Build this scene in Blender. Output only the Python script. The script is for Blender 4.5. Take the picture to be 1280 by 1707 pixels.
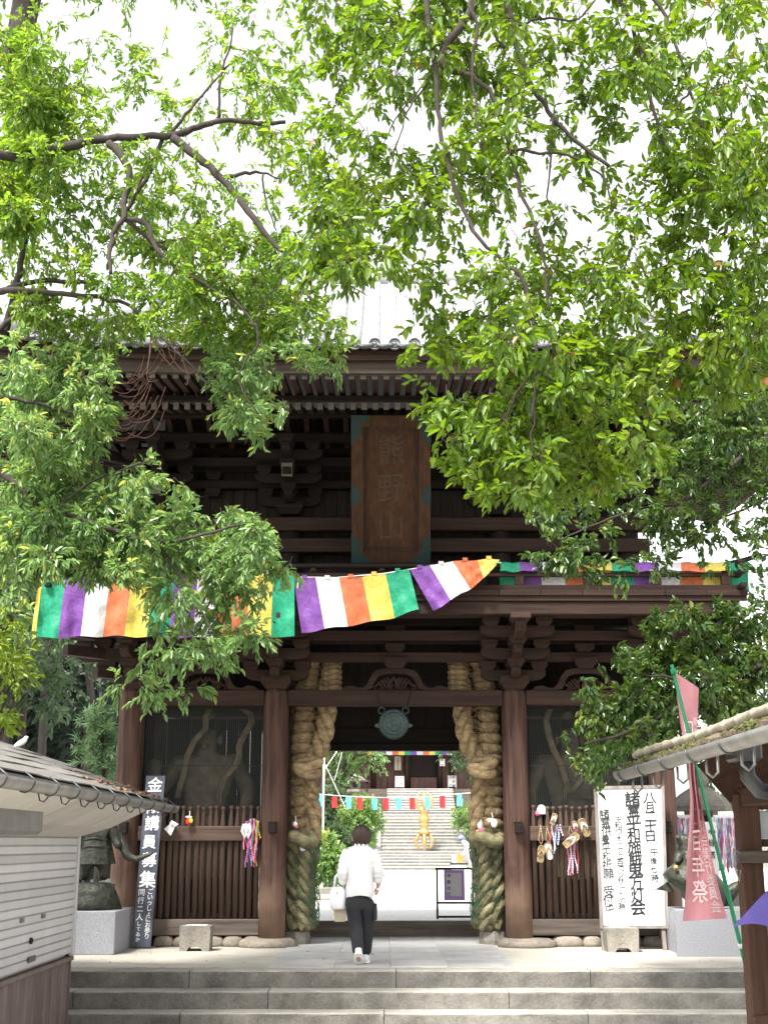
import bpy, bmesh, math, random
import numpy as np
from mathutils import Vector, Matrix
R = math.radians
random.seed(7)
for o in list(bpy.data.objects):
    bpy.data.objects.remove(o, do_unlink=True)
SC = bpy.context.scene
COL = SC.collection

# ------------------------------------------------------------------ camera
F, EYE = 2150.0, 1.38                        # focal length in photo pixels, eye height above the terrace
PITCH = math.atan(552 / F)
cd = bpy.data.cameras.new('camera'); cam = bpy.data.objects.new('camera', cd); COL.objects.link(cam)
cd.sensor_fit = 'VERTICAL'; cd.sensor_height = 36; cd.lens = 36 * F / 1707
cd.clip_start = 0.1; cd.clip_end = 3000
cam.location = (0, 0, EYE); cam.rotation_euler = (math.pi / 2 + PITCH, 0, 0)
SC.camera = cam

# ------------------------------------------------------------------ sky, sun, exposure
SUN_EL, SUN_AZ = R(57), R(-150)              # azimuth measured from +Y towards +X: behind the camera, a little left
w = bpy.data.worlds.new('World'); SC.world = w; w.use_nodes = True
nt = w.node_tree; bg = nt.nodes['Background']
sky = nt.nodes.new('ShaderNodeTexSky'); sky.sky_type = 'NISHITA'; sky.sun_disc = False
sky.sun_elevation = SUN_EL; sky.sun_rotation = SUN_AZ
sky.air_density = 1.0; sky.dust_density = 2.5; sky.ozone_density = 0.6
hs = nt.nodes.new('ShaderNodeHueSaturation'); hs.inputs['Saturation'].default_value = 0.10
nt.links.new(sky.outputs[0], hs.inputs['Color']); nt.links.new(hs.outputs[0], bg.inputs[0])
bg.inputs[1].default_value = 0.15
sl = bpy.data.lights.new('sun', 'SUN'); sl.energy = 3.1; sl.angle = R(10); sl.color = (1, .965, .90)
so = bpy.data.objects.new('sun', sl); COL.objects.link(so); so.location = (-5, -8, 20)
sd = Vector((math.sin(SUN_AZ) * math.cos(SUN_EL), math.cos(SUN_AZ) * math.cos(SUN_EL), math.sin(SUN_EL)))
so.rotation_euler = sd.to_track_quat('Z', 'Y').to_euler()
vs = SC.view_settings; vs.view_transform = 'Standard'; vs.look = 'None'; vs.gamma = 1
vs.use_curve_mapping = False; vs.exposure = 1.8
SC.cycles.max_bounces = 8; SC.cycles.transparent_max_bounces = 12; SC.cycles.use_denoising = True

# ------------------------------------------------------------------ helpers
cp_, sp_ = math.cos(PITCH), math.sin(PITCH)
def W(x, y, Y):
    """point of the place seen at photo pixel (x, y) at distance Y in front of the camera"""
    u = (x - 640) / F; v = (853.5 - y) / F
    t = Y / (cp_ - v * sp_)
    return Vector((u * t, Y, EYE + t * (sp_ + v * cp_)))
def flr(y, z=0.0):
    v = (853.5 - y) / F
    t = (z - EYE) / (sp_ + v * cp_)
    return t * (cp_ - v * sp_)
def G(x, y, z=0.0):
    return W(x, y, flr(y, z))

def offset(o):
    v = Vector((0, 0, 0))
    while o is not None:
        v += o.location; o = o.parent
    return v

class MB:
    def __init__(s):
        s.v = []; s.f = []; s.m = []; s.mi = 0
    def add(s, vs_, fs):
        b = len(s.v); s.v.extend([tuple(p) for p in vs_])
        for f in fs:
            s.f.append(tuple(b + i for i in f)); s.m.append(s.mi)
        return s
    def box(s, x0, x1, y0, y1, z0, z1):
        return s.add([(x0, y0, z0), (x1, y0, z0), (x1, y1, z0), (x0, y1, z0), (x0, y0, z1), (x1, y0, z1), (x1, y1, z1), (x0, y1, z1)],
                     [(0, 3, 2, 1), (4, 5, 6, 7), (0, 1, 5, 4), (1, 2, 6, 5), (2, 3, 7, 6), (3, 0, 4, 7)])
    def bev(s, x0, x1, y0, y1, z0, z1, b=.01):
        """box with chamfered vertical and horizontal edges"""
        vs_ = []
        for (z, i) in ((z0, b), (z0 + b, 0), (z1 - b, 0), (z1, b)):
            vs_ += [(x0 + i, y0 + i + b, z), (x0 + i + b, y0 + i, z), (x1 - i - b, y0 + i, z), (x1 - i, y0 + i + b, z),
                    (x1 - i, y1 - i - b, z), (x1 - i - b, y1 - i, z), (x0 + i + b, y1 - i, z), (x0 + i, y1 - i - b, z)]
        fs = [tuple(range(7, -1, -1)), tuple(range(24, 32))]
        for k in range(3):
            for j in range(8):
                a, c = k * 8 + j, k * 8 + (j + 1) % 8
                fs.append((a, c, c + 8, a + 8))
        return s.add(vs_, fs)
    def bar(s, p, q, w, h, up=(0, 0, 1)):
        """square bar from p to q"""
        p, q = Vector(p), Vector(q); d = (q - p).normalized(); up = Vector(up)
        if abs(d.dot(up)) > .98: up = Vector((0, 1, 0))
        r = d.cross(up).normalized() * w / 2; u = r.cross(d).normalized() * h / 2
        vs_ = [p - r - u, p + r - u, p + r + u, p - r + u, q - r - u, q + r - u, q + r + u, q - r + u]
        return s.add(vs_, [(3, 2, 1, 0), (4, 5, 6, 7), (0, 1, 5, 4), (1, 2, 6, 5), (2, 3, 7, 6), (3, 0, 4, 7)])
    def tube(s, pts, rad, n=8, cap=True, flat=1.0):
        pts = [Vector(p) for p in pts]; k = len(pts)
        if not hasattr(rad, '__len__'): rad = [rad] * k
        ref = None; vs_ = []; fs = []
        for i, p in enumerate(pts):
            d = (pts[min(i + 1, k - 1)] - pts[max(i - 1, 0)])
            d = d.normalized() if d.length > 1e-9 else Vector((0, 0, 1))
            if ref is None:
                ref = Vector((1, 0, 0)) if abs(d.x) < .8 else Vector((0, 1, 0))
            a = (ref - d * ref.dot(d)).normalized(); b = d.cross(a); ref = a
            for j in range(n):
                t = 2 * math.pi * j / n
                vs_.append(p + (a * math.cos(t) + b * math.sin(t) * flat) * rad[i])
        for i in range(k - 1):
            for j in range(n):
                c, e = i * n + j, i * n + (j + 1) % n
                fs.append((c, e, e + n, c + n))
        if cap: fs += [tuple(range(n - 1, -1, -1)), tuple(range((k - 1) * n, k * n))]
        return s.add(vs_, fs)
    def lathe(s, prof, c=(0, 0, 0), n=16, axis='z', sx=1, sy=1, jit=0, rnd=None):
        c = Vector(c); vs_ = []; fs = []; k = len(prof)
        for (r, h) in prof:
            for j in range(n):
                t = 2 * math.pi * j / n; rr = r * (1 + (rnd.uniform(-jit, jit) if rnd else 0))
                x, y = rr * math.cos(t) * sx, rr * math.sin(t) * sy
                vs_.append(c + (Vector((x, y, h)) if axis == 'z' else Vector((x, -h, y)) if axis == 'y' else Vector((h, x, y))))
        for i in range(k - 1):
            for j in range(n):
                a, b = i * n + j, i * n + (j + 1) % n
                fs.append((a, b, b + n, a + n))
        fs += [tuple(range(n - 1, -1, -1)), tuple(range((k - 1) * n, k * n))]
        return s.add(vs_, fs)
    def prism(s, poly, o, u, v, d):
        """polygon (a,b) in the plane o + a*u + b*v, swept by vector d"""
        o, u, v, d = Vector(o), Vector(u), Vector(v), Vector(d); n = len(poly)
        vs_ = [o + u * a + v * b for a, b in poly] + [o + u * a + v * b + d for a, b in poly]
        fs = [tuple(range(n - 1, -1, -1)), tuple(range(n, 2 * n))] + [(i, (i + 1) % n, n + (i + 1) % n, n + i) for i in range(n)]
        return s.add(vs_, fs)
    def grid(s, P):
        """P[i][j] points"""
        r, c = len(P), len(P[0])
        return s.add([p for row in P for p in row], [(i * c + j, i * c + j + 1, (i + 1) * c + j + 1, (i + 1) * c + j) for i in range(r - 1) for j in range(c - 1)])
    def loft(s, rings, cap=True):
        n = len(rings[0]); fs = []
        for i in range(len(rings) - 1):
            for j in range(n):
                a, b = i * n + j, i * n + (j + 1) % n
                fs.append((a, b, b + n, a + n))
        if cap: fs += [tuple(range(n - 1, -1, -1)), tuple(range((len(rings) - 1) * n, len(rings) * n))]
        return s.add([p for r in rings for p in r], fs)
    def text(s, ch, o, u, v, size, bold=0.0, flip=False):
        vs_, fs = glyph(ch, 0.0); o, u, v = Vector(o), Vector(u), Vector(v); n = u.cross(v).normalized()
        for k, (du, dv) in enumerate(((0, 0),) if bold <= 0 else ((-bold, -bold * .6), (bold, -bold * .3), (0, bold), (bold * .3, -bold))):
            s.add([o + n * (.0007 * k) + u * ((a + du) * size * (-1 if flip else 1)) + v * ((b + dv) * size) for a, b in vs_], fs)
        return s
    def mesh(s, name, mats, sm=False, org=(0, 0, 0)):
        me = bpy.data.meshes.new(name); org = Vector(org)
        me.from_pydata([(p[0] - org.x, p[1] - org.y, p[2] - org.z) for p in s.v], [], s.f)
        for m in (mats if isinstance(mats, (list, tuple)) else [mats]): me.materials.append(m)
        if len(me.materials) > 1: me.polygons.foreach_set('material_index', s.m)
        if sm: me.polygons.foreach_set('use_smooth', [True] * len(s.f))
        me.update(); return me
    def build(s, name, mats, parent=None, sm=False, org=None):
        """one mesh object; vertices are given in world coordinates"""
        po = offset(parent) if parent else Vector((0, 0, 0))
        if org is None: org = po
        o = bpy.data.objects.new(name, s.mesh(name, mats, sm, org)); COL.objects.link(o)
        o.parent = parent; o.location = Vector(org) - po
        return o

_gl = {}
def glyph(ch, bold=0.0):
    if (ch, bold) not in _gl:
        c = bpy.data.curves.new('glyph', 'FONT'); c.body = ch; c.offset = bold; c.resolution_u = 3
        o = bpy.data.objects.new('glyph', c); COL.objects.link(o)
        dg = bpy.context.evaluated_depsgraph_get()
        m = bpy.data.meshes.new_from_object(o.evaluated_get(dg), depsgraph=dg)
        vs_ = [(q.co.x - .5, q.co.y - .38) for q in m.vertices]; fs = [tuple(p.vertices) for p in m.polygons]
        bpy.data.objects.remove(o); bpy.data.meshes.remove(m); bpy.data.curves.remove(c)
        _gl[ch, bold] = (vs_, fs)
    return _gl[ch, bold]

def inst(name, me, loc, parent=None, rot=None, scale=None):
    o = bpy.data.objects.new(name, me); COL.objects.link(o); o.parent = parent
    o.location = Vector(loc) - (offset(parent) if parent else Vector((0, 0, 0)))
    if rot: o.rotation_euler = rot
    if scale: o.scale = scale
    return o
def tag(o, label, cat, group=None, kind=None):
    o['label'] = label; o['category'] = cat
    if group: o['group'] = group
    if kind: o['kind'] = kind
    return o
def thing(name, label, cat, loc, group=None):
    o = bpy.data.objects.new(name, None); COL.objects.link(o); o.location = Vector(loc); o.empty_display_size = .1
    return tag(o, label, cat, group)
def struct(o):
    o['kind'] = 'structure'; return o
def skin(name, V, E, rad, mat_, parent, sub=2, root=0, org=None):
    me = bpy.data.meshes.new(name); me.from_pydata([tuple(p) for p in V], E, [])
    o = bpy.data.objects.new(name, me); COL.objects.link(o)
    o.modifiers.new('s', 'SKIN').use_smooth_shade = True
    for i, r in enumerate(rad):
        sv = me.skin_vertices[0].data[i]; sv.radius = (r, r) if not hasattr(r, '__len__') else r; sv.use_root = (i == root)
    m = o.modifiers.new('d', 'SUBSURF'); m.levels = sub; m.render_levels = sub
    dg = bpy.context.evaluated_depsgraph_get()
    me2 = bpy.data.meshes.new_from_object(o.evaluated_get(dg), depsgraph=dg)
    bpy.data.objects.remove(o)
    me2.name = name; me2.materials.clear(); me2.materials.append(mat_)
    po = offset(parent) if parent else Vector((0, 0, 0))
    me2.transform(Matrix.Translation(-po))
    ob = bpy.data.objects.new(name, me2); COL.objects.link(ob); ob.parent = parent
    return ob

# ------------------------------------------------------------------ materials
def mat(name, col, rough=.7, var=.25, scale=6, stretch=(1, 1, 1), bump=.0, bscale=None, metal=0, spec=.4, col2=None, detail=5, fine=0):
    m = bpy.data.materials.new(name); m.use_nodes = True; t = m.node_tree; b = t.nodes['Principled BSDF']
    b.inputs['Roughness'].default_value = rough; b.inputs['Metallic'].default_value = metal
    b.inputs['Specular IOR Level'].default_value = spec
    tc = t.nodes.new('ShaderNodeTexCoord'); mp = t.nodes.new('ShaderNodeMapping'); mp.inputs['Scale'].default_value = stretch
    t.links.new(tc.outputs['Object'], mp.inputs[0])
    nz = t.nodes.new('ShaderNodeTexNoise'); nz.inputs['Scale'].default_value = scale; nz.inputs['Detail'].default_value = detail
    nz.inputs['Roughness'].default_value = .65
    t.links.new(mp.outputs[0], nz.inputs[0])
    rp = t.nodes.new('ShaderNodeValToRGB'); c = Vector(col)
    rp.color_ramp.elements[0].position = .3; rp.color_ramp.elements[1].position = .72
    a = c * (1 - var); z = Vector(col2) if col2 else c * (1 + var)
    rp.color_ramp.elements[0].color = (*a, 1); rp.color_ramp.elements[1].color = (*z, 1)
    t.links.new(nz.outputs['Fac'], rp.inputs[0])
    oi = t.nodes.new('ShaderNodeObjectInfo'); hv = t.nodes.new('ShaderNodeHueSaturation')
    mr = t.nodes.new('ShaderNodeMapRange'); mr.inputs['To Min'].default_value = .86; mr.inputs['To Max'].default_value = 1.12
    t.links.new(oi.outputs['Random'], mr.inputs[0]); t.links.new(mr.outputs[0], hv.inputs['Value'])
    t.links.new(rp.outputs[0], hv.inputs['Color']); last = hv.outputs[0]
    if fine:
        n2 = t.nodes.new('ShaderNodeTexNoise'); n2.inputs['Scale'].default_value = fine; n2.inputs['Detail'].default_value = 2
        t.links.new(tc.outputs['Object'], n2.inputs[0])
        mx = t.nodes.new('ShaderNodeMix'); mx.data_type = 'RGBA'; mx.blend_type = 'OVERLAY'; mx.inputs[0].default_value = .55
        t.links.new(last, mx.inputs[6]); t.links.new(n2.outputs['Fac'], mx.inputs[7]); last = mx.outputs[2]
    t.links.new(last, b.inputs['Base Color'])
    if bump:
        bp = t.nodes.new('ShaderNodeBump'); bp.inputs['Strength'].default_value = bump; bp.inputs['Distance'].default_value = .02
        bn = t.nodes.new('ShaderNodeTexNoise'); bn.inputs['Scale'].default_value = bscale or scale * 4; bn.inputs['Detail'].default_value = 6
        t.links.new(mp.outputs[0], bn.inputs[0]); t.links.new(bn.outputs['Fac'], bp.inputs['Height'])
        t.links.new(bp.outputs[0], b.inputs['Normal'])
    return m
def wood(name, col, axis, var=.45, **k):
    st = [9, 9, 9]; st['xyz'.index(axis)] = .6
    return mat(name, col, .75, var, 1.6, tuple(st), .35, 3.5, spec=.25, **k)
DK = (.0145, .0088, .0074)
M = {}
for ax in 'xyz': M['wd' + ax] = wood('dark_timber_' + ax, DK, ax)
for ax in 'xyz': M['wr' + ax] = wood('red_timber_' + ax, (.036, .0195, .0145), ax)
M['wg'] = wood('grey_timber', (.10, .08, .066), 'x')
M['wpick'] = wood('fence_timber', (.088, .056, .043), 'z'); M['wrail'] = wood('fence_rail_timber', (.088, .056, .043), 'x')
M['wend'] = mat('painted_rafter_end', (.13, .12, .105), .8, .3, 30)
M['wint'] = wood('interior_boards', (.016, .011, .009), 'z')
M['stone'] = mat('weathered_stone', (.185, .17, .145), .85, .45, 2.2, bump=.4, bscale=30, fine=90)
M['riser'] = mat('dark_riser_stone', (.15, .14, .125), .9, .5, 2.5, (1, 1, 1), .4, 30, fine=70)  # step fronts, darker than the tread stone
M['stonelt'] = mat('pale_granite', (.36, .355, .35), .8, .18, 2.0, bump=.15, bscale=60, fine=160)
M['earth'] = mat('pale_compacted_terrace', (.36, .335, .29), .9, .16, 1.3, bump=.2, bscale=40, fine=60)
M['rock'] = mat('base_rock', (.22, .19, .155), .85, .3, 5, bump=.5, bscale=18, fine=50)
M['granite'] = mat('grey_speckled_granite', (.27, .275, .30), .6, .25, 60, bump=.1, bscale=90, fine=130)
M['granitelt'] = mat('polished_granite_side', (.33, .34, .38), .35, .12, 70, fine=150)
M['gravel'] = mat('pale_gravel', (.50, .49, .47), .9, .3, 14, bump=.6, bscale=30, fine=40)
M['tile'] = mat('grey_roof_tile', (.072, .075, .078), .45, .3, 8, bump=.15, bscale=40, spec=.5)
M['tilelt'] = mat('glare_pan_tile', (.55, .555, .56), .35, .25, 6, spec=.5)  # sky glare on the pan tiles put into a near-white colour
M['tilecov'] = mat('cover_tile', (.20, .203, .207), .45, .3, 6, spec=.5)  # roof glare put into this colour too, more faintly
M['wfas'] = wood('eave_fascia_timber', (.055, .040, .031), 'x')
M['straw'] = mat('straw_rope', (.34, .245, .135), .95, .6, 7, (1, 1, 2), 1.0, 45, fine=55)
M['strawg'] = mat('mossy_straw_rope', (.15, .138, .072), .95, .55, 5, (1, 1, 1), .9, 50, col2=(.28, .245, .14), fine=50)
M['net'] = mat('green_net', (.03, .115, .055), .7, .2, 20)
M['bronze'] = mat('green_bronze', (.040, .042, .031), .5, .7, 12, bump=1.0, bscale=14, metal=.35)
M['gong'] = mat('verdigris_bronze', (.036, .056, .054), .5, .4, 9, bump=.15, bscale=40, metal=.4)
M['verd'] = mat('verdigris_fitting', (.005, .024, .023), .6, .3, 15)
M['iron'] = mat('dark_iron', (.03, .03, .032), .5, .2, 10, metal=.6)
M['gold'] = mat('gilded_metal', (.44, .29, .115), .4, .2, 9, metal=.35)
M['white'] = mat('white_cloth', (.80, .80, .80), .85, .05, 6, bump=.15, bscale=12)
M['paper'] = mat('white_board', (.80, .80, .79), .6, .04, 2, (6, 6, .4))
M['ink'] = mat('black_ink', (.012, .012, .016), .6, .2, 9)
M['slate'] = mat('dark_signboard', (.062, .068, .092), .5, .45, 5, (4, 4, .7), .1, 20)
M['chalk'] = mat('white_lettering', (.72, .72, .74), .7, .1, 9)
M['metal'] = mat('zinc_gutter', (.19, .185, .175), .45, .25, 5, metal=.5)
M['metald'] = mat('dark_gutter', (.075, .08, .085), .45, .3, 5, metal=.4)
M['shut'] = mat('cream_shutter', (.50, .49, .50), .45, .07, 3, (1, 1, .5))
M['soffit'] = mat('grey_soffit_board', (.44, .42, .39), .8, .1, 3)
M['roofgrey'] = mat('asphalt_shingle', (.135, .127, .118), .95, .35, 10, bump=.3, bscale=60, fine=40)
M['corr'] = mat('brown_corrugated_sheet', (.14, .105, .095), .6, .4, 2, (3, 3, .5))
M['bamboo'] = mat('dry_bamboo', (.27, .245, .185), .6, .3, 4, (1, 1, 1), fine=30)
M['moss'] = mat('moss', (.07, .078, .02), 1, .6, 25, bump=1, bscale=60)
M['bark'] = mat('cedar_bark', (.11, .082, .055), .95, .5, 12, bump=.8, bscale=40)
M['hutw'] = wood('hut_timber', (.058, .028, .017), 'z')
M['huty'] = wood('hut_timber_y', (.058, .028, .017), 'y')
M['purple'] = mat('violet_umbrella_cloth', (.125, .095, .36), .7, .1, 4)
M['pink'] = mat('pink_banner_cloth', (.50, .225, .255), .8, .12, 4)
M['pole'] = mat('green_pole', (.008, .20, .085), .35, .1, 4)
M['hair'] = mat('brown_hair', (.045, .022, .017), .45, .4, 60, (1, 1, .15), .6, 90)
M['skin'] = mat('skin', (.50, .29, .20), .55, .08, 9)
M['shirt'] = mat('white_shirt_cloth', (.76, .76, .78), .85, .04, 5, bump=1.0, bscale=6)
M['trous'] = mat('black_trousers', (.018, .019, .024), .75, .35, 6, bump=.5, bscale=9)
M['bag'] = mat('white_bag', (.70, .70, .76), .6, .05, 5, bump=.3, bscale=8)
M['tanbag'] = mat('tan_bag', (.42, .36, .26), .7, .1, 7)
M['lacquer'] = wood('plaque_board', (.052, .0225, .0105), 'z')
M['goldpaint'] = mat('faded_gilt', (.058, .029, .013), .6, .5, 30)
M['flagred'] = mat('red_flag_cloth', (.50, .025, .03), .8, .1, 3)
M['flagblue'] = mat('blue_flag_cloth', (.10, .36, .52), .8, .1, 3)
M['hallw'] = wood('hall_boards', (.095, .050, .042), 'z')
def damask(name, col):
    m = mat(name, col, .5, .06, 5, bump=.7, bscale=10, spec=.3); t = m.node_tree; b = t.nodes['Principled BSDF']
    nz = t.nodes.new('ShaderNodeTexNoise'); nz.inputs['Scale'].default_value = 11; nz.inputs['Distortion'].default_value = 3
    tc = t.nodes.new('ShaderNodeTexCoord'); t.links.new(tc.outputs['Object'], nz.inputs[0])
    rp = t.nodes.new('ShaderNodeValToRGB'); e = rp.color_ramp.elements
    e[0].position = .46; e[0].color = (.80, .80, .80, 1); e[1].position = .54; e[1].color = (1, 1, 1, 1)
    t.links.new(nz.outputs['Fac'], rp.inputs[0])
    mx = t.nodes.new('ShaderNodeMix'); mx.data_type = 'RGBA'; mx.blend_type = 'MULTIPLY'; mx.inputs[0].default_value = 1
    src = b.inputs['Base Color'].links[0].from_socket
    t.links.new(src, mx.inputs[6]); t.links.new(rp.outputs[0], mx.inputs[7]); t.links.new(mx.outputs[2], b.inputs['Base Color'])
    tr = t.nodes.new('ShaderNodeBsdfTranslucent'); t.links.new(mx.outputs[2], tr.inputs[0])
    ms = t.nodes.new('ShaderNodeMixShader'); ms.inputs[0].default_value = .25
    out = t.nodes['Material Output']; t.links.new(b.outputs[0], ms.inputs[1]); t.links.new(tr.outputs[0], ms.inputs[2]); t.links.new(ms.outputs[0], out.inputs[0])
    return m
FL = {'P': damask('purple_damask', (.23, .085, .38)), 'W': damask('white_damask', (.74, .74, .76)), 'O': damask('orange_damask', (.72, .20, .085)),
      'Y': damask('yellow_damask', (.74, .60, .12)), 'G': damask('green_damask', (.025, .36, .20))}
def leafmat(name, cols, rough=.38, trans=.42):
    m = bpy.data.materials.new(name); m.use_nodes = True; t = m.node_tree; b = t.nodes['Principled BSDF']
    at = t.nodes.new('ShaderNodeAttribute'); at.attribute_name = 'leafvar'
    rp = t.nodes.new('ShaderNodeValToRGB'); e = rp.color_ramp.elements
    while len(e) < len(cols): e.new(.5)
    for i, (p, c) in enumerate(cols): e[i].position = p; e[i].color = (*c, 1)
    t.links.new(at.outputs['Fac'], rp.inputs[0]); t.links.new(rp.outputs[0], b.inputs['Base Color'])
    b.inputs['Roughness'].default_value = rough; b.inputs['Specular IOR Level'].default_value = .5
    tr = t.nodes.new('ShaderNodeBsdfTranslucent')
    hv = t.nodes.new('ShaderNodeHueSaturation'); hv.inputs['Saturation'].default_value = 1.1; hv.inputs['Value'].default_value = 2.4; hv.inputs['Hue'].default_value = .485
    t.links.new(rp.outputs[0], hv.inputs['Color']); t.links.new(hv.outputs[0], tr.inputs[0])
    ms = t.nodes.new('ShaderNodeMixShader'); ms.inputs[0].default_value = trans
    t.links.new(b.outputs[0], ms.inputs[1]); t.links.new(tr.outputs[0], ms.inputs[2]); t.links.new(ms.outputs[0], t.nodes['Material Output'].inputs[0])
    return m
BROWN = (.24, .12, .05)
M['leafA'] = leafmat('oak_leaf', [(0, (.045, .095, .010)), (.5, (.085, .155, .016)), (.90, (.135, .205, .024)), (.985, (.155, .215, .03)), (.99, BROWN)])
M['leafB'] = leafmat('camphor_leaf', [(0, (.072, .138, .046)), (.45, (.118, .205, .066)), (.88, (.155, .245, .075)), (.95, (.26, .30, .07)), (.995, (.29, .31, .085))], .27, .40)
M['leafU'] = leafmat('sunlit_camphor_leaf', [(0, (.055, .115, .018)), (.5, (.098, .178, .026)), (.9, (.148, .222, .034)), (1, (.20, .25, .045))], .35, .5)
M['leafC'] = leafmat('camellia_leaf', [(0, (.028, .066, .016)), (.5, (.055, .108, .022)), (.9, (.10, .15, .026)), (1, (.17, .2, .035))], .28, .25)
M['leafF'] = leafmat('forest_leaf', [(0, (.022, .046, .02)), (.6, (.05, .088, .034)), (1, (.085, .125, .05))], .5, .3)
M['leafD'] = leafmat('deep_wood_leaf', [(0, (.010, .024, .012)), (1, (.026, .046, .022))], .6, .2)
M['leafY'] = leafmat('bright_leaf', [(0, (.075, .13, .014)), (.6, (.12, .18, .022)), (1, (.18, .23, .04))], .45, .4)
M['leafP'] = leafmat('pine_needle', [(0, (.06, .12, .05)), (1, (.12, .20, .09))], .5, .25)
M['twig'] = mat('twig_bark', (.06, .044, .034), .9, .35, 20)
M['trunk'] = mat('tree_bark', (.038, .031, .026), .95, .4, 6, (1, 1, .35), .7, 25)
M['rtwig'] = mat('bare_red_twig', (.20, .105, .085), .8, .3, 20)

# ================================================================== SETTING
GX, GY, GM, GB = 0.16, 18.7, 20.7, 22.7       # gate: centre line, front / middle / back pillar rows
EDGE = flr(1618)                              # front edge of the terrace
rnd = random.Random(3)
g = MB(); g.add([(-600, -40, -.56), (600, -40, -.56), (600, 900, -.56), (-600, 900, -.56)], [(0, 1, 2, 3)])
struct(g.build('ground', M['earth']))
g = MB(); g.box(-14, 14, EDGE + .36, 23.6, -.6, 0)
terrace = struct(g.build('terrace', M['earth']))
g = MB(); g.box(-60, 60, 23.6, 150, -.6, -.012)
struct(g.build('courtyard', M['gravel']))
# granite paving of the way through the gate
xs = [W(x, 1590, flr(1590)).x for x in (468, 566, 650, 735, 838)]
ys = [EDGE + .37, 16.55, 17.75, 18.9, 20.05, 20.6]
for i in range(4):
    for j in range(5):
        dz = rnd.uniform(.004, .009)
        b = MB(); b.bev(xs[i] + .006, xs[i + 1] - .006, ys[j] + .006, ys[j + 1] - .006, -.05, dz, .004)
        b.build('paving_slab', M['stonelt'], terrace)
M['steptop'] = mat('pale_tread_stone', (.30, .28, .245), .85, .25, 2.2, bump=.3, bscale=30, fine=90)  # step tops, paler than the front faces
# three steps of long dressed stones
steps = struct(thing('stone_steps', 'x', 'x', (0, EDGE, -.54)))
del steps['label'], steps['category']
SX0, SX1 = -5.2, 4.13
jx = [[316, 660, 984], [122, 447, 848], [300, 640, 980]]
RIS, TRD = .183, .335
for k in range(3):
    y0 = EDGE - k * TRD; zt = -k * RIS
    cuts = [SX0] + [W(x, 1630 + 35 * k, y0).x for x in jx[k]] + [SX1]
    cuts = sorted(cuts)
    for a, c in zip(cuts, cuts[1:]):
        n = max(6, int((c - a) / .12)); b = MB(); dy = rnd.uniform(-.006, .006)
        P = []
        prof = [(-.0, -RIS - .03), (0, -.03), (.004, -.012), (.016, -.001), (.05, .0), (TRD + .08, .0)]
        for (yy, zz) in prof:
            P.append([Vector((a + .004 + (c - a - .008) * i / n, y0 + yy + dy + (rnd.uniform(-.004, .006) if zz < 0 else 0), zt + zz + rnd.uniform(-.003, .002))) for i in range(n + 1)])
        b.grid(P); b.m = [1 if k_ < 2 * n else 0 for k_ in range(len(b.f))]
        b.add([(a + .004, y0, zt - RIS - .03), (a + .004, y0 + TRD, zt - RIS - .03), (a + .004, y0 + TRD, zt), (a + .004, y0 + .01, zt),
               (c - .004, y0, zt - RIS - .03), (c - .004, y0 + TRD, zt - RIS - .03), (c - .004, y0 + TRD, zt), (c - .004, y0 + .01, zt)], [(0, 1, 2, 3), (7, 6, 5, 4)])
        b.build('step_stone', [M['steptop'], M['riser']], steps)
for sx in (1,):
    b = MB(); x0 = SX1 + .012
    b.prism([(EDGE + .4, 0.005), (EDGE + .02, .005), (EDGE - 1.05, -.54), (EDGE - 1.05, -.6), (EDGE + .4, -.6)], (x0, 0, 0), (0, 1, 0), (0, 0, 1), (.42, 0, 0))
    b.build('cheek_stone', M['granite'], steps)
# ================================================================== THE GATE
gate = thing('temple_gate', 'two storey dark timber temple gate with grey tiled roof at the top of the steps', 'gate', (GX, GY, 0))
PX = [GX - 3.78, GX - 1.71, GX + 1.71, GX + 3.78]
ZL0, ZL1 = W(640, 1176, GY - .1).z, W(640, 1150, GY - .1).z     # head beam
PR = .188
pm = None
def lumpy(rx, ry, h, rnd, n=14):
    b = MB(); b.lathe([(1.0, 0), (1.06, .3 * h), (.98, .72 * h), (.80, .95 * h), (.4, h)], n=n, sx=rx, sy=ry, jit=.05, rnd=rnd)
    return b
M['pillar'] = wood('pillar_timber', (.068, .036, .027), 'z', .65)
# bleached, weathered foot of the pillars
t = M['pillar'].node_tree; b_ = t.nodes['Principled BSDF']; src = b_.inputs['Base Color'].links[0].from_socket
gx_ = t.nodes.new('ShaderNodeTexCoord'); sx_ = t.nodes.new('ShaderNodeSeparateXYZ'); t.links.new(gx_.outputs['Object'], sx_.inputs[0])
nz_ = t.nodes.new('ShaderNodeTexNoise'); nz_.inputs['Scale'].default_value = 3; t.links.new(gx_.outputs['Object'], nz_.inputs[0])
ad_ = t.nodes.new('ShaderNodeMath'); ad_.operation = 'MULTIPLY_ADD'; ad_.inputs[1].default_value = -1.2; t.links.new(nz_.outputs['Fac'], ad_.inputs[0]); t.links.new(sx_.outputs['Z'], ad_.inputs[2])
mr_ = t.nodes.new('ShaderNodeMapRange'); mr_.inputs['From Min'].default_value = -.75; mr_.inputs['From Max'].default_value = .5; mr_.inputs['To Min'].default_value = .85; mr_.inputs['To Max'].default_value = 0
t.links.new(ad_.outputs[0], mr_.inputs[0])
mx_ = t.nodes.new('ShaderNodeMix'); mx_.data_type = 'RGBA'; t.links.new(mr_.outputs[0], mx_.inputs[0]); t.links.new(src, mx_.inputs[6]); mx_.inputs[7].default_value = (.27, .18, .125, 1)
t.links.new(mx_.outputs[2], b_.inputs['Base Color'])
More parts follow.
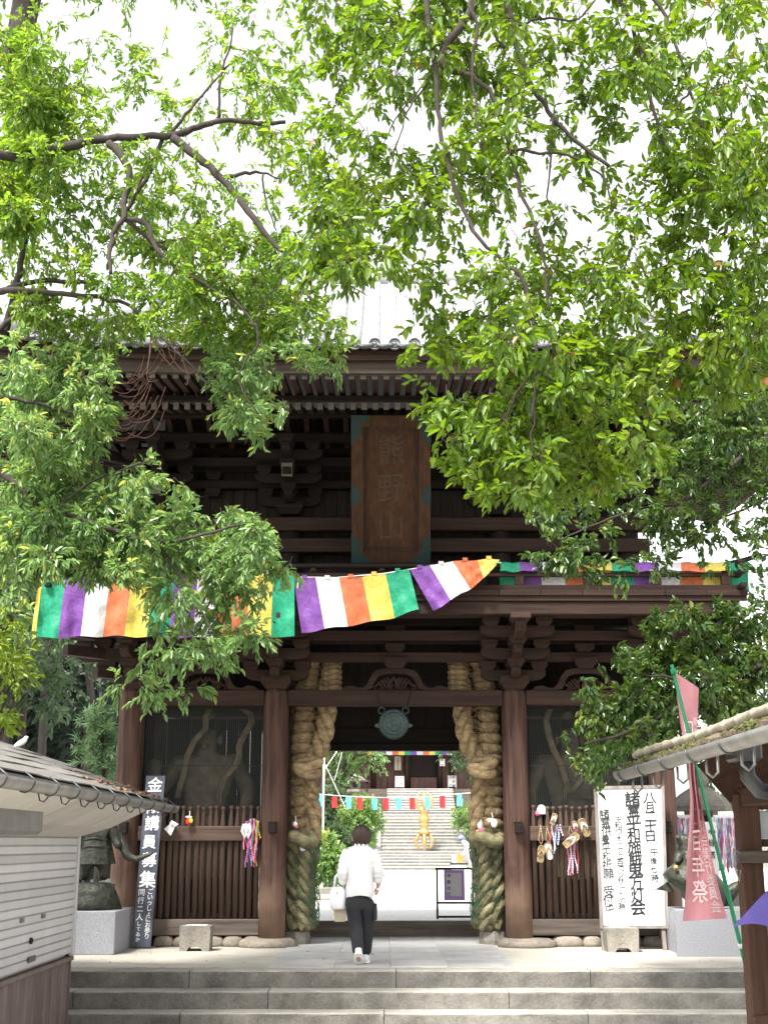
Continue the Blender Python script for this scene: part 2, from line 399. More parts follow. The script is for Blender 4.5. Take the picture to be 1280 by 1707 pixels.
for row, yy in enumerate((GY, GM, GB)):
    for i, x in enumerate(PX):
        b = MB(); zt = ZL1 + .02
        b.lathe([(PR * 1.0, .1), (PR * 1.01, .6), (PR, 1.6), (PR * .98, 2.6), (PR * .96, zt - .08), (PR * .8, zt)], (x, yy, 0), 28)
        p = b.build('pillar', M['pillar'], gate, True, (x, yy, 0))
        st = lumpy(.40 if row == 0 else .32, .34, .13, rnd); st.v = [(q[0] + x + (.1 if x > GX else -.06), q[1] + yy, q[2] - .01) for q in st.v]
        st.build('base_stone', M['rock'], gate, True)
        if row == 0:   # tie-beam nose through the pillar
            zz = W(640, 1378, GY).z; b = MB(); b.bev(x - .055, x + .055, yy - PR - .10, yy - PR + .05, zz - .09, zz + .04, .008)
            b.bev(x - .065, x + .065, yy - PR - .06, yy - PR + .05, zz + .043, zz + .065, .005)
            b.build('beam_nose', M['wdy'], gate)
# head beams, front and middle and back
for yy in (GY, GB):
    for a, c in zip(PX, PX[1:]):
        b = MB(); b.bev(a + PR * .9, c - PR * .9, yy - .09, yy + .09, ZL0, ZL1, .008); b.build('head_beam', M['wrx'], gate)
for x in PX:
    for a, c in ((GY, GM), (GM, GB)):
        b = MB(); b.bev(x - .08, x + .08, a + PR * .9, c - PR * .9, ZL0 + .01, ZL1 - .01, .008); b.build('head_beam', M['wdy'], gate)
# middle row: door frame, threshold, beams over the passage
zt = W(640, 1535, GM).z; xa, xb = W(527, 1400, GM).x, W(790, 1400, GM).x
b = MB(); b.bev(PX[1] + PR, PX[2] - PR, GM - .09, GM + .09, .0, zt, .012); b.build('threshold', M['wg'], gate)
zo = W(640, 1252, GM).z; z2 = W(640, 1240, GM).z; z3 = W(640, 1214, GM).z
for a, c in ((PX[1] + PR * .9, xa), (xb, PX[2] - PR * .9)):
    b = MB(); b.bev(a, c, GM - .07, GM + .07, zt, zo, .01); b.build('door_jamb', M['wdz'], gate)
b = MB(); b.bev(PX[1] + PR * .9, PX[2] - PR * .9, GM - .10, GM + .10, zo, z2, .01); b.build('passage_lintel', M['wdx'], gate)
b = MB(); b.bev(PX[1] + PR * .9, PX[2] - PR * .9, GM - .06, GM + .06, z2, z3, .01); b.build('passage_beam', M['wdx'], gate)
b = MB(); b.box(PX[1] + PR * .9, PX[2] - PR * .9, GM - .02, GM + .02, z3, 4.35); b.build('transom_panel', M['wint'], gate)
# statue chambers
for s, (a, c) in (('l', (PX[0], PX[1])), ('r', (PX[2], PX[3]))):
    nb = 9
    for k in range(nb):
        x0 = a + PR + (c - a - 2 * PR) * k / nb; x1 = a + PR + (c - a - 2 * PR) * (k + 1) / nb
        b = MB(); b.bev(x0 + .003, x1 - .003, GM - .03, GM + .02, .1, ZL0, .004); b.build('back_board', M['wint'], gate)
    for x in (a, c):
        for k in range(7):
            y0 = GY + PR + (GM - GY - 2 * PR) * k / 7; y1 = GY + PR + (GM - GY - 2 * PR) * (k + 1) / 7
            b = MB(); b.bev(x - .025, x + .025, y0 + .003, y1 - .003, .1, ZL0, .004); b.build('side_board', M['wdz'], gate)
    b = MB(); b.box(a + .1, c - .1, GY + .12, GM - .05, ZL0 + .02, ZL0 + .06); b.build('chamber_ceiling', M['wint'], gate)
    b = MB(); b.box(a + .2, c - .2, GY + .15, GM - .05, .02, .30); b.build('chamber_floor', M['wint'], gate)
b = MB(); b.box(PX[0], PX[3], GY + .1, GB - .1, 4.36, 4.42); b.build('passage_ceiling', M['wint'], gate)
# picket fence in front of each chamber
zs0, zs1 = W(640, 1559, GY).z, W(640, 1532, GY).z
zr0, zr1 = W(640, 1402, GY).z, W(640, 1377, GY).z
ztop = W(640, 1343, GY).z
def picket(h, zc):
    b = MB(); w = .031
    prof = [(w, zs1), (w, zr1 + .03), (w * .62, h - .10), (w * .55, h - .055), (w * .8, h - .045), (w * .95, h - .02), (w * .6, h - .004), (w * .1, h)]
    b.lathe([(r * 1.25, z) for r, z in prof], (0, 0, 0), 6, sy=.8)
    return b.mesh('picket', M['wpick'], True)
pk = picket(ztop, 0)
for (a, c) in ((PX[0], PX[1]), (PX[2], PX[3])):
    b = MB(); b.bev(a + PR * .9, c - PR * .9, GY - .085, GY + .07, zs0, zs1, .01); b.build('fence_sill', M['wg'], gate)
    b = MB(); b.bev(a + PR * .9, c - PR * .9, GY - .075, GY - .02, zr0, zr1, .01); b.build('fence_rail', M['wrail'], gate)
    n = 18
    for k in range(n):
        x = a + PR + .05 + (c - a - 2 * PR - .1) * k / (n - 1)
        inst('picket', pk, (x, GY + .015, rnd.uniform(-.012, .012)), gate, (rnd.uniform(-.006, .006), rnd.uniform(-.008, .008), rnd.uniform(-.3, .3)))
    x = a + .45
    while x < c - .35:       # footing stones under the sill
        wd = rnd.uniform(.22, .42); s_ = lumpy(wd / 2 * 1.04, .10, zs0 + .0, rnd, 10); s_.v = [(q[0] + x + wd / 2, q[1] + GY - .01, q[2] - .005) for q in s_.v]
        s_.build('footing_stone', M['rock'], gate, True); x += wd * .98
# wire netting of the chambers
nm = bpy.data.materials.new('wire_netting'); nm.use_nodes = True; t = nm.node_tree
tc = t.nodes.new('ShaderNodeTexCoord'); vo = t.nodes.new('ShaderNodeTexVoronoi'); vo.feature = 'DISTANCE_TO_EDGE'; vo.inputs['Scale'].default_value = 34; vo.inputs['Randomness'].default_value = .12
mp = t.nodes.new('ShaderNodeMapping'); mp.inputs['Scale'].default_value = (1, 0, 1.5); t.links.new(tc.outputs['Object'], mp.inputs[0]); t.links.new(mp.outputs[0], vo.inputs['Vector'])
lt = t.nodes.new('ShaderNodeMath'); lt.operation = 'LESS_THAN'; lt.inputs[1].default_value = .06; t.links.new(vo.outputs[0], lt.inputs[0])
tp = t.nodes.new('ShaderNodeBsdfTransparent'); b_ = t.nodes['Principled BSDF']; b_.inputs['Base Color'].default_value = (.038, .044, .038, 1); b_.inputs['Roughness'].default_value = .5
ms = t.nodes.new('ShaderNodeMixShader'); t.links.new(lt.outputs[0], ms.inputs[0]); t.links.new(tp.outputs[0], ms.inputs[1]); t.links.new(b_.outputs[0], ms.inputs[2]); t.links.new(ms.outputs[0], t.nodes['Material Output'].inputs[0])
for (a, c) in ((PX[0], PX[1]), (PX[2], PX[3])):
    b = MB(); b.box(a + PR * .9, c - PR * .9, GY + .06, GY + .0605, zs1, ZL0)
    b.v = b.v[:]; b.f = [(0, 1, 5, 4)]; b.m = [0]; b.build('wire_netting', nm, gate)
    b = MB(); zc = W(640, 1276, GY).z; b.tube([(a + PR, GY + .07, zc), (c - PR, GY + .07, zc)], .006, 6); b.build('netting_wire', M['iron'], gate)

# ---- bracket sets -------------------------------------------------
def arm_poly(L, h):
    pts = [(-L, h), (-L, h * .62)]
    for k in range(5):
        t = k / 4; pts.append((-L + .32 * L * t + .02, h * .55 * (1 - t) ** 1.6 * .95))
    pts = [(-L, h), (-L, .5 * h), (-L * .93, .26 * h), (-L * .8, .08 * h), (-L * .62, 0)]
    return pts + [(-a, b) for a, b in pts[::-1]]
def arm(L, h, w, mat_, name, parent, c, axis='x'):
    b = MB(); u = (1, 0, 0) if axis == 'x' else (0, 1, 0); d = (0, w, 0) if axis == 'x' else (w, 0, 0)
    o = Vector(c) - Vector(d) / 2
    b.prism(arm_poly(L, h), o, u, (0, 0, 1), d); return b.build(name, mat_, parent)
def blk_mesh(w, h, mat_):
    b = MB(); a = w / 2
    prof = [(a * .68, 0), (a * .74, h * .12), (a * .96, h * .42), (a, h * .45), (a, h)]
    rings = [[(-r, -r, z), (r, -r, z), (r, r, z), (-r, r, z)] for r, z in prof]
    b.loft(rings); return b.mesh('bracket_block', mat_)
BIG, SML = blk_mesh(.42, .19, M['wrx']), blk_mesh(.235, .125, M['wrx'])
BIG2, SML2 = blk_mesh(.40, .18, M['wdx']), blk_mesh(.22, .12, M['wdx'])
def bracket(x, y, z, mats, big, sml, tiers=3, step=.36, side=0, white=False):
    """three-stepped bracket set rising outwards (towards -Y) from the pillar top"""
    root = inst('bracket_set', big, (x, y, z), gate)
    zz = z + .13; h = .15; yy = y
    for k in range(tiers):
        arm(.46 + .03 * k, h, .13, mats[0], 'bracket_arm', root, (x, yy, zz))
        b = MB(); L0 = y + .2; L1 = yy - step - .1                    # the arm that reaches forward, with a curved nose
        b.prism([(0, h * .9), (0, 0), (L0 - L1 - .16, 0), (L0 - L1 - .05, h * .2), (L0 - L1, h * .55), (L0 - L1, h * .9)], (x - .065, L0, zz + .01), (0, -1, 0), (0, 0, 1), (.13, 0, 0))
        b.build('bracket_arm', mats[1], root)
        for dx in (-.37, 0, .37):
            inst('small_block', sml, (x + dx, yy, zz + h), root)
        inst('small_block', sml, (x, yy - step, zz + h), root)
        yy -= step; zz += .265
    if side:
        zz = z + .13
        for k in range(2):
            b = MB(); L = .5 + step * k
            b.prism([(0, h), (0, 0), (L - .15, 0), (L - .03, h * .4), (L, h)], (x, y - .065, zz), (side, 0, 0), (0, 0, 1), (0, .13, 0)); b.build('bracket_arm', mats[0], root)
            inst('small_block', sml, (x + side * (L - .12), y, zz + h), root); zz += .265
        b = MB(); dv = Vector((side, -1, 0)).normalized()
        for k in range(3):
            p = Vector((x, y, z + .2 + .265 * k)); b.bar(p, p + dv * (.65 + .5 * k), .13, .15)
        b.build('corner_arm', mats[0], root)
    if white:
        b = MB(); p = Vector((x, yy + .30, zz - .42)); b.bar((x, y, zz - .02), p, .15, .19); b.build('tail_beam', mats[1], root)
        b = MB(); b.bar(p + Vector((0, -.0, 0)), p + (p - Vector((x, y, zz - .02))).normalized() * .02, .16, .20); b.build('tail_beam_end', M['wend'], root)
    return root
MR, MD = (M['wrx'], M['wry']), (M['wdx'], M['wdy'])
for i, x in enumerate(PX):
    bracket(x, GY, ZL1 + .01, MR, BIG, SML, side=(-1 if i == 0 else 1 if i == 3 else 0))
# frog-leg struts in the three bays
def froglegs(cx, y, z, s=1.0):
    out = [(-.78, .0), (-.72, .05), (-.62, .065), (-.54, .03), (-.46, .035), (-.40, .09), (-.35, .2), (-.28, .285), (-.16, .31), (0, .315)]
    inn = [(-.76, -.002), (-.7, .0), (-.6, .0), (-.52, .0), (-.42, .0), (-.335, .02), (-.29, .13), (-.235, .205), (-.14, .235), (0, .24)]
    b = MB()
    for sg in (1, -1):
        for k in range(len(out) - 1):
            q = [out[k], out[k + 1], inn[k + 1], inn[k]]
            q = [(sg * a * s, c * s) for a, c in q]
            b.prism(q if sg > 0 else q[::-1], (cx, y - .05, z + .002), (1, 0, 0), (0, 0, 1), (0, .1, 0))
    root = b.build('frog_leg_strut', M['wrx'], gate)
    b = MB(); rr = random.Random(int(cx * 100) + 5)
    for k in range(13):
        a = -.27 + .045 * k; hgt = .19 * (1 - (abs(a) / .36) ** 2); sg = rr.choice((-1, 1))
        pts = [(cx + s * (a + sg * .05 * math.sin(t * 4.2) * (1 - .5 * t)), y - .02, z + s * (.01 + hgt * t)) for t in [j / 7 for j in range(8)]]
        b.tube(pts, [.016] * 5 + [.02, .022, .014], 5)
    b.build('openwork_carving', M['wrx'], root, True)
    inst('bracket_block', BIG, (cx, y, z + .31 * s), root, scale=(.75, .75, .8))
bays = [(PX[0] + PX[1]) / 2, GX, (PX[2] + PX[3]) / 2]
for cx in bays: froglegs(cx, GY - .02, ZL1, 1.0 if cx != GX else 1.0)
# long wall-plane beams, stepping outwards with the brackets
for k in range(3):
    zz = ZL1 + .01 + .13 + .265 * k + .15 + .125
    for (yy, mm) in ((GY, 'wdx'), (GY - .36 * (k), 'wrx')) if k else ((GY, 'wrx'),):
        b = MB(); b.bev(PX[0] - .55 - .3 * k, PX[3] + .55 + .3 * k, yy - .055, yy + .055, zz - .002, zz + .135, .008); b.build('purlin_beam', M[mm], gate)
    if k < 2:
        for cx in bays: inst('bracket_block', SML, (cx, GY, zz + .137), gate, scale=(1.2, 1, 1.0))
b = MB(); b.box(PX[0], PX[3], GY + 1.0, GY + 1.03, ZL1, 4.5); b.build('dark_void_sheet', M['wint'], gate)  # shade of the void over the head beams, added as a dark sheet
# ---- balcony -----------------------------------------------------
BY = GY - 1.12
BX0, BX1 = GX - 3.78 - 1.08, GX + 3.78 + 1.08
zb = [W(640, y, BY).z for y in (1024, 1002, 1000, 984, 976)]
b = MB(); b.bev(BX0 + .12, BX1 - .12, BY, BY + .14, zb[0], zb[1], .01); b.build('balcony_beam', M['wrx'], gate)
b = MB(); b.box(BX0 + .1, BX1 - .1, BY + .02, GB + 1.0, zb[1], zb[1] + .05); b.build('balcony_floor', M['wdx'], gate)
for k in range(17):     # edge boards
    x0 = BX0 + (BX1 - BX0) * k / 17; x1 = BX0 + (BX1 - BX0) * (k + 1) / 17
    b = MB(); b.bev(x0 + .002, x1 - .002, BY - .06, BY + .12, zb[2] + .053, zb[3], .006); b.build('edge_board', M['wrx'], gate)
b = MB(); b.box(BX0 + .01, BX1 - .01, BY - .03, BY + .018, zb[1] + .002, zb[2] + .052); b.build('edge_lining', M['wrx'], gate)
for x in (BX0 + .2, BX1 - .2):
    b = MB(); b.bev(x - .07, x + .07, BY + .15, GB + 1.0, zb[0], zb[1] - .002, .01); b.build('balcony_beam', M['wry'], gate)
for i, x in enumerate(PX):
    inst('bracket_block', SML, (x, BY - .02, zb[0] - .125), gate, scale=(1.15, 1.15, 1))
    b = MB(); b.prism([(0, .14), (0, 0), (.55, -.04), (.72, .02), (.8, .14)], (x - .07, BY + .6, zb[0] - .27), (0, -1, 0), (0, 0, 1), (.14, 0, 0)); b.build('bracket_arm', M['wry'], gate)
b = MB(); yb = BY + .05; b.bev(BX0 + .0, BX1 - .0, yb - .05, yb + .05, zb[3] + .003, zb[4] + .01, .008); b.build('railing_foot', M['wrx'], gate)
zt1, zt2 = W(640, 958, yb).z, W(640, 946, yb).z
b = MB(); b.bev(BX0 + .05, BX1 - .05, yb - .03, yb + .03, zt1 - .03, zt1 + .02, .006); b.build('railing_rail', M['wrx'], gate)
pts = []
for k in range(41):
    u = -1 + 2 * k / 40; x = GX + u * (BX1 - BX0 + .5) / 2
    pts.append((x, yb, zt2 + .02 + .16 * max(0, abs(u) - .86) ** 1.5 / .0525))
b = MB(); b.tube(pts, .036, 10); b.build('railing_rail', M['wdx'], gate, True)
x = GX + W(866, 1000, yb).x - GX - 6 * .955
while x < BX1 - .1:
    if x > BX0 + .05:
        b = MB(); b.bev(x - .06, x + .06, yb - .045, yb + .045, zb[4] + .01, zt1 - .03, .006); b.build('railing_post', M['wrz'], gate)
        b = MB(); b.lathe([(.03, zt1 + .02), (.055, zt1 + .05), (.03, zt1 + .09), (.05, zt2 + .0)], (x, yb, 0), 10); b.build('rail_block', M['wrz'], gate)
    x += .955
for sx in (BX0 + .1, BX1 - .1):      # side railings run back
    for zz in (zb[4] - .03, zt1, zt2 + .02):
        b = MB(); b.bev(sx - .04, sx + .04, BY - .25, GB + .9, zz - .03, zz + .03, .006); b.build('side_rail', M['wdy'], gate)
# ---- upper storey -------------------------------------------------
UY = GY + .25
UX = [GX - 3.5, GX - 1.58, GX + 1.58, GX + 3.5]
zu = 4.75
for x in UX:
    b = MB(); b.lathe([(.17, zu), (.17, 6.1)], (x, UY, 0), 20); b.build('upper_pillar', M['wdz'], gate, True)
for k, (ya, yc) in enumerate(((920, 897), (884, 862))):
    b = MB(); b.bev(UX[0] - .3, UX[3] + .3, UY - .2, UY - .02, W(640, ya, UY - .2).z, W(640, yc, UY - .2).z, .01); b.build('tie_beam', M['wrx'], gate)
for k in range(40):
    x0 = UX[0] + (UX[3] - UX[0]) * k / 40; b = MB(); b.bev(x0 + .003, x0 + (UX[3] - UX[0]) / 40 - .003, UY + .05, UY + .09, zu, 7.9, .004)
    b.build('wall_board', M['wint'], gate)
b = MB(); b.box(UX[0], UX[3], UY + .10, UY + .13, zu, 7.9); b.build('wall_lining', M['wint'], gate)
for x in (UX[0], UX[3]):
    b = MB(); b.box(x - .03, x + .03, UY, GB - .25, zu, 7.9); b.build('upper_side_wall', M['wint'], gate)
zq = W(640, 857, UY - .1).z
for i, x in enumerate(UX):
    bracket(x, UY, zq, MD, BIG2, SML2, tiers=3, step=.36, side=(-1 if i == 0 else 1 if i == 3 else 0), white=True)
for k in range(4):
    zz = zq + .13 + .265 * k + .275
    for yy in {UY - .04, UY - .36 * k}:
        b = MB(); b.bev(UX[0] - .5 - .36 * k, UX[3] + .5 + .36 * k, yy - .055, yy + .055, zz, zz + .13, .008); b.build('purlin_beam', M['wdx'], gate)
    if k:
        for sx in (-1, 1):
            xx = (UX[0] if sx < 0 else UX[3]) + sx * .36 * k
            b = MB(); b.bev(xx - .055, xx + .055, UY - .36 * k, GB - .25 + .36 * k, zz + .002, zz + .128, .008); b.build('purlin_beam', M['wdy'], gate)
    for cx in bays:
        inst('bracket_block', SML2, (cx, UY - .04, zz - .13), gate)
for k in range(26):    # slatted coving between the purlins
    x = GX - 3.6 + 7.2 * k / 25; b = MB(); b.bar((x, UY - .34, zq + .98), (x, UY - 1.05, zq + 1.22), .07, .05); b.build('coving_slat', M['wry'], gate)
# ---- roof ---------------------------------------------------------
RA, RB, HW = 6.53, 4.75, 3.9
Z0 = W(640, 576, GM - RB).z
def roofz(x, y, inner=0):
    dx, dy = abs(x - GX), abs(y - GM)
    ds, df = RA - dx, RB - dy
    d = df if dx < HW else min(df, ds)
    return Z0 + .43 * d + .046 * d * d + .38 * max(0, min(1.02, dx / RA)) ** 4 * max(0, min(1.02, dy / RB)) ** 4
def lift(x, y):
    return .38 * min(1.02, abs(x - GX) / RA) ** 4 * min(1.02, abs(y - GM) / RB) ** 4
roof = None
xsr = sorted(set([GX + RA * k / 30 for k in range(-30, 31)] + [GX - HW - .001, GX - HW + .001, GX + HW - .001, GX + HW + .001]))
ysr = [GM + RB * k / 24 for k in range(-24, 25)]
b = MB(); b.grid([[Vector((x, y, roofz(x, y) - .03)) for x in xsr] for y in ysr]); roof = b.build('roof', M['tile'], gate, True)
b = MB(); b.grid([[Vector((x, y, Z0 - .12 + lift(x, y) + .27 * min(RB - abs(y - GM), RA - abs(x - GX), 3.0))) for x in [GX + RA * .995 * k / 30 for k in range(-30, 31)]] for y in [GM + RB * .99 * k / 24 for k in range(-24, 25)]])
b.build('soffit_board', M['wdx'], roof)
# tile rows on the front slope
TS = .262
bt = MB(); bt.lathe([(.086, 0), (.086, .03), (.076, .036), (.068, .03), (.064, .024), (.028, .028), (.02, .036), (.004, .038)], (0, 0, 0), 18, 'y')
bt.tube([(.040 * math.cos(t), -.028, .040 * math.sin(t)) for t in [j * .5 for j in range(5)]], [.004, .009, .011, .009, .004], 5)
bt.tube([(.040 * math.cos(t), -.028, .040 * math.sin(t)) for t in [2.09 + j * .5 for j in range(5)]], [.004, .009, .011, .009, .004], 5)
bt.tube([(.040 * math.cos(t), -.028, .040 * math.sin(t)) for t in [4.19 + j * .5 for j in range(5)]], [.004, .009, .011, .009, .004], 5)
END = bt.mesh('end_tile', M['tile'], True)
n = int(RA / TS)
YE = GM - RB
for i in range(-n, n + 1):
    x = GX - .02 + i * TS; dx = abs(x - GX)
    if dx > RA - .06: continue
    ye = GM if dx < HW else GM - RB + (RA - dx)
    b = MB(); P = []; L = ye - YE; k = max(1, int(L / .29))
    for j in range(k):
        for (f, r) in ((0, .076), (.96, .068)):
            y = YE + L * (j + f) / k; z = roofz(x, min(y, GM - .001)) + .01
            P.append([Vector((x + r * math.cos(math.pi * a / 6), y, z + r * math.sin(math.pi * a / 6))) for a in range(7)])
    b.grid(P); b.build('cover_tile_row', M['tilecov'], roof, True)
    inst('end_tile', END, (x, YE - .005, roofz(x, YE) + .012), roof)
    if i < n and dx < RA - TS:      # the curved pan tiles between two rows
        b = MB(); P = []; xm = x + TS / 2
        for j in range(k):
            for (f, dz) in ((0, .018), (.97, -.008)):
                y = YE - .02 + L * (j + f) / k
                P.append([Vector((xm + TS * .42 * a, y, roofz(xm, min(max(y, YE), GM - .001)) + dz - .035 * (1 - a * a) + .02)) for a in (-1, -.5, 0, .5, 1)])
        b.grid(P); b.build('pan_tile_row', M['tilelt'], roof, True)
        b = MB(); zz = roofz(xm, YE)
        top = [(a * TS * .42, -.035 * (1 - a * a) + .04) for a in (-1, -.6, -.2, .2, .6, 1)]; bot = [(a, c - .065) for a, c in top[::-1]]
        b.prism(top + bot, (xm, YE - .045, zz), (1, 0, 0), (0, 0, 1), (0, .03, 0)); b.build('eave_tile', M['tile'], roof, True)
# right-hand eave: end tiles along the edge
for k in range(36):
    y = YE + .1 + k * TS
    inst('end_tile', END, (GX + RA + .01, y, roofz(GX + RA, y) + .012), roof, (0, 0, R(90)))
b = MB(); b.tube([(GX + RA * k / 20 * .62, GM, Z0 + 3.12) for k in range(-20, 21)], .14, 10, flat=1.4); b.build('main_ridge', M['tilecov'], roof, True)
for sx in (-1, 1):
    b = MB(); b.tube([(GX + sx * (RA - d), YE + d, roofz(GX + sx * (RA - d), YE + d) + .1) for d in [.2 + j * .24 for j in range(11)]], .15, 8); b.build('hip_ridge', M['tilecov'], roof, True)
    b = MB(); b.tube([(GX + sx * HW, YE + d, roofz(GX + sx * HW * .999, YE + d) + .1) for d in [2.4 + j * .23 for j in range(11)]], .14, 8); b.build('hip_ridge', M['tilecov'], roof, True)
# eave boards, front and right
def eaveline(y0, dz0, dz1, thick, name, mm, wdt=RA):
    b = MB(); P = []
    for (yy, zz) in ((y0, dz1), (y0, dz0), (y0 + thick, dz0), (y0 + thick, dz1), (y0, dz1)):
        P.append([Vector((GX + wdt * k / 24, yy, Z0 + zz + lift(GX + wdt * k / 24, y0))) for k in range(-24, 25)])
    b.grid(P); b.build(name, M[mm], gate)
YF = GM - RB
def zeave(y, px_y): return W(640, px_y, y).z - Z0
eaveline(YF + .06, zeave(YF + .06, 600), zeave(YF + .06, 583), .06, 'eave_board', 'wrx', RA - .05)
eaveline(YF + .12, zeave(YF + .12, 622), zeave(YF + .12, 600), .08, 'eave_fascia', 'wfas', RA - .1)
for sx in (1, -1):
    b = MB(); P = []
    for (xx, zz) in ((0, -.05), (0, -.30), (-.07, -.30), (-.07, -.05), (0, -.05)):
        P.append([Vector((GX + sx * (RA - .06 + xx), GM + (RB - .05) * k / 20, Z0 + zz + lift(GX + RA, GM + (RB - .05) * k / 20))) for k in range(-20, 21)])
    b.grid(P if sx > 0 else P); b.build('eave_board', M['wry'], gate)
# rafters in two tiers
zf = W(640, 627, YF + .2).z - Z0; zl = W(640, 677, YF + 1.25).z - Z0
def raft(L, w, h, slope):
    b = MB(); b.bar((0, 0, 0), (0, L, L * slope), w, h); b.m = [1 if k == 0 else 0 for k in range(6)]
    return b.mesh('rafter', [M['wry'], M['wend']])
FLY, BAS = raft(1.5, .078, .085, .16), raft(2.2, .08, .10, .24)
RS = .1555
k = -int((RA - .25) / RS)
rest = MB(); rest2 = MB()
while k * RS < RA - .25:
    x = GX + .03 + k * RS; lf = lift(x, YF + .2)
    inst('rafter', FLY, (x, YF + .2, Z0 + zf + lf), gate)
    if abs(x - GX) < RA - 1.2: inst('rafter', BAS, (x, YF + 1.25, Z0 + zl + lift(x, YF + 1.25) * .6), gate)
    k += 1
y = GM - RB + .3
while y < GM + RB - .25:
    lf = lift(GX + RA, y)
    inst('rafter', FLY, (GX + RA - .2, y, Z0 + zf + lf), gate, (0, 0, R(90)))
    if abs(y - GM) < RB - 1.2: inst('rafter', BAS, (GX + RA - 1.25, y, Z0 + zl + lf * .5), gate, (0, 0, R(90)))
    xl = GX - RA + .2
    rest.bar((xl, y, Z0 + zf + lf), (xl + 1.5, y, Z0 + zf + lf + .24), .078, .085)
    y += RS
r_ = rest.build('far_side_rafters', M['wry'], gate); r_['kind'] = 'stuff'
b = MB(); b.bev(GX - RA + 1.2, GX + RA - 1.2, YF + 1.16, YF + 1.24, Z0 + zl + .05, Z0 + zl + .13, .006); b.build('rafter_plate', M['wdx'], gate)
b = MB(); b.bev(GX + RA - 1.24, GX + RA - 1.16, YF + 1.2, GM + RB - 1.2, Z0 + zl + .05, Z0 + zl + .13, .006); b.build('rafter_plate', M['wdy'], gate)

# ================================================================== THINGS ON AND ROUND THE GATE
UPV = Vector((0, 0, 1))
# ---- name plaque
Yt, Yb = GY - 1.35, GY - .55
tl, tr_, bl, br = W(588, 692, Yt), W(720, 690, Yt), W(588, 936, Yb), W(715, 936, Yb)
uX = Vector((1, 0, 0)); vU = ((tl - bl)).normalized(); vU = Vector((0, vU.y, vU.z)).normalized(); nF = uX.cross(vU) * 1.0
if nF.y > 0: nF = -nF
pw = (tr_ - tl).length; ph = Vector((0, tl.y - bl.y, tl.z - bl.z)).length; pc = (bl + br) / 2
pl = thing('name_plaque', 'tall brown wooden name plaque with green metal corners hanging under the upper eaves', 'plaque', pc)
def PP(a, b, d=0): return pc + uX * a + vU * b + nF * d
def slab(name, a0, a1, b0, b1, d0, d1, m_, parent):
    q = MB(); q.prism([(a0, b0), (a1, b0), (a1, b1), (a0, b1)], PP(0, 0, d0), uX, vU, nF * (d1 - d0)); return q.build(name, m_, parent)
hw = pw / 2; fr = .165
slab('board', -hw + fr * .9, hw - fr * .9, fr * .9, ph - fr * .9, 0, .03, M['lacquer'], pl)
for nm_, a0, a1, b0, b1 in (('frame', -hw, -hw + fr, 0, ph), ('frame', hw - fr, hw, 0, ph), ('frame', -hw + fr, hw - fr, 0, fr), ('frame', -hw + fr, hw - fr, ph - fr, ph)):
    slab(nm_, a0, a1, b0, b1, -.02, .10, M['lacquer'], pl)
for a0, a1, b0, b1 in ((-hw + fr, -hw + fr + .05, fr, ph - fr), (hw - fr - .05, hw - fr, fr, ph - fr), (-hw + fr + .05, hw - fr - .05, fr, fr + .05), (-hw + fr + .05, hw - fr - .05, ph - fr - .05, ph - fr)):
    slab('inner_moulding', a0, a1, b0, b1, .0, .06, M['wrz'], pl)
for sx in (-1, 1):
    for sy in (0, 1):
        e0 = 0 if sy == 0 else ph; d = 1 if sy == 0 else -1
        poly = [(0, 0), (.27, 0), (.27, .04), (.22, .09), (.17, .10), (.14, .14), (.125, .24), (.13, .30), (.09, .36), (.05, .37), (0, .43)]
        q = MB(); pts = [(sx * (-hw + a - .004), e0 + d * (b - .004)) for a, b in poly]
        if sx * d < 0: pts = pts[::-1]
        q.prism(pts, PP(0, 0, -.025), uX, vU, nF * .13); q.build('corner_fitting', M['verd'], pl)
    q = MB(); q.prism([(sx * (-hw - .004 + .13 * math.sin(t)), ph * .46 + .16 * math.cos(t)) for t in [math.pi * j / 10 for j in range(11)]][::-sx], PP(0, 0, -.02), uX, vU, nF * .125); q.build('side_fitting', M['verd'], pl)
q = MB()
for k, ch in enumerate('熊野山'):
    q.text(ch, PP(0, ph * (.77 - .26 * k), .0335), uX * .88 + vU * .08, vU, .46, -.004)
q.build('carved_characters', M['goldpaint'], pl)
for sx in (-.35, .35):
    q = MB(); q.tube([PP(sx, ph - .05, .0), PP(sx, ph + .25, -.12)], .015, 6); q.build('hanger', M['iron'], pl)

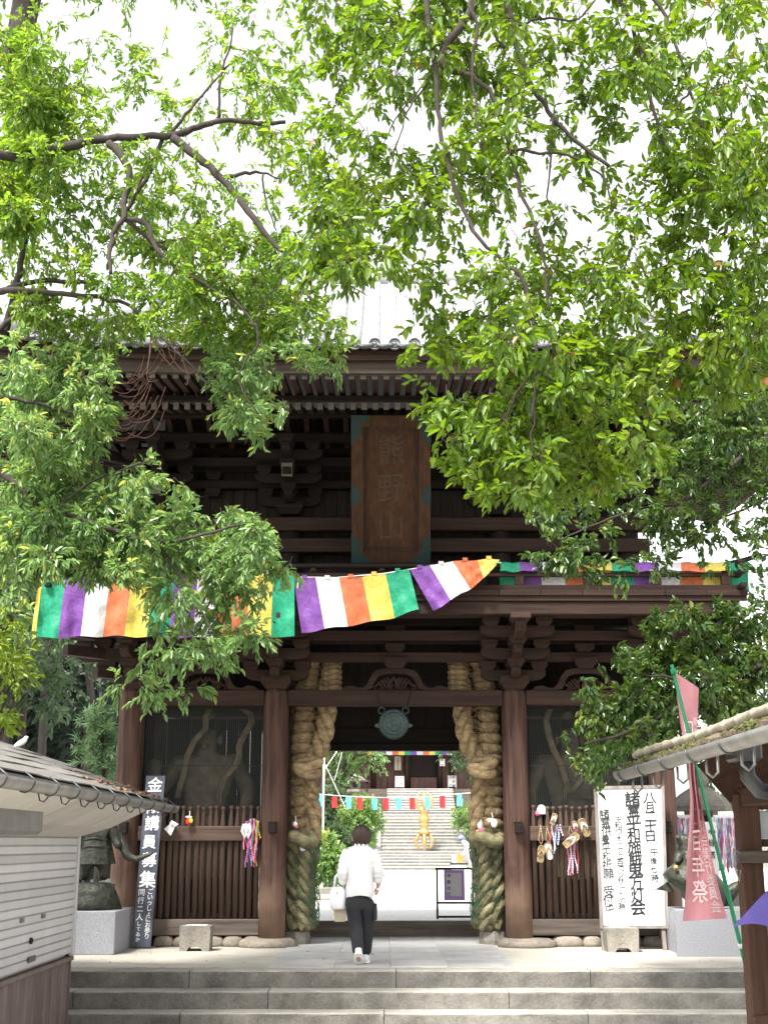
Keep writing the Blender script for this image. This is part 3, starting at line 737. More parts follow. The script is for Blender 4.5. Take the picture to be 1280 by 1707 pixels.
# ---- gong
gc = W(656, 1207, GY - .22)
gong = thing('gong', 'round greenish bronze gong hanging on chains over the passage', 'gong', gc)
r0 = .205
q = MB(); q.lathe([(.02, -.095), (.12, -.09), (.17, -.06), (r0, -.03), (r0 + .012, 0), (r0, .03), (.18, .05), (.172, .048), (.165, .062), (.125, .078), (.119, .074), (.112, .082), (.06, .092), (.054, .087), (.045, .097), (.01, .10)], gc, 40, 'y')
q.build('disc', M['gong'], gong, True)
for sx in (-1, 1):
    c0 = gc + Vector((sx * .15, 0, .17))
    q = MB(); q.tube([c0 + Vector((.045 * math.cos(t) * 1 + sx * .02, 0, .045 * math.sin(t) + .02)) for t in [j * math.pi / 6 for j in range(13)]], .011, 6); q.build('ear', M['gong'], gong, True)
    q = MB(); q.prism([(0, -.03), (.06, -.015), (.06, .015), (0, .03)] if sx > 0 else [(0, .03), (-.06, .015), (-.06, -.015), (0, -.03)], gc + Vector((sx * r0, -.02, -.02)), (1, 0, 0), (0, 0, 1), (0, .04, 0)); q.build('side_lug', M['gong'], gong)
    a = c0 + Vector((sx * .035, 0, .05)); c = W(627 if sx < 0 else 685, 1153, GY - .12)
    q = MB()
    for j in range(9):
        p = a.lerp(c, (j + .5) / 9); d = (c - a).normalized() * .022; s_ = Vector((.008, 0, 0)) if j % 2 else Vector((0, .008, 0))
        q.tube([p - d - s_, p + d - s_, p + d + s_, p - d + s_, p - d - s_], .0035, 5)
    q.build('chain', M['iron'], gong)

# ---- giant straw ropes
def twist(b, path, rh, rs, n=3, turns=4, steps=60, ph0=0, seg=8):
    path = [Vector(p) for p in path]; L = len(path) - 1
    def P(t):
        t = max(0, min(.9999, t)) * L; i = int(t); f = t - i
        p0, p1, p2, p3 = path[max(i - 1, 0)], path[i], path[min(i + 1, L)], path[min(i + 2, L)]
        return .5 * ((2 * p1) + (p2 - p0) * f + (2 * p0 - 5 * p1 + 4 * p2 - p3) * f * f + (3 * p1 - p0 - 3 * p2 + p3) * f ** 3)
    out = []
    for s in range(n):
        pts = []
        for k in range(steps + 1):
            t = k / steps; c = P(t); d = (P(t + .01) - P(t - .01)).normalized()
            a = Vector((0, 1, 0)); a = (a - d * a.dot(d)).normalized(); e = d.cross(a)
            th = ph0 + 2 * math.pi * (s / n + turns * t)
            rr = rh if not callable(rh) else rh(t)
            pts.append(c + (a * math.cos(th) + e * math.sin(th)) * rr)
        q = b if b is not None else MB(); rad = [(rs if not callable(rs) else rs(k / steps)) * random.uniform(.92, 1.08) for k in range(steps + 1)]
        q.tube(pts, rad, 22); nb = 22
        for k in range(steps + 1):            # yarns laid round the strand
            for j in range(nb):
                i = len(q.v) - nb * (steps + 1) + k * nb + j; v = Vector(q.v[i]); f = 1 + .085 * math.sin(6 * 2 * math.pi * j / nb + k * .75 * (1 if turns > 0 else -1)) + random.uniform(-.03, .03)
                q.v[i] = tuple(pts[k] + (v - pts[k]) * f)
        out.append(q)
    return out
def rope(sgn, label):
    X = lambda x: x if sgn < 0 else 1316 - x           # mirrored about the middle of the gate
    RY = GY + .42
    root = thing('giant_straw_rope', label, 'straw rope', W(X(497), 1560, RY), 'giant straw ropes inside the gate')
    pc_ = [(523, 1100), (516, 1125), (511, 1150), (507, 1190), (503, 1230), (501, 1270), (499, 1310), (499, 1350), (500, 1392)]
    if sgn > 0: pc_ = [(x - 4, y) for x, y in pc_]
    P = [W(X(x), y, RY) for x, y in pc_]
    n = 19
    for k in range(n):          # tightly wound column
        t = k / (n - 1) * (len(P) - 1); i = min(int(t), len(P) - 2); c = P[i].lerp(P[i + 1], t - i)
        r = (.115 + .04 * min(1, k / 4)) * random.uniform(.94, 1.06); h = .082; q = MB()
        nb = 40; q.lathe([(r * .5, -h), (r * .80, -h * .82), (r * .93, -h * .55), (r * 1.0, -h * .2), (r * 1.0, h * .2), (r * .93, h * .55), (r * .80, h * .82), (r * .5, h)], (0, 0, 0), nb)
        q.v = [(v[0] * f, v[1] * f, v[2] + .006 * math.sin(j_ * .9)) for j_, v in enumerate(q.v) for f in [1 + .035 * math.sin((j_ % nb) * 2 * math.pi * 9 / nb + (j_ // nb) * 1.3) + random.uniform(-.022, .022)]]
        o = inst('coil', q.mesh('coil', M['straw'], True), c, root, (random.uniform(-.12, .12), random.uniform(-.16, .02) * -sgn, 0))
    pb = [(556, 1095), (549, 1130), (546, 1170), (543, 1210), (534, 1245), (519, 1275), (516, 1310), (522, 1350), (521, 1400)]
    for q in twist(None, [W(X(x), y, RY - .05) for x, y in pb], lambda t: .082 - .02 * t, lambda t: .072 - .014 * t, 3, 3.5 * sgn, 80): q.build('rope_strand', M['straw'], root, True)
    kc = W(X(513), 1277, RY - .22)
    for (dz, rr, tilt) in ((.03, .155, .5), (-.07, .14, -.45)):
        q = MB(); q.tube([Vector((rr * 1.1 * math.cos(t), .11 * math.sin(t) - .02, rr * .4 * math.sin(t + tilt))) for t in [j * math.pi / 9 for j in range(18)]] + [Vector((rr * 1.1, -.02, rr * .4 * math.sin(tilt)))], [.07 * random.uniform(.9, 1.1) for _ in range(19)], 9, False)
        inst('knot', q.mesh('knot', M['straw'], True), kc + Vector((0, 0, dz)), root)
    # mossy lower half in a green net
    for (lo, rh_, rs_, tn, dY) in (([(493, 1388), (491, 1420), (488, 1460), (490, 1500), (492, 1548)], .066, .056, 2.1, -.10), ([(511, 1385), (508, 1425), (506, 1465), (503, 1505), (507, 1548)], .058, .050, 3.0, -.14),
                                 ([(521, 1390), (521, 1430), (515, 1470), (513, 1505), (518, 1545)], .05, .046, 2.6, .02), ([(500, 1390), (498, 1440), (497, 1500), (499, 1545)], .09, .08, 1.6, .08)):
        for q in twist(None, [W(X(x), y, RY + dY) for x, y in lo], lambda t, r0=rh_: r0 * (1 + .2 * math.sin(t * 11)), lambda t, r0=rs_: r0 * (1 + .15 * math.sin(t * 9)), 3, tn * sgn, 60, random.uniform(0, 6)): q.build('lower_rope_strand', M['strawg'], root, True)
    kc = W(X(503), 1400, RY - .25)
    q = MB(); q.tube([Vector((.17 * math.cos(t), .1 * math.sin(t), .05 * math.sin(t * 2))) for t in [j * math.pi / 9 for j in range(19)]], [.085 * random.uniform(.9, 1.12) for _ in range(19)], 9, False)
    inst('knot', q.mesh('knot', M['strawg'], True), kc, root)
    q = MB(); nc, nr = 26, 30
    def NP(i, j):
        t = j / nr; y = 1392 + 150 * t; x = 506 - 4 * math.sin(t * 3); rr = .232 + .02 * math.sin(t * 11) + .02 * math.sin(i * 1.7 + j)
        a = 2 * math.pi * (i + .5 * (j % 2)) / nc; c = W(X(x), y, RY); return c + Vector((rr * math.cos(a), rr * math.sin(a) * .95, .01 * math.sin(i * 2.1)))
    for j in range(nr):
        for i in range(nc):
            q.tube([NP(i, j), NP(i, j + 1)], .0045, 3, False); q.tube([NP(i, j), NP(i - 1 if j % 2 == 0 else i + 1, j + 1)], .0045, 3, False)
    q.build('net', M['net'], root)
    b0 = W(X(494), 1566, RY); q = MB(); q.lathe([(.19, -.01), (.20, .06), (.19, .17), (.16, .19)], (b0.x, b0.y, 0), 8); q.build('foot_stone', M['stone'], root)
    # loose straw ends standing off the rope
    for (nm_, y0_, y1_, m_, cnt) in (('loose_straw', 1110, 1390, 'straw', 3600), ('loose_mossy_straw', 1380, 1548, 'strawg', 4200)):
        q = MB()
        for _ in range(cnt):
            t = random.random(); y = y0_ + (y1_ - y0_) * t
            if nm_ == 'loose_straw': xc, rr = (random.choice((506, 530)) if y < 1270 else 508), .17 if y < 1270 else .2
            else: xc, rr = 503, .215 + .03 * math.sin(y * .3)
            a = random.uniform(math.pi, 2 * math.pi) if random.random() < .8 else random.uniform(0, 6.28)
            c0 = W(X(xc), y, RY) + Vector((math.cos(a) * rr, math.sin(a) * rr, 0)); tg = random.choice((-1, 1)); d = Vector((-math.sin(a) * tg * 1.1 + math.cos(a) * .35 + random.uniform(-.4, .4), math.cos(a) * tg + math.sin(a) * .35, random.uniform(-.9, .4))).normalized() * random.uniform(.04, .11); s_ = Vector((random.uniform(-1, 1), 0, random.uniform(-1, 1))).normalized() * .0022
            q.add([c0 - s_ - d * .3, c0 + s_ - d * .3, c0 + d + s_ * .3], [(0, 1, 2)])
        o = q.build(nm_, M[m_], root); o['kind'] = 'stuff'
    # upper end wound over the beam
    for (x, y, h_) in ((552, 1118, 6), (518, 1112, 2)):
        for k in range(h_):
            c = W(X(x + 1), y - 14 + k * 9, RY - .1); q = MB(); rr = .155 if h_ > 3 else .13
            q.lathe([(rr * .6, -.05), (rr * .95, -.03), (rr, 0), (rr * .95, .03), (rr * .6, .05)], (0, 0, 0), 14, jit=.04, rnd=random)
            inst('binding', q.mesh('binding', M['straw'], True), c, root, (0, .12 * sgn, 0))
    return root
rope(-1, 'giant straw rope left of the passage, by the picket fence with the paper crane garland')
rope(1, 'giant straw rope right of the passage, by the picket fence with the straw sandals')
M['pinky'] = mat('pink_fabric', (.62, .12, .22), .8, .3, 9); M['redy'] = mat('red_fabric', (.6, .03, .03), .8, .2, 9); M['yel'] = mat('yellow_fabric', (.75, .5, .04), .8, .2, 9)
def charm(px, py, Y, label, items):
    c = W(px, py, Y); root = thing('hanging_charm', label, 'charm', c)
    for (name, dx, dz, sx, sz, m_) in items:
        p = c + Vector((dx, 0, dz)); q = MB(); q.lathe([(.2, -1), (.75, -.8), (1, -.2), (.95, .4), (.5, .9), (.1, 1)], (0, 0, 0), 10, sx=sx, sy=.025, jit=.08, rnd=random)
        q.v = [(a + p.x, b + p.y, e * sz + p.z) for a, b, e in q.v]; q.build(name, M[m_], root, True)
    q = MB(); q.tube([c, c + Vector((.01, .0, .06)), c + Vector((0, .06, .13))], .005, 5); q.build('string', M['white'], root)
RYc = GY + .42 - .30
charm(505, 1408, RYc, 'white knitted pouch hung on the left straw rope', [('pouch', -.0, -.03, .045, .06, 'white'), ('flap', 0, .03, .03, .02, 'paper')])
charm(519, 1402, RYc, 'narrow white tag on a long cord on the left straw rope', [('tag', 0, -.05, .028, .05, 'white')])
charm(492, 1376, RYc, 'small pink and white charm at the knot of the left straw rope', [('ribbon', 0, .02, .035, .035, 'white'), ('bead', .02, -.02, .03, .025, 'pinky')])
charm(802, 1382, RYc, 'crimson and white charm on the right straw rope', [('ribbon', -.02, .05, .035, .05, 'white'), ('bead', .0, -.01, .05, .04, 'pinky'), ('bead', -.05, -.03, .03, .02, 'yel')])
charm(820, 1370, RYc, 'clear and white round charm on the right straw rope', [('ribbon', -.03, .02, .04, .03, 'white'), ('disc', .03, -.02, .05, .06, 'paper')])

# ---- five-colour curtains on the balcony
def curtain(label, Y, tops, bots, cols, wob=.028, red=None):
    root = thing('striped_curtain', label, 'curtain', W(tops[0][0], (tops[0][1] + bots[0][1]) / 2, Y), 'five-colour curtains on the balcony')
    for k, c in enumerate(cols):
        t0, t1, b0, b1 = tops[k], tops[k + 1], bots[k], bots[k + 1]; P = []; nu, nv = 8, 12
        for j in range(nv + 1):
            row = []; v = j / nv
            for i in range(nu + 1):
                u = i / nu; x = (t0[0] * (1 - u) + t1[0] * u) * (1 - v) + (b0[0] * (1 - u) + b1[0] * u) * v
                y = (t0[1] * (1 - u) + t1[1] * u) * (1 - v) + (b0[1] * (1 - u) + b1[1] * u) * v
                s = k + u
                y += (v ** 2) * 1.5 * math.sin(s * 3.7) + (1 - v) * 1.0 * math.sin(s * 5)
                d = wob * (math.sin(s * 4.6 + v * 2) + .6 * math.sin(s * 9.1 - v * 5) + .35 * math.sin(v * 14 + s * 3)) * (.3 + v)
                row.append(W(x, y, Y + d - .05 * v))
            P.append(row)
        q = MB(); q.grid(P); q.build('stripe', FL[c], root, True)
        a = P[0][nu // 2]; q = MB(); q.box(a.x - .035, a.x + .035, a.y - .012, a.y + .012, a.z - .01, a.z + .04); q.build('loop', FL[c], root)
    return root
CY = BY - .16
xt = [66, 74, 110, 147, 184, 220, 256, 292, 330, 366, 402, 416, 455, 491]
xb = [52, 60, 97, 135, 172, 208, 245, 282, 322, 358, 372, 411, 452, 491]
cols = 'YGPWOYGPWOOYG'
curtain('long curtain of two colour sets at the left, half hidden behind leaves', CY, [(x, 958 + 5 * math.sin((x - 66) / 425 * math.pi)) for x in xt], [(x, 1062 + 1.5 * math.sin(x / 40)) for x in xb], cols)
curtain('five striped curtain rising to the right over the middle of the gate, purple to green', CY + .02,
        [(489, 963), (526, 963), (565, 963), (604, 961), (643, 956), (682, 949)], [(503, 1055), (541, 1049), (580, 1043), (619, 1037), (658, 1029), (698, 1016)], 'PWOYG', .022)
curtain('short gathered curtain slanting up to the rail at the centre, purple to yellow', CY - .02,
        [(683, 949), (716, 943), (754, 936), (796, 933), (833, 932)], [(722, 1018), (751, 1001), (784, 981), (806, 965), (826, 942)], 'PWOY', .025)
root = thing('striped_curtain', 'rightmost curtain, folded over the balcony rail in a narrow strip', 'curtain', W(1040, 950, yb), 'five-colour curtains on the balcony')
xr = [833, 865, 903, 942, 980, 1018, 1056, 1096, 1133, 1172, 1208, 1248]
zrail = zt2 + .02
for k, c in enumerate('GPWOYGPWOYG'):
    P = []
    sec = [(-.075, -.085), (-.068, -.03), (-.05, .035), (0, .055), (.05, .02), (.075, -.1), (.08, -.25), (.08, -.36)]
    for (dy, dz) in sec:
        row = []
        for i in range(7):
            u = i / 6; x = W(xr[k] + (xr[k + 1] - xr[k]) * u, 945, yb).x; s = k + u
            row.append(Vector((x, yb + dy * (1 + .15 * math.sin(s * 6)), zrail + dz * (1 if dz > 0 else 1 + .12 * math.sin(s * 2.3)) + .008 * math.sin(s * 7))))
        P.append(row)
    q = MB(); q.grid(P); q.build('stripe', FL[c], root, True)
q = MB(); q.tube([W(30, 945, CY + .03), W(70, 958, CY + .03), W(280, 964, CY + .03), W(490, 962, CY + .03), W(560, 963, CY + .03), W(640, 956, CY + .03), W(690, 948, CY + .03), W(760, 936, CY + .1), W(835, 938, CY + .1)], .008, 6)
tag(q.build('curtain_cord', M['white']), 'thin white cord carrying the striped curtains along the balcony', 'cord')

# ---- guardian statues in the chambers
M['nio'] = mat('old_painted_wood', (.10, .074, .052), .85, .5, 6, bump=.4, bscale=20)
M['nior'] = mat('statue_scarf', (.17, .13, .08), .8, .4, 10)
def nio(cx, sgn, label):
    root = thing('guardian_statue', label, 'statue', (cx, GY + .95, .30), 'guardian statues in the gate chambers')
    y = GY + .95
    V = lambda x, z, dy=0: Vector((cx + sgn * x * 1.17, y + dy * 1.17, .3 + (z - .3) * 1.17))
    pts = [V(0, 1.45), V(.02, 1.75, -.03), V(.03, 2.05, -.06), V(.02, 2.28, -.06), V(.03, 2.48, -.10), V(.04, 2.66, -.10),          # hips..head
           V(-.34, 2.2, -.04), V(-.55, 1.85, .02), V(-.62, 2.05, -.22), V(-.60, 2.25, -.30),                                         # arm raised
           V(.38, 2.22, -.04), V(.56, 1.88, .0), V(.52, 1.5, -.12), V(.50, 1.36, -.16),                                             # arm hanging
           V(-.17, 1.35), V(-.27, .9, -.08), V(-.25, .45), V(-.27, .36, -.18),
           V(.18, 1.35), V(.25, .9, -.02), V(.30, .45, .05), V(.34, .36, -.1)]
    E_ = [(0, 1), (1, 2), (2, 3), (3, 4), (4, 5), (2, 6), (6, 7), (7, 8), (8, 9), (2, 10), (10, 11), (11, 12), (12, 13), (0, 14), (14, 15), (15, 16), (16, 17), (0, 18), (18, 19), (19, 20), (20, 21)]
    rad = [r * 1.12 for r in (.25, .23, .29, .12, .145, .12, .14, .105, .085, .09, .14, .11, .085, .08, .17, .13, .09, .07, .17, .13, .09, .07)]
    skin('body', pts, E_, rad, M['nio'], root)
    q = MB(); q.lathe([(.02, 0), (.075, .02), (.085, .08), (.05, .12), (.02, .13)], V(.04, 2.76, -.08), 10); q.build('topknot', M['nio'], root, True)
    q = MB()
    for (ax, az, r) in ((-.05, 2.56, .035), (.09, 2.56, .035), (.02, 2.50, .04), (.02, 2.41, .05)):
        c = V(ax, az, -.23); q.lathe([(r * .2, -r), (r, 0), (r * .2, r)], c, 8)
    for sx in (-1, 1):
        c = V(.03 + sx * .16, 2.5, -.1); q.lathe([(.01, -.08), (.04, -.03), (.045, .03), (.01, .08)], c, 8)
    q.build('face_features', M['nio'], root, True)
    q = MB(); rings = []
    for k in range(9):
        t = k / 8; z = 1.55 - .75 * t; rr = .30 + .12 * t
        rings.append([V(0, z) + Vector((rr * math.cos(a) * (1 + .08 * math.sin(a * 9 + t * 3)), rr * .8 * math.sin(a) * (1 + .08 * math.sin(a * 9)), .02 * math.sin(a * 5))) for a in [2 * math.pi * j / 40 for j in range(40)]])
    q.loft(rings, False); q.build('skirt', M['nior'], root, True)
    if cx < GX:
        sc = [[(352, 1178), (343, 1195), (343, 1215), (325, 1235), (313, 1260), (307, 1290), (300, 1310), (296, 1330)],
              [(398, 1178), (418, 1190), (420, 1205), (408, 1225), (399, 1245), (400, 1262), (392, 1278), (375, 1298), (366, 1325), (367, 1345)]]
    else:
        sc = [[(918, 1178), (910, 1200), (914, 1225), (922, 1250), (935, 1275), (945, 1310), (940, 1340)],
              [(1010, 1200), (990, 1230), (985, 1260), (975, 1290), (960, 1310), (945, 1325), (985, 1330)]]
    for pl_ in sc:
        q = MB()
        for off in (-.02, .02):
            q.tube([W(x, yy, GY + .62) + Vector((off, .02 * math.sin(k * 1.3), 0)) for k, (x, yy) in enumerate(pl_)], [.02, .028, .032, .03, .028, .026, .024, .022, .02, .015][:len(pl_)], 7)
        q.build('scarf', M['nior'], root, True)
    q = MB(); q.lathe([(.5, .28), (.48, .32), (.40, .36), (.3, .38)], (cx, y, 0), 14, sy=.8, jit=.08, rnd=random); q.build('rock_base', M['rock'], root, True)
nio(bays[0] - .08, 1, 'muscular wooden guardian statue with scarf behind netting in the left chamber')
nio(bays[2] - .1, -1, 'wooden guardian statue behind netting in the right chamber, partly hidden by leaves')

# ---- small things on the picket fences
def beads(root, name, px, y0, y1, m_, Y, r=.012, sway=.02):
    q = MB(); a = W(px, y0, Y); b = W(px + random.uniform(-2, 2), y1, Y); n = max(4, int((a - b).length / .03))
    for k in range(n):
        c = a.lerp(b, k / n) + Vector((sway * math.sin(k * .35 + px), .01 * math.sin(k), 0))
        q.lathe([(.2, -1), (1, -.3), (.9, .5), (.1, 1)], (0, 0, 0), 5); m = len(q.v)
        for i in range(m - 20, m): v = q.v[i]; q.v[i] = (v[0] * r + c.x, v[1] * r + c.y, v[2] * r * 1.5 + c.z)
    return q.build(name, m_, root)
CR = [mat('crane_' + n_, c, .7, .25, 60) for n_, c in (('pink', (.68, .25, .38)), ('red', (.55, .06, .10)), ('violet', (.36, .14, .42)), ('blue', (.13, .25, .50)), ('teal', (.14, .45, .45)), ('gold', (.62, .45, .06)), ('white', (.75, .72, .72)))]
FYc = GY - .13
root = thing('paper_crane_garland', 'bundle of pink and violet folded paper strings at the right end of the left fence', 'garland', W(425, 1364, FYc))
for k in range(16):
    x = 410 + k * 1.45; beads(root, 'crane_string', x, 1366 + abs(k - 8) * .8, (1418, 1432, 1448, 1440, 1446, 1437, 1425, 1418)[k % 8] - (18 if k > 12 else 0), CR[(0, 1, 2, 0, 3, 0, 2, 4, 0, 2, 1, 0, 5, 4, 5, 5)[k]], FYc - .02 * (k % 3))
for dx in (0, 6):
    q = MB(); q.tube([W(407 + dx, 1374, FYc - .05), W(404 + dx, 1385, FYc - .05), W(408 + dx, 1397, FYc - .05), W(412 + dx, 1385, FYc - .05), W(409 + dx, 1373, FYc - .05)], .022, 7); q.build('white_loop', M['white'], root, True)
root = thing('tied_white_cloth', 'white cloth knotted on the left fence rail beside the dark sign', 'cloth', W(286, 1378, FYc))
q = MB(); q.add([W(287, 1370, FYc), W(274, 1382, FYc - .04), W(285, 1393, FYc - .05), W(291, 1380, FYc - .06), W(288, 1376, FYc - .03)], [(0, 1, 4), (1, 2, 4), (2, 3, 4), (3, 0, 4)]); q.build('lower_tail', M['white'], root)
q = MB(); q.add([W(286, 1367, FYc), W(298, 1374, FYc - .04), W(291, 1378, FYc - .06), W(287, 1375, FYc - .03)], [(0, 3, 1), (3, 2, 1)]); q.build('upper_tail', M['white'], root)
q = MB(); c = W(287, 1373, FYc - .05); q.lathe([(.01, -.03), (.03, -.01), (.028, .015), (.01, .03)], c, 8); q.build('knot', M['white'], root, True)
charm(315, 1368, FYc - .02, 'small red and yellow bell charm standing on the left fence rail', [('bell', -.015, -.01, .03, .05, 'redy'), ('bell', .03, .0, .03, .035, 'yel'), ('bow', .0, .05, .05, .015, 'white')])
def sandal(px, py, ang, ln, m_, label, strap='straw', cord=None, flip=1):
    c = W(px, py, FYc - .04); root = thing('straw_sandal', label, 'sandal', c); a = R(ang)
    u = Vector((math.cos(a), 0, math.sin(a))); v = Vector((-math.sin(a), 0, math.cos(a)))
    q = MB(); L = ln / 2; wd = ln * .20
    prof = [(-1, .55), (-.85, .85), (-.4, .9), (.1, .95), (.5, 1.05), (.8, .95), (.95, .6), (1.0, .2)]
    poly = [(L * p, wd * h) for p, h in prof] + [(L * p, -wd * h) for p, h in prof[::-1]]
    q.prism(poly, c, u, v, (0, -.035, 0)); q.build('sole', M[m_], root)
    q = MB(); q.tube([c + u * L * p + v * wd * h * 1.0 + Vector((0, -.03, 0)) for p, h in prof] + [c + u * L * p - v * wd * h + Vector((0, -.03, 0)) for p, h in prof[::-1]], .012, 5); q.build('edge_rope', M['straw'], root, True)
    q = MB(); n0 = c + u * L * .55 + Vector((0, -.04, 0))
    for s in (1, -1): q.tube([n0, c + u * L * .2 + v * s * wd * .6 + Vector((0, -.075, 0)), c - u * L * .3 + v * s * wd * .95 + Vector((0, -.04, 0))], .011, 6)
    q.build('strap', M[strap], root, True)
    if cord:
        q = MB(); e = W(cord[0], cord[1], FYc + .02)
        for s in (-1, 1): q.tube([c + u * L * .8 + v * s * .02, (c + e) / 2 + Vector((s * .03, -.03, 0)), e + Vector((0, -.03, 0)), e + Vector((0, .09, .01))], .006, 5)
        q.build('cord', M['straw'], root, True)
sandal(901, 1424, 82, .22, 'straw', 'small straw sandal hanging lowest at the left of the right fence', 'straw', (900, 1376))
sandal(914, 1419, 100, .22, 'white', 'small white footed straw sandal hanging beside the lowest one', 'straw', (911, 1378))
sandal(951, 1401, 38, .25, 'straw', 'straw sandal hanging slanted over the grey and red paper strings', 'white', (949, 1378))
sandal(973, 1380, 112, .25, 'straw', 'pale straw sandal with white strap on the right fence next to the white board', 'white', (968, 1368))
sandal(922, 1366, 70, .15, 'straw', 'tiny straw sandal with white straps tied above the right fence rail', 'white')
sandal(958, 1378, 105, .14, 'pinky', 'tiny pink slipper on the right fence rail', 'white')
root = thing('knitted_cap', 'white and pink knitted cap over a picket top of the right fence', 'cap', W(901, 1352, GY))
q = MB(); c = W(902, 1349, GY + .015); q.lathe([(.062, -.07), (.066, -.05), (.058, -.045), (.062, 0), (.05, .04), (.02, .06)], c, 12, jit=.05, rnd=random); q.build('crown', M['white'], root, True)
q = MB(); q.lathe([(.03, -.09), (.035, -.05), (.02, -.02)], c + Vector((-.06, -.02, 0)), 8); q.build('tassel', M['pinky'], root, True)
root = thing('paper_string_bunch', 'bunch of grey, blue and red paper strings between the sandals on the right fence', 'garland', W(927, 1380, FYc))
for k in range(9): beads(root, 'paper_string', 920 + k * 1.9, 1376, (1412, 1425, 1424, 1418, 1405, 1411, 1408, 1400, 1396)[k], CR[(1, 6, 3, 6, 3, 6, 3, 0, 6)[k]], FYc - .01, .011)
root = thing('crane_tassel', 'pink and white paper tassel hanging low under the slanted sandal', 'garland', W(954, 1405, FYc))
for k in range(8): beads(root, 'paper_string', 947 + k * 1.9, 1404, 1456 + (k * 5) % 7, CR[(0, 6, 1, 6, 2, 0, 6, 1)[k]], FYc + .01, .011)

# ---- stone incense boxes
def incense(px0, px1, pyt, pyb, Y, label):
    a, c = W(px0, pyb, Y), W(px1, pyb, Y); h = W(px0, pyt, Y).z; x0, x1 = a.x, c.x; cx = (x0 + x1) / 2; hw_ = (x1 - x0) / 2
    root = thing('stone_incense_box', label, 'stone box', (cx, Y + hw_, 0), 'stone incense boxes before the gate')
    poly = [(-hw_ * .95, .0), (-hw_ * .5, 0), (-hw_ * .42, .035), (-hw_ * .25, .055), (hw_ * .25, .055), (hw_ * .42, .035), (hw_ * .5, 0), (hw_ * .95, 0), (hw_ * .96, .06), (hw_, h - .02), (hw_ * .98, h), (-hw_ * .98, h), (-hw_, h - .02), (-hw_ * .96, .06)]
    q = MB(); q.prism(poly, (cx, Y, 0), (1, 0, 0), (0, 0, 1), (0, hw_ * 1.6, 0)); q.build('basin', M['stone'], root)
    q = MB(); q.box(cx - hw_ * .7, cx + hw_ * .7, Y + .1, Y + hw_ * 1.45, h + .002, h + .006); q.build('ash_bed', M['gravel'], root)
    q = MB(); q.text('文', (cx, Y - .004, h * .56), (1, 0, 0), (0, 0, 1), .15, .0); q.build('carved_mark', M['rock'], root)
incense(298, 350, 1544, 1586, flr(1586), 'square grey stone incense box with carved mark in front of the left fence')
incense(1012, 1066, 1548, 1588, flr(1588), 'square grey stone incense box with carved mark in front of the white board')

# ---- leaning dark sign on the left
b0, b1, t0, t1 = W(222, 1578, GY - .42), W(250, 1578, GY - .42), W(244, 1293, GY - .30), W(276, 1293, GY - .30)
root = thing('dark_signboard', 'tall narrow black signboard with white handwritten characters leaning by the left pillar', 'sign', (b0 + b1) / 2)
uB = (b1 - b0).normalized(); mid0, mid1 = (b0 + b1) / 2, (t0 + t1) / 2; vB = (mid1 - mid0); hB = vB.length; vB.normalize(); nB = uB.cross(vB); nB = nB if nB.y < 0 else -nB
wB = .125
q = MB(); q.prism([(-wB, 0), (wB, 0), (wB * 1.06, hB), (-wB * 1.06, hB)], mid0, uB, vB, -nB * .04); q.build('board', M['slate'], root)
q = MB(); rr = random.Random(5)
for k, ch in enumerate('金剛講員募集'):
    f = (.945, .815, .715, .605, .50, .385)[k]; q.text(ch, mid0 + vB * hB * f + nB * .004 + uB * rr.uniform(-.012, .012), uB + vB * rr.uniform(-.06, .06), vB, (.215, .2, .21, .20, .21, .235)[k], .016)
for k, ch in enumerate('同行二人してゐか'): q.text(ch, mid0 + vB * hB * (.31, .262, .215, .168, .13, .1, .07, .04)[k] + nB * .004 - uB * .058, uB, vB, (.105, .105, .10, .11, .07, .065, .07, .07)[k] * .9, .008)
for k, ch in enumerate('ごいっしょにお参り'): q.text(ch, mid0 + vB * hB * (.315 - .032 * k) + nB * .004 + uB * .062, uB, vB, .082, .010)
q.build('lettering', M['chalk'], root)

# ---- big white notice board on the right
YS = flr(1586) + .3
TL, TR, BL, BR = W(989, 1311, YS + .12), W(1106, 1309, YS + .12), W(1000, 1548, YS - .1), W(1113, 1548, YS - .1)
root = thing('notice_board', 'large white notice board with black brush writing leaning at the right fence', 'sign', Vector(((BL.x + BR.x) / 2, YS, 0)))
def bil(u, v): return BL.lerp(BR, u).lerp(TL.lerp(TR, u), v)
nS = (BR - BL).cross(TL - BL).normalized(); nS = nS if nS.y < 0 else -nS
def quad(name, u0, u1, v0, v1, d0, d1, m_):
    q = MB(); a = [bil(u0, v0), bil(u1, v0), bil(u1, v1), bil(u0, v1)]
    q.add([p + nS * d0 for p in a] + [p + nS * d1 for p in a], [(3, 2, 1, 0), (4, 5, 6, 7), (0, 1, 5, 4), (1, 2, 6, 5), (2, 3, 7, 6), (3, 0, 4, 7)]); return q.build(name, m_, root)
quad('panel', .03, .97, .015, .985, -.015, .005, M['paper'])
M['frameg'] = wood('sign_frame', (.20, .175, .16), 'z')
for u0, u1, v0, v1 in ((0, .045, 0, 1), (.955, 1, 0, 1), (.045, .955, 0, .022), (.045, .955, .978, 1)): quad('frame', u0, u1, v0, v1, -.03, .022, M['frameg'])
q = MB(); ue = (BR - BL).normalized(); ve = (TL - BL).normalized(); rr = random.Random(9)
def col(chars, u, vtop, vbot, size, bold):
    n_ = len(chars)
    for k, ch in enumerate(chars):
        if ch == ' ': continue
        sz = size * rr.uniform(.88, 1.1); f = vtop + (vbot - vtop) * k / max(1, n_ - 1)
        q.text(ch, bil(u + rr.uniform(-.012, .012), f) + nS * .009, (ue + ve * rr.uniform(0, .14)) * rr.uniform(.9, 1.05), ve, sz, bold)
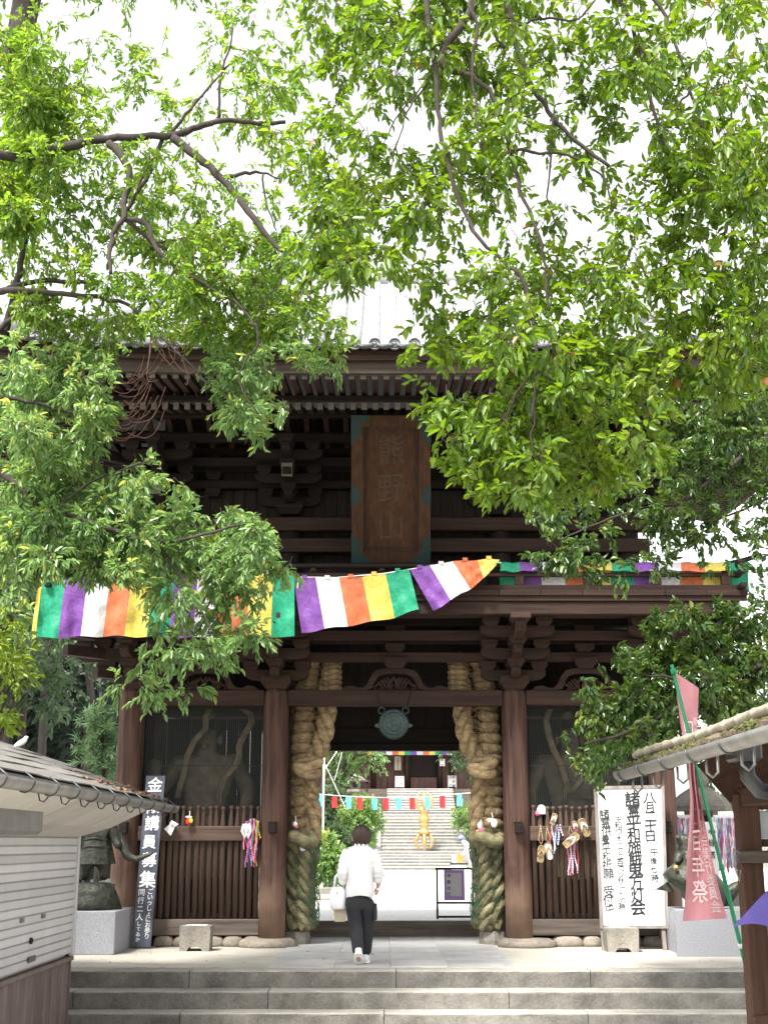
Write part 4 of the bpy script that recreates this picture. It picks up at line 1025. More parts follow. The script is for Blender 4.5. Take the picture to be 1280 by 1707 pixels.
col('八月二十日', .79, .915, .64, .185, .018); col('午後七時', .82, .525, .345, .115, .012)
col('諸霊平和施餓鬼万灯会', .555, .905, .145, .215, .022)
col('平和ウォーク二百コンサート六時', .335, .76, .15, .105, .012)
col('諸霊供養平和祈願 受付中', .145, .80, .135, .145, .010)
q.build('lettering', M['ink'], root)
for u in (.035, .93):
    p = bil(u, 0); q = MB(); q.bar((p.x, p.y - .03, 0.0), (p.x, p.y + .05, p.z + .1), .05, .05); q.build('leg', M['frameg'], root)

# ---- granite pedestals and bronze statues
def pedestal(x0, x1, y0, y1, h, label):
    root = thing('granite_pedestal', label, 'pedestal', ((x0 + x1) / 2, (y0 + y1) / 2, 0))
    q = MB(); q.bev(x0, x1, y0, y1, 0, h, .008); q.m = [0] * len(q.f)
    q.build('block', M['granite'], root); return root
a = G(190, 1592); pedestal(a.x - .95, a.x, a.y, a.y + 1.25, .53, 'grey granite pedestal between the shuttered hut and the dark signboard')
x0, x1 = W(1160, 1590, flr(1595)).x, W(1160, 1590, flr(1595)).x + 1.5; yp = flr(1595)
q_ = thing('granite_pedestal', 'grey granite pedestal right of the white notice board, under the pink banner', 'pedestal', ((x0 + x1) / 2, yp + .6, 0))
q = MB(); xl = W(1097, 1575, flr(1578)).x
poly = [(x0 - .30, yp + .0), (x1, yp), (x1, yp + 1.2), (x0 - .30, yp + 1.2)]
poly = [(W(1128, 1592, yp).x, yp), (x1, yp), (x1, yp + 1.15), (xl, yp + 1.15), (xl, yp + .55)]
q.prism(poly, (0, 0, 0), (1, 0, 0), (0, 1, 0), (0, 0, .55)); q.build('block', M['granite'], q_)
def bronze(cx, cy, z, flip, label):
    root = thing('bronze_statue', label, 'statue', (cx, cy, z), 'bronze statues on granite pedestals')
    V = lambda x, zz, dy=0: Vector((cx + flip * x, cy + dy, z + zz))
    q = MB(); q.lathe([(.38, 0), (.36, .1), (.30, .2), (.28, .32), (.2, .34)], (cx, cy, z), 12, jit=.12, rnd=random); q.build('rock_plinth', M['bronze'], root, True)
    pts = [V(0, .72), V(0, .88), V(.0, 1.05), V(.0, 1.17), V(.01, 1.28), V(-.1, .62), V(-.14, .48, -.05), V(-.12, .36), V(.1, .62), V(.12, .48, .05), V(.12, .36),
           V(-.2, 1.05), V(-.28, .9), V(-.2, .8, -.15), V(.2, 1.05), V(.27, .9, -.02), V(.33, .78, -.08)]
    E_ = [(0, 1), (1, 2), (2, 3), (3, 4), (0, 5), (5, 6), (6, 7), (0, 8), (8, 9), (9, 10), (2, 11), (11, 12), (12, 13), (2, 14), (14, 15), (15, 16)]
    rad = [.14, .145, .15, .07, .10, .11, .085, .07, .11, .085, .07, .09, .07, .055, .09, .07, .05]
    skin('body', pts, E_, rad, M['bronze'], root)
    q = MB(); rings = []
    for k in range(8):
        t = k / 7; zz = .92 - .34 * t; rr_ = .17 + .09 * t
        rings.append([V(0, zz) + Vector((rr_ * math.cos(a) * (1 + .1 * math.sin(a * 7 + t)), rr_ * .85 * math.sin(a), 0)) for a in [2 * math.pi * j / 30 for j in range(30)]])
    q.loft(rings, False); q.build('robe', M['bronze'], root, True)
    q = MB(); q.tube([V(.28, .98, .05), V(.36, .8, .02), V(.42, .68), V(.55, .64), V(.72, .70), V(.80, .74)], [.05, .07, .06, .045, .025, .008], 8); q.build('sleeve_scarf', M['bronze'], root, True)
    q = MB()
    for (zz, r_) in ((.90, .175), (.80, .20), (1.13, .10)): q.tube([V(r_ * math.cos(t), zz + .012 * math.sin(3 * t), r_ * .85 * math.sin(t)) for t in [2 * math.pi * j / 20 for j in range(21)]], .018, 6, False)
    for sx in (-1, 1):
        for k in range(3): q.lathe([(.02, -.03), (.085 - .012 * k, -.01), (.07 - .012 * k, .02), (.02, .035)], V(sx * (.2 + .025 * k), 1.06 - .06 * k), 10)
    q.build('armour', M['bronze'], root, True)
    q = MB(); q.lathe([(.12, 0), (.10, .06), (.05, .10), (.07, .14), (.02, .2)], V(.01, 1.33), 10); q.build('crown', M['bronze'], root, True)
    return root
bronze(a.x - .42, a.y + .55, .531, 1, 'green bronze statue with flying scarf on the left granite pedestal')
# right one: seen is a lotus/fish shaped bronze with a small seated figure
cx, cy = x0 + .1, yp + .6
root = thing('bronze_statue', 'dark bronze fish-headed statue carrying a small figure on the right granite pedestal', 'statue', (cx, cy, .55), 'bronze statues on granite pedestals')
fh = [(1104, 1458), (1112, 1448), (1128, 1436), (1148, 1430), (1175, 1440), (1200, 1465), (1215, 1490), (1205, 1512), (1160, 1516), (1148, 1507), (1132, 1490), (1118, 1474), (1110, 1466)]
pf = [W(x, y, cy) for x, y in fh]; rings = []
cen = sum(pf, Vector()) / len(pf)
for (d, s) in ((-.30, .35), (-.24, .72), (-.1, .97), (0, 1.0), (.1, .97), (.24, .72), (.3, .35)):
    rings.append([cen + (p - cen) * s + Vector((0, d, 0)) for p in pf])
q = MB(); q.loft(rings); q.build('fish_body', M['bronze'], root, True)
q = MB(); e = W(1126, 1446, cy - .26); q.lathe([(.01, -.04), (.035, 0), (.01, .04)], e, 10, 'y'); q.build('eye', M['gold'], root, True)
q = MB(); q.prism([(0, 0), (-.17, -.1), (.06, -.13)], W(1113, 1470, cy), (1, 0, 0), (0, 0, 1), (0, .06, 0)); q.build('fin', M['bronze'], root)
V = lambda px, py, d=0: W(px, py, cy + d)
skin('rider', [V(1142, 1432), V(1140, 1415), V(1140, 1400), V(1140, 1388), V(1130, 1425, -.1), V(1127, 1440, -.15), V(1133, 1408, -.05), V(1128, 1392, -.12), V(1150, 1412), V(1160, 1425, -.1)], [(0, 1), (1, 2), (2, 3), (0, 4), (4, 5), (2, 6), (6, 7), (2, 8), (8, 9)], [.10, .1, .06, .075, .06, .045, .05, .04, .05, .04], M['bronze'], root)
q = MB(); q.tube([V(1205, 1500), V(1225, 1480), V(1238, 1470), V(1244, 1455)], [.12, .08, .04, .01], 8); q.build('tail', M['bronze'], root, True)

# ================================================================== LEFT HUT (shuttered stall)
hx = W(126, 1480, 14.3).x; hY1, hY0 = 14.3, 7.6
hut = thing('shuttered_hut', 'low hut with closed cream roller shutter and grey gutter at the left of the steps', 'hut', (hx - 1.4, 12, -.55))
zsb, zst = W(122, 1588, hY1).z, W(130, 1396, hY1).z
q = MB(); q.box(hx - 3, hx - .06, hY0, hY1 - .02, -.56, 1.75); q.build('body', M['soffit'], hut)
ns = 15
for k in range(ns):
    z0 = zsb + (zst - zsb) * k / ns; z1 = zsb + (zst - zsb) * (k + 1) / ns; q = MB(); P = []; h = z1 - z0
    for (d, f) in ((-.014, 0), (.006, .05), (.010, .2), (.010, .8), (.004, .90), (-.014, .93), (-.014, 1.0)):
        P.append([Vector((hx + d, y, z0 + h * f)) for y in (hY0, hY1 - .06)])
    q.grid(P); q.build('shutter_slat', M['shut'], hut)
q = MB(); q.bev(hx - .02, hx + .035, hY1 - .06, hY1 - .0, zsb - .03, zst + .05, .008); q.build('shutter_guide', M['shut'], hut)
for yy in (12.2, 12.95): q = MB(); zz = zsb + .44; q.box(hx + .013, hx + .03, yy - .05, yy + .05, zz - .02, zz + .02); q.build('shutter_latch', M['metal'], hut)
q = MB(); q.lathe([(.03, 0), (.03, .02), (.01, .03)], (hx + .012, 12.55, zsb + .24), 10, 'x'); q.build('shutter_lock', M['iron'], hut)
q = MB(); q.box(hx + .013, hx + .025, 12.5, 12.75, zsb + .05, zsb + .10); q.build('shutter_plate', M['metald'], hut)
q = MB(); q.bev(hx - .05, hx + .03, hY0, hY1, zsb - .075, zsb - .03, .008); q.build('sill_board', M['corr'], hut)
q = MB(); P = []; nn = int((hY1 - hY0) / .035)
for z in (-.56, zsb - .08):
    P.append([Vector((hx - .02 + .014 * math.sin(k * math.pi / 2 + .4), hY0 + (hY1 - hY0) * k / nn, z)) for k in range(nn + 1)])
q.grid(P); q.build('corrugated_wall', M['corr'], hut, True)
q = MB(); q.box(hx - 3, hx, hY1 - .019, hY1 + .01, -.56, zst + .3); q.build('end_wall', M['corr'], hut)
ec = W(283, 1349, 15.0); ex, ez = ec.x, ec.z            # eave corner
# soffit panels between wall and eave
cutsY = [7.6, 11.0, 12.1, 13.2, 14.28]
for k in range(4):
    q = MB(); y0, y1 = cutsY[k] + .005, cutsY[k + 1] - .005
    q.add([(hx, y0, zst), (hx, y1, zst), (hx + .35, y1, zst + .10), (hx + .35, y0, zst + .10), (ex - .06, y1, ez + .0), (ex - .06, y0, ez + .0), (ex - .06, y1, ez + .03), (ex - .06, y0, ez + .03), (hx, y1, ez + .1), (hx, y0, ez + .1)],
          [(0, 1, 2, 3), (3, 2, 4, 5), (5, 4, 6, 7), (1, 8, 6, 4, 2), (7, 6, 8, 9)]); q.build('soffit_panel', M['soffit'], hut)
# roof: courses of shingle strips rising to the left
rs = .345; nst = 9
for k in range(nst):
    x0 = ex - .02 - k * .36; x1 = x0 - .40; q = MB()
    za, zb_ = ez + .07 + (ex - x0) * rs, ez + .07 + (ex - x1) * rs; P = []
    for (xx, zz) in ((x0, za + .012), (x0, za + .022), (x1, zb_ + .014)):
        P.append([Vector((xx + .01 * math.sin(y * 7 + k), y, zz + .004 * math.sin(y * 3 + k * 2))) for y in [7.0 + (15.05 - 7.0) * j / 36 for j in range(37)]])
    q.grid(P); q.build('shingle_course', M['roofgrey'], hut)
q = MB(); q.prism([(0, 0), (-3.4, 3.4 * rs), (-3.4, 3.4 * rs + .05), (0, .06)], (ex - .03, 7.0, ez + .015), (1, 0, 0), (0, 0, 1), (0, 8.04, 0)); q.build('roof_deck', M['roofgrey'], hut)
# gutter with hooks
q = MB(); P = []
for a in range(9):
    t = math.pi + math.pi * a / 8
    P.append([Vector((ex + .045 + .062 * math.cos(t), y, ez + .035 + .075 * math.sin(t))) for y in (7.0, 15.06)])
q.grid(P); gt = q.build('gutter', M['metal'], hut, True)
md = gt.modifiers.new('t', 'SOLIDIFY'); md.thickness = .006
q = MB(); q.prism([(.062 * math.cos(math.pi + math.pi * a / 8), .075 * math.sin(math.pi + math.pi * a / 8)) for a in range(9)], (ex + .045, 15.055, ez + .035), (1, 0, 0), (0, 0, 1), (0, .008, 0)); q.build('gutter_end', M['metal'], hut)
for k in range(11):
    y = 8.1 + k * .66
    q = MB(); q.tube([Vector((ex + .045 + .068 * math.cos(t), y, ez + .035 + .082 * math.sin(t))) for t in [math.pi + math.pi * a / 8 for a in range(9)]] + [Vector((ex + .04, y, ez + .09))], .006, 5); q.build('gutter_hook', M['metald'], hut, True)
    if k > 1: q = MB(); q.tube([Vector((ex - .07, y + .1, ez - .0)), Vector((ex - .05, y + .1, ez - .075)), Vector((ex - .02, y + .1, ez - .085)), Vector((ex + .01, y + .1, ez - .05))], .006, 5); q.build('hanger_wire', M['metald'], hut, True)
p0 = W(74, 1340, 10.8)
q = MB(); q.bev(hx + .05, p0.x + .02, 9.4, 10.75, W(60, 1392, 10.8).z, ez - .012, .03); q.build('metal_housing', M['metal'], hut)
q = MB(); rl = random.Random(4)
for k in range(150):
    y = rl.uniform(12.0, 15.0); d = abs(rl.gauss(0, .22)); x = ex - d; z = ez + .105 + d * rs
    a = rl.uniform(0, 6.28); L = rl.uniform(.02, .045); u = Vector((math.cos(a), math.sin(a), rl.uniform(-.2, .5))) * L; v = Vector((-math.sin(a), math.cos(a), rl.uniform(-.1, .4))) * L * .4
    c = Vector((x, y, z)); q.add([c - u, c + v, c + u, c - v], [(0, 1, 2, 3)])
M['deadleaf'] = mat('dead_leaf', (.26, .12, .06), .8, .5, 30)
tag(q.build('fallen_leaves', M['deadleaf']), 'brown fallen leaves lying along the left hut gutter', 'leaves', kind='stuff')
c = W(34, 1252, 14.2); root = thing('pigeon', 'small pale bird sitting on the roof of the shuttered hut', 'bird', c)
c = Vector((c.x, 14.2, ez + .1 + (ex - c.x) * rs))
skin('body', [c + Vector((-.07, 0, .02)), c + Vector((0, 0, .055)), c + Vector((.05, 0, .09)), c + Vector((.06, 0, .125)), c + Vector((.085, 0, .122))], [(0, 1), (1, 2), (2, 3), (3, 4)], [.012, .04, .03, .022, .006], M['white'], root)

# ================================================================== RIGHT HUT (open stall with bark roof)
hY = 10.0; px_ = W(1232, 1450, hY).x
stall = thing('timber_stall', 'brown timber stall with mossy bark roof and bamboo pole at the right edge', 'hut', (px_ + 1, 8.5, -.55))
zr = W(1240, 1345, hY).z
for (x, y) in ((px_ + .08, hY), (px_ + .08, 6.2), (px_ + 2.2, hY), (px_ + 2.2, 6.2)):
    q = MB(); q.bev(x - .08, x + .08, y - .08, y + .08, -.56, zr + .1, .01); q.build('post', M['hutw'], stall)
q = MB(); q.bev(px_ + .02, px_ + .14, 6.2, hY, zr - .0, zr + .14, .01); q.build('wall_plate', M['huty'], stall)
q = MB(); q.bev(px_ + .16, px_ + 2.2, hY - .05, hY + .05, zr - .02, zr + .12, .01); q.build('tie_beam', M['hutw'], stall)
zc = W(1250, 1428, hY).z
q = MB(); q.bev(px_ - .04, px_ + 2.3, hY - .15, hY - .085, zc - .045, zc + .045, .01); q.build('front_rail', M['wg'], stall)
q = MB(); q.bev(px_ - .0, px_ + 2.3, hY - .12, hY - .05, W(1250, 1702, hY).z - .05, W(1250, 1690, hY).z, .01); q.build('lower_rail', M['hutw'], stall)
wx0, wx1 = W(1262, 1400, hY).x, px_ + 2.1; wz0, wz1 = W(1262, 1398, hY).z, W(1262, 1347, hY).z - .02
M['pane'] = mat('dusty_glass', (.32, .35, .34), .15, .25, 3, spec=.6)
win = MB(); win.bev(wx0 - .04, wx1 + .04, hY - .02, hY + .03, wz0 - .06, wz0 - .002, .006); win = win.build('window_sill', M['hutw'], stall)
q = MB(); q.bev(wx0, wx1, hY + .0, hY + .012, wz0, wz1, .003); q.build('window_pane', M['pane'], stall)
ec = W(1042, 1290, 10.75); ex2, ez2 = ec.x, ec.z
eY = 10.75
# boarded eave and roof: slope up to the right
rs2 = .42
for k in range(8):
    x0 = ex2 + .02 + k * .42; q = MB(); P = []
    for (d, zz) in ((0, 0), (0, .03), (.47, .03 + .47 * rs2)):
        P.append([Vector((x0 + d + .012 * math.sin(y * 9 + k), y, ez2 + .035 + (x0 - ex2) * rs2 + zz + .008 * math.sin(y * 11 + k * 2))) for y in [4.5 + (eY + .05 - 4.5) * j / 40 for j in range(41)]])
    q.grid(P); q.build('bark_course', M['bark'], stall)
q = MB(); q.prism([(.1, 0), (3.5, 3.4 * rs2), (3.5, 3.4 * rs2 + .03), (.1, .03)], (ex2, 4.5, ez2 - .02), (1, 0, 0), (0, 0, 1), (0, eY - 4.5 - .1, 0)); q.build('roof_boarding', M['huty'], stall)
# brown barge board at the far end, dropping from the eave to the wall
q = MB(); bb = [W(1160, 1275, eY - .1), W(1222, 1345, eY - .1), W(1300, 1332, eY - .1), W(1300, 1235, eY - .1), W(1215, 1245, eY - .1)]
q.prism([(p.x, p.z) for p in bb][::-1], (0, eY - .12, 0), (1, 0, 0), (0, 0, 1), (0, .03, 0)); q.build('barge_board', M['huty'], stall)
q = MB(); q.bar(bb[1] + Vector((-.02, -.05, 0)), bb[2] + Vector((0, -.05, 0)), .06, .09); q.build('soffit_beam', M['hutw'], stall)
# moss along the eave
q = MB(); rm = random.Random(8)
for k in range(900):
    y = rm.uniform(6.5, 10.75); x = ex2 + .02 + abs(rm.gauss(0, .035)); z = ez2 + .07 + rm.uniform(-.035, .02); r = rm.uniform(.008, .02)
    if math.sin(y * 2.1) + math.sin(y * 5.3) < rm.uniform(-1.4, .4): continue
    q.lathe([(r, -r * .5), (r * .8, r * .4), (r * .1, r)], (x, y, z), 5)
o = q.build('moss', M['moss'], stall); o['kind'] = 'stuff'
# bamboo pole on the eave
q = MB(); pts, rad = [], []
y = 5.0
while y < eY - .05:
    for (d, r) in ((0, .033), (.01, .038), (.02, .033), (.2, .031)): pts.append((ex2 + .11 + .01 * math.sin(y), y + d, ez2 + .15 + .006 * math.sin(y * 2))); rad.append(r)
    y += .33
q.tube(pts, rad, 10); q.build('bamboo_pole', M['bamboo'], stall, True)
q = MB(); P = []
for a in range(9):
    t = math.pi + math.pi * a / 8
    P.append([Vector((ex2 - .045 + .06 * math.cos(t), y, ez2 + .01 + .07 * math.sin(t))) for y in (5, eY)])
q.grid(P); gt = q.build('gutter', M['metal'], stall, True); md = gt.modifiers.new('t', 'SOLIDIFY'); md.thickness = .006
q = MB(); q.prism([(.06 * math.cos(math.pi + math.pi * a / 8), .07 * math.sin(math.pi + math.pi * a / 8)) for a in range(9)], (ex2 - .045, eY - .004, ez2 + .01), (1, 0, 0), (0, 0, 1), (0, .008, 0)); q.build('gutter_end', M['metal'], stall)
for k in range(5):
    y = eY - .25 - k * .8
    q = MB(); q.tube([Vector((ex2 - .045 + .066 * math.cos(t), y, ez2 + .01 + .077 * math.sin(t))) for t in [math.pi + math.pi * a / 8 for a in range(9)]], .006, 5); q.build('gutter_strap', M['metald'], stall, True)
    q = MB(); q.tube([Vector((ex2 + .0, y - .06, ez2 - .05)), Vector((ex2 + .0, y - .06, ez2 - .13)), Vector((ex2 + .035, y - .06, ez2 - .16)), Vector((ex2 + .07, y - .06, ez2 - .13)), Vector((ex2 + .07, y - .06, ez2 + .0))], .009, 6); q.build('gutter_hook', M['metal'], stall, True)
# dark rainwater head and downpipe
c = W(1235, 1245, 8.9); q = MB()
q.bev(c.x - .09, c.x + .1, 8.75, 9.0, c.z - .10, c.z + .16, .015); q.build('rainwater_head', M['metald'], stall)
q = MB(); q.tube([c + Vector((.02, 0, -.08)), c + Vector((.03, 0, -.2)), c + Vector((.10, .0, -.29)), c + Vector((.3, .1, -.31)), c + Vector((.8, .3, -.34)), c + Vector((.85, .35, -2.1))], .055, 12); q.build('downpipe', M['metald'], stall, True)
q = MB(); p = W(1232, 1422, hY - .16); q.tube([p, p + Vector((-.05, -.03, .03)), p + Vector((-.06, -.04, -.08)), p + Vector((-.02, -.03, -.2)), p + Vector((-.01, -.03, -.12))], .008, 6)
tag(q.build('rope_loop', M['bamboo'], None, True), 'pale rope loop hanging from the rail end of the right stall', 'rope')

# ---- violet umbrella
uc = Vector((W(1222, 1545, 9.0).x + .62, 9.0, W(1222, 1545, 9.0).z)); root = thing('umbrella', 'open violet umbrella in front of the right stall', 'umbrella', (uc.x, uc.y, -.55))
ap = uc + Vector((0, 0, .40)); nrib = 8
rim = [uc + Vector((.62 * math.cos(2 * math.pi * k / nrib + math.pi), .62 * math.sin(2 * math.pi * k / nrib + math.pi), 0)) for k in range(nrib + 1)]
def upt(k, t): return ap.lerp(rim[k], t) + Vector((0, 0, .10 * math.sin(t * math.pi) * (1 - .3 * t)))
for k in range(nrib):
    q = MB(); q.grid([[upt(k, j / 8).lerp(upt(k + 1, j / 8), i / 5) + Vector((0, 0, -.02 * math.sin(i / 5 * math.pi) * (-1.6 if j == 8 else 1))) for i in range(6)] for j in range(9)]); q.build('panel', M['purple'], root, True)
    q = MB(); q.tube([upt(k, j / 6) - Vector((0, 0, .006)) for j in range(7)], .003, 4); q.build('rib', M['metal'], root)
q = MB(); q.tube([ap + Vector((0, 0, .05)), uc + Vector((0, 0, -.6)), Vector((uc.x, uc.y, -.54))], .009, 8); q.build('shaft', M['metald'], root, True)

# ---- pink banner on a green pole
bt_, bb_ = W(1119, 1108, 11.6), W(1262, 1690, 12.6)
bb_ = bt_ + (bb_ - bt_) * ((bt_.z + .55) / (bt_.z - bb_.z))
root = thing('banner', 'faded pink cloth banner with white writing on a leaning green pole', 'banner', bb_)
q = MB(); dl = bb_ - bt_; q.tube([bt_, bt_ + dl * .5, bt_ + dl * .5001, bt_ + dl], [.016, .016, .02, .02], 10); q.build('pole', M['pole'], root, True)
for f in (.01, .70): q = MB(); q.tube([bt_ + dl * f, bt_ + dl * (f + .012)], .026, 10); q.build('pole_joint', M['chalk'] if f > .5 else M['pole'], root, True)
L_ = [(1124, 1120), (1128, 1165), (1134, 1210), (1142, 1250), (1146, 1290), (1150, 1330), (1148, 1380), (1144, 1430), (1143, 1480), (1137, 1536)]
R_ = [(1164, 1147), (1163, 1175), (1162, 1210), (1160, 1250), (1160, 1290), (1165, 1330), (1175, 1375), (1186, 1430), (1197, 1480), (1211, 1531)]
BYb = 11.75; P = []; nu = 14
def Lp(A, t):
    t = t * (len(A) - 1); i = min(int(t), len(A) - 2); f = t - i; return (A[i][0] * (1 - f) + A[i + 1][0] * f, A[i][1] * (1 - f) + A[i + 1][1] * f)
def bpt(u, t, d=0):
    l, r = Lp(L_, t), Lp(R_, t); fold = .09 * math.exp(-((t - .47) / .22) ** 2)
    return W(l[0] * (1 - u) + r[0] * u, l[1] * (1 - u) + r[1] * u, BYb + .35 * t + fold * math.sin(u * 14 + t * 3) + .035 * math.sin(u * 6 + t * 7) + d)
P = [[bpt(i / nu, j / 40) for i in range(nu + 1)] for j in range(41)]
q = MB(); q.grid(P); q.build('cloth', M['pink'], root, True)
def btext(chars, u, t0, t1, su, st):
    q = MB()
    for k, ch in enumerate(chars):
        vs_, fs = glyph(ch, .012); tc_ = t0 + (t1 - t0) * k / max(1, len(chars) - 1)
        q.add([bpt(u - a * su, tc_ - b * st, -.012) for a, b in vs_], fs)
    return q
M['fadew'] = mat('faded_white_print', (.74, .56, .58), .8, .1, 5)
for args in (('四', .45, .235, .235, .62, .09), ('百年祭', .42, .715, .90, .48, .085), ('一一', .30, .60, .655, .4, .05), ('奉賛会実行委員会', .80, .62, .955, .26, .048), ('開創記念', .85, .2, .36, .22, .045)):
    btext(*args).build('lettering', M['fadew'], root)

# ================================================================== THE WALKING PERSON
pf_ = G(600, 1609); pY = pf_.y
per = thing('person', 'person in white shirt and black trousers walking away into the gate carrying a white bag', 'person', (pf_.x, pY, 0))
S = 1.0
V = lambda x, z, dy=0: Vector((pf_.x + x, pY + dy, z))
bp = [V(0, .86), V(0, 1.0), V(.0, 1.22), V(.0, 1.32), V(.012, 1.40, .01), V(.015, 1.47, .03),
      V(-.145, 1.25), V(-.207, 1.06, -.02), V(-.205, .90, .11), V(-.20, .85, .15), V(.145, 1.25), V(.212, 1.07, -.03), V(.214, .91, .05), V(.205, .86, .08),
      V(-.08, .80), V(-.04, .46, .05), V(-.016, .13, -.09), V(-.012, .05, .0), V(.09, .80), V(.075, .46, .14), V(.058, .13, .22), V(.065, .05, .33)]
be = [(0, 1), (1, 2), (2, 3), (3, 4), (4, 5), (2, 6), (6, 7), (7, 8), (8, 9), (2, 10), (10, 11), (11, 12), (12, 13), (0, 14), (14, 15), (15, 16), (16, 17), (0, 18), (18, 19), (19, 20), (20, 21)]
brd = [.10, .11, .11, .05, .082, .085, .04, .04, .032, .03, .04, .04, .032, .03, .062, .05, .04, .035, .062, .05, .04, .035]
skin('body', bp, be, brd, M['skin'], per)
q = MB()      # fingers of the hanging right hand, curled
h0 = V(.205, .865, .08)
for k, (dx, ln) in enumerate(((-.022, .055), (-.008, .066), (.007, .07), (.021, .058))):
    b0 = h0 + Vector((dx * .5, dx, -.02)); q.tube([b0, b0 + Vector((-.006, .005, -ln * .6)), b0 + Vector((-.02, .012, -ln))], [.0095, .009, .006], 7)
q.tube([h0 + Vector((-.01, .03, .0)), h0 + Vector((-.03, .045, -.03)), h0 + Vector((-.035, .04, -.055))], [.011, .010, .007], 7)
q.build('fingers', M['skin'], per, True)
# hair
q = MB(); rings = []; hc = V(.014, 1.475, .02)
for k in range(13):
    t = k / 12; ph_ = math.pi * (.03 + .74 * t); z = .118 * math.cos(ph_) + (0 if t < .8 else -.035 * (t - .8) / .2)
    r_ = .114 * math.sin(ph_) ** .9
    rings.append([hc + Vector((r_ * math.cos(a) * (1 + .05 * math.sin(a * 13 + k) + .04 * math.sin(a * 5)), r_ * 1.08 * math.sin(a) * (1 + .05 * math.sin(a * 11 - k)) + .0, z + (.005 * math.sin(a * 9) if k > 9 else 0))) for a in [2 * math.pi * j / 44 for j in range(44)]])
q.loft(rings); q.build('hair', M['hair'], per, True)
q = MB(); q.lathe([(.01, -.028), (.016, -.01), (.017, .012), (.008, .028)], hc + Vector((-.103, .02, -.04)), 8); q.build('ear', M['skin'], per, True)
# face, turned away
q = MB(); q.lathe([(.006, -.03), (.016, -.015), (.010, .02), (.004, .03)], hc + Vector((0, .115, -.03)), 8); q.build('nose', M['skin'], per, True)
for sx in (-1, 1): q = MB(); q.lathe([(.003, -.008), (.011, 0), (.003, .008)], hc + Vector((sx * .035, .10, -.005)), 8); q.build('eye', M['ink'], per, True)
q = MB(); q.tube([hc + Vector((x, .10, -.075)) for x in (-.025, 0, .025)], .006, 6); q.build('mouth', M['pinky'], per, True)
# shirt
q = MB(); rings = []; nr_ = 48
prof = [(.775, .0, .165, .13), (.80, .0, .168, .135), (.86, 0, .165, .137), (.93, .0, .160, .134), (1.0, 0, .158, .13), (1.08, 0, .162, .13), (1.16, 0, .170, .13), (1.23, 0, .178, .125), (1.285, 0, .175, .112), (1.32, .0, .145, .096), (1.345, .005, .10, .08), (1.36, .01, .066, .066), (1.372, .012, .064, .066)]
for k, (z, cx, a_, d_) in enumerate(prof):
    row = []
    for j in range(nr_):
        t = 2 * math.pi * j / nr_; wr = 1 + (.04 * math.sin(t * 5 + z * 19) + .022 * math.sin(t * 9 - z * 34) + .03 * math.sin(z * 48 + t * 3)) * (1 if z < 1.27 else .25 if z < 1.33 else 0)
        row.append(V(cx + a_ * math.cos(t) * wr, z + .010 * math.sin(t * 3) * (1 if k < 2 else 0), d_ * math.sin(t) * wr + (.02 if z > 1.25 else 0)))
    rings.append(row)
q.loft(rings, False); q.build('shirt', M['shirt'], per, True)
def sleeve(pts, rads):
    q = MB(); P = []; n = 26
    for k in range(n + 1):
        t = k / n * (len(pts) - 1); i = min(int(t), len(pts) - 2); f = t - i; f2 = f * f * (3 - 2 * f)
        P.append((pts[i].lerp(pts[i + 1], f), rads[i] * (1 - f2) + rads[i + 1] * f2 + .006 * math.sin(k * 1.9) + .004 * math.sin(k * 3.1)))
    q.tube([p for p, _ in P], [r for _, r in P], 20); q.build('sleeve', M['shirt'], per, True)
sleeve([V(-.135, 1.275, .01), V(-.178, 1.20, -.01), V(-.208, 1.06, -.03), V(-.205, .92, .09)], [.074, .072, .062, .05])
sleeve([V(.135, 1.275, .01), V(.180, 1.20, -.01), V(.212, 1.07, -.03), V(.215, .935, .04)], [.074, .072, .063, .056])
q = MB(); q.tube([V(.012 + .07 * math.cos(t), 1.362, .012 + .07 * math.sin(t)) for t in [2 * math.pi * j / 16 for j in range(17)]], .016, 8, False); q.build('collar', M['shirt'], per, True)
# trousers
tp_ = [V(0, .84), V(0, .76), V(-.085, .68), V(-.055, .46, .04), V(-.03, .26, -.02), V(-.016, .12, -.085), V(.09, .68, .02), V(.088, .46, .12), V(.072, .27, .16), V(.06, .09, .21)]
te = [(0, 1), (1, 2), (2, 3), (3, 4), (4, 5), (1, 6), (6, 7), (7, 8), (8, 9)]
skin('trousers', tp_, te, [(.15, .12), (.148, .125), (.105, .112), (.084, .09), (.074, .08), (.066, .074), (.105, .112), (.084, .09), (.074, .08), (.066, .074)], M['trous'], per)
q = MB(); q.bev(.0, .045, -.08, .07, 0, .19, .012); q.v = [(a + pf_.x + .155, b + pY + .06, c + .50) for a, b, c in q.v]; q.build('cargo_pocket', M['trous'], per)
def shoe(c, pitch, name='shoe'):
    q = MB(); rings = []
    for (y, hw_, h_) in ((-.125, .026, .06), (-.11, .040, .09), (-.05, .046, .10), (0, .05, .09), (.06, .052, .065), (.12, .045, .045), (.15, .022, .025)):
        rings.append([Vector((hw_ * math.cos(a), y, .012 + max(-.012, h_ * .5 * (1 + math.sin(a)) - .008))) for a in [2 * math.pi * j / 14 for j in range(14)]])
    q.loft(rings); q.v = [tuple(Matrix.Rotation(pitch, 3, 'X') @ Vector(v)) for v in q.v]
    o = q.build(name, M['white'], None, True); o.parent = per; o.location = c - offset(per)
    q = MB(); q.loft([[Vector((hw_ * s, y, z)) for s, z in ((-1, 0), (1, 0), (1.03, .02), (-1.03, .02))] for (y, hw_) in ((-.122, .032), (-.09, .048), (0, .053), (.07, .055), (.125, .042), (.152, .018))]); q.v = [tuple(Matrix.Rotation(pitch, 3, 'X') @ Vector(v)) for v in q.v]
    s_ = q.build('sole', M['paper'], None); s_.parent = o
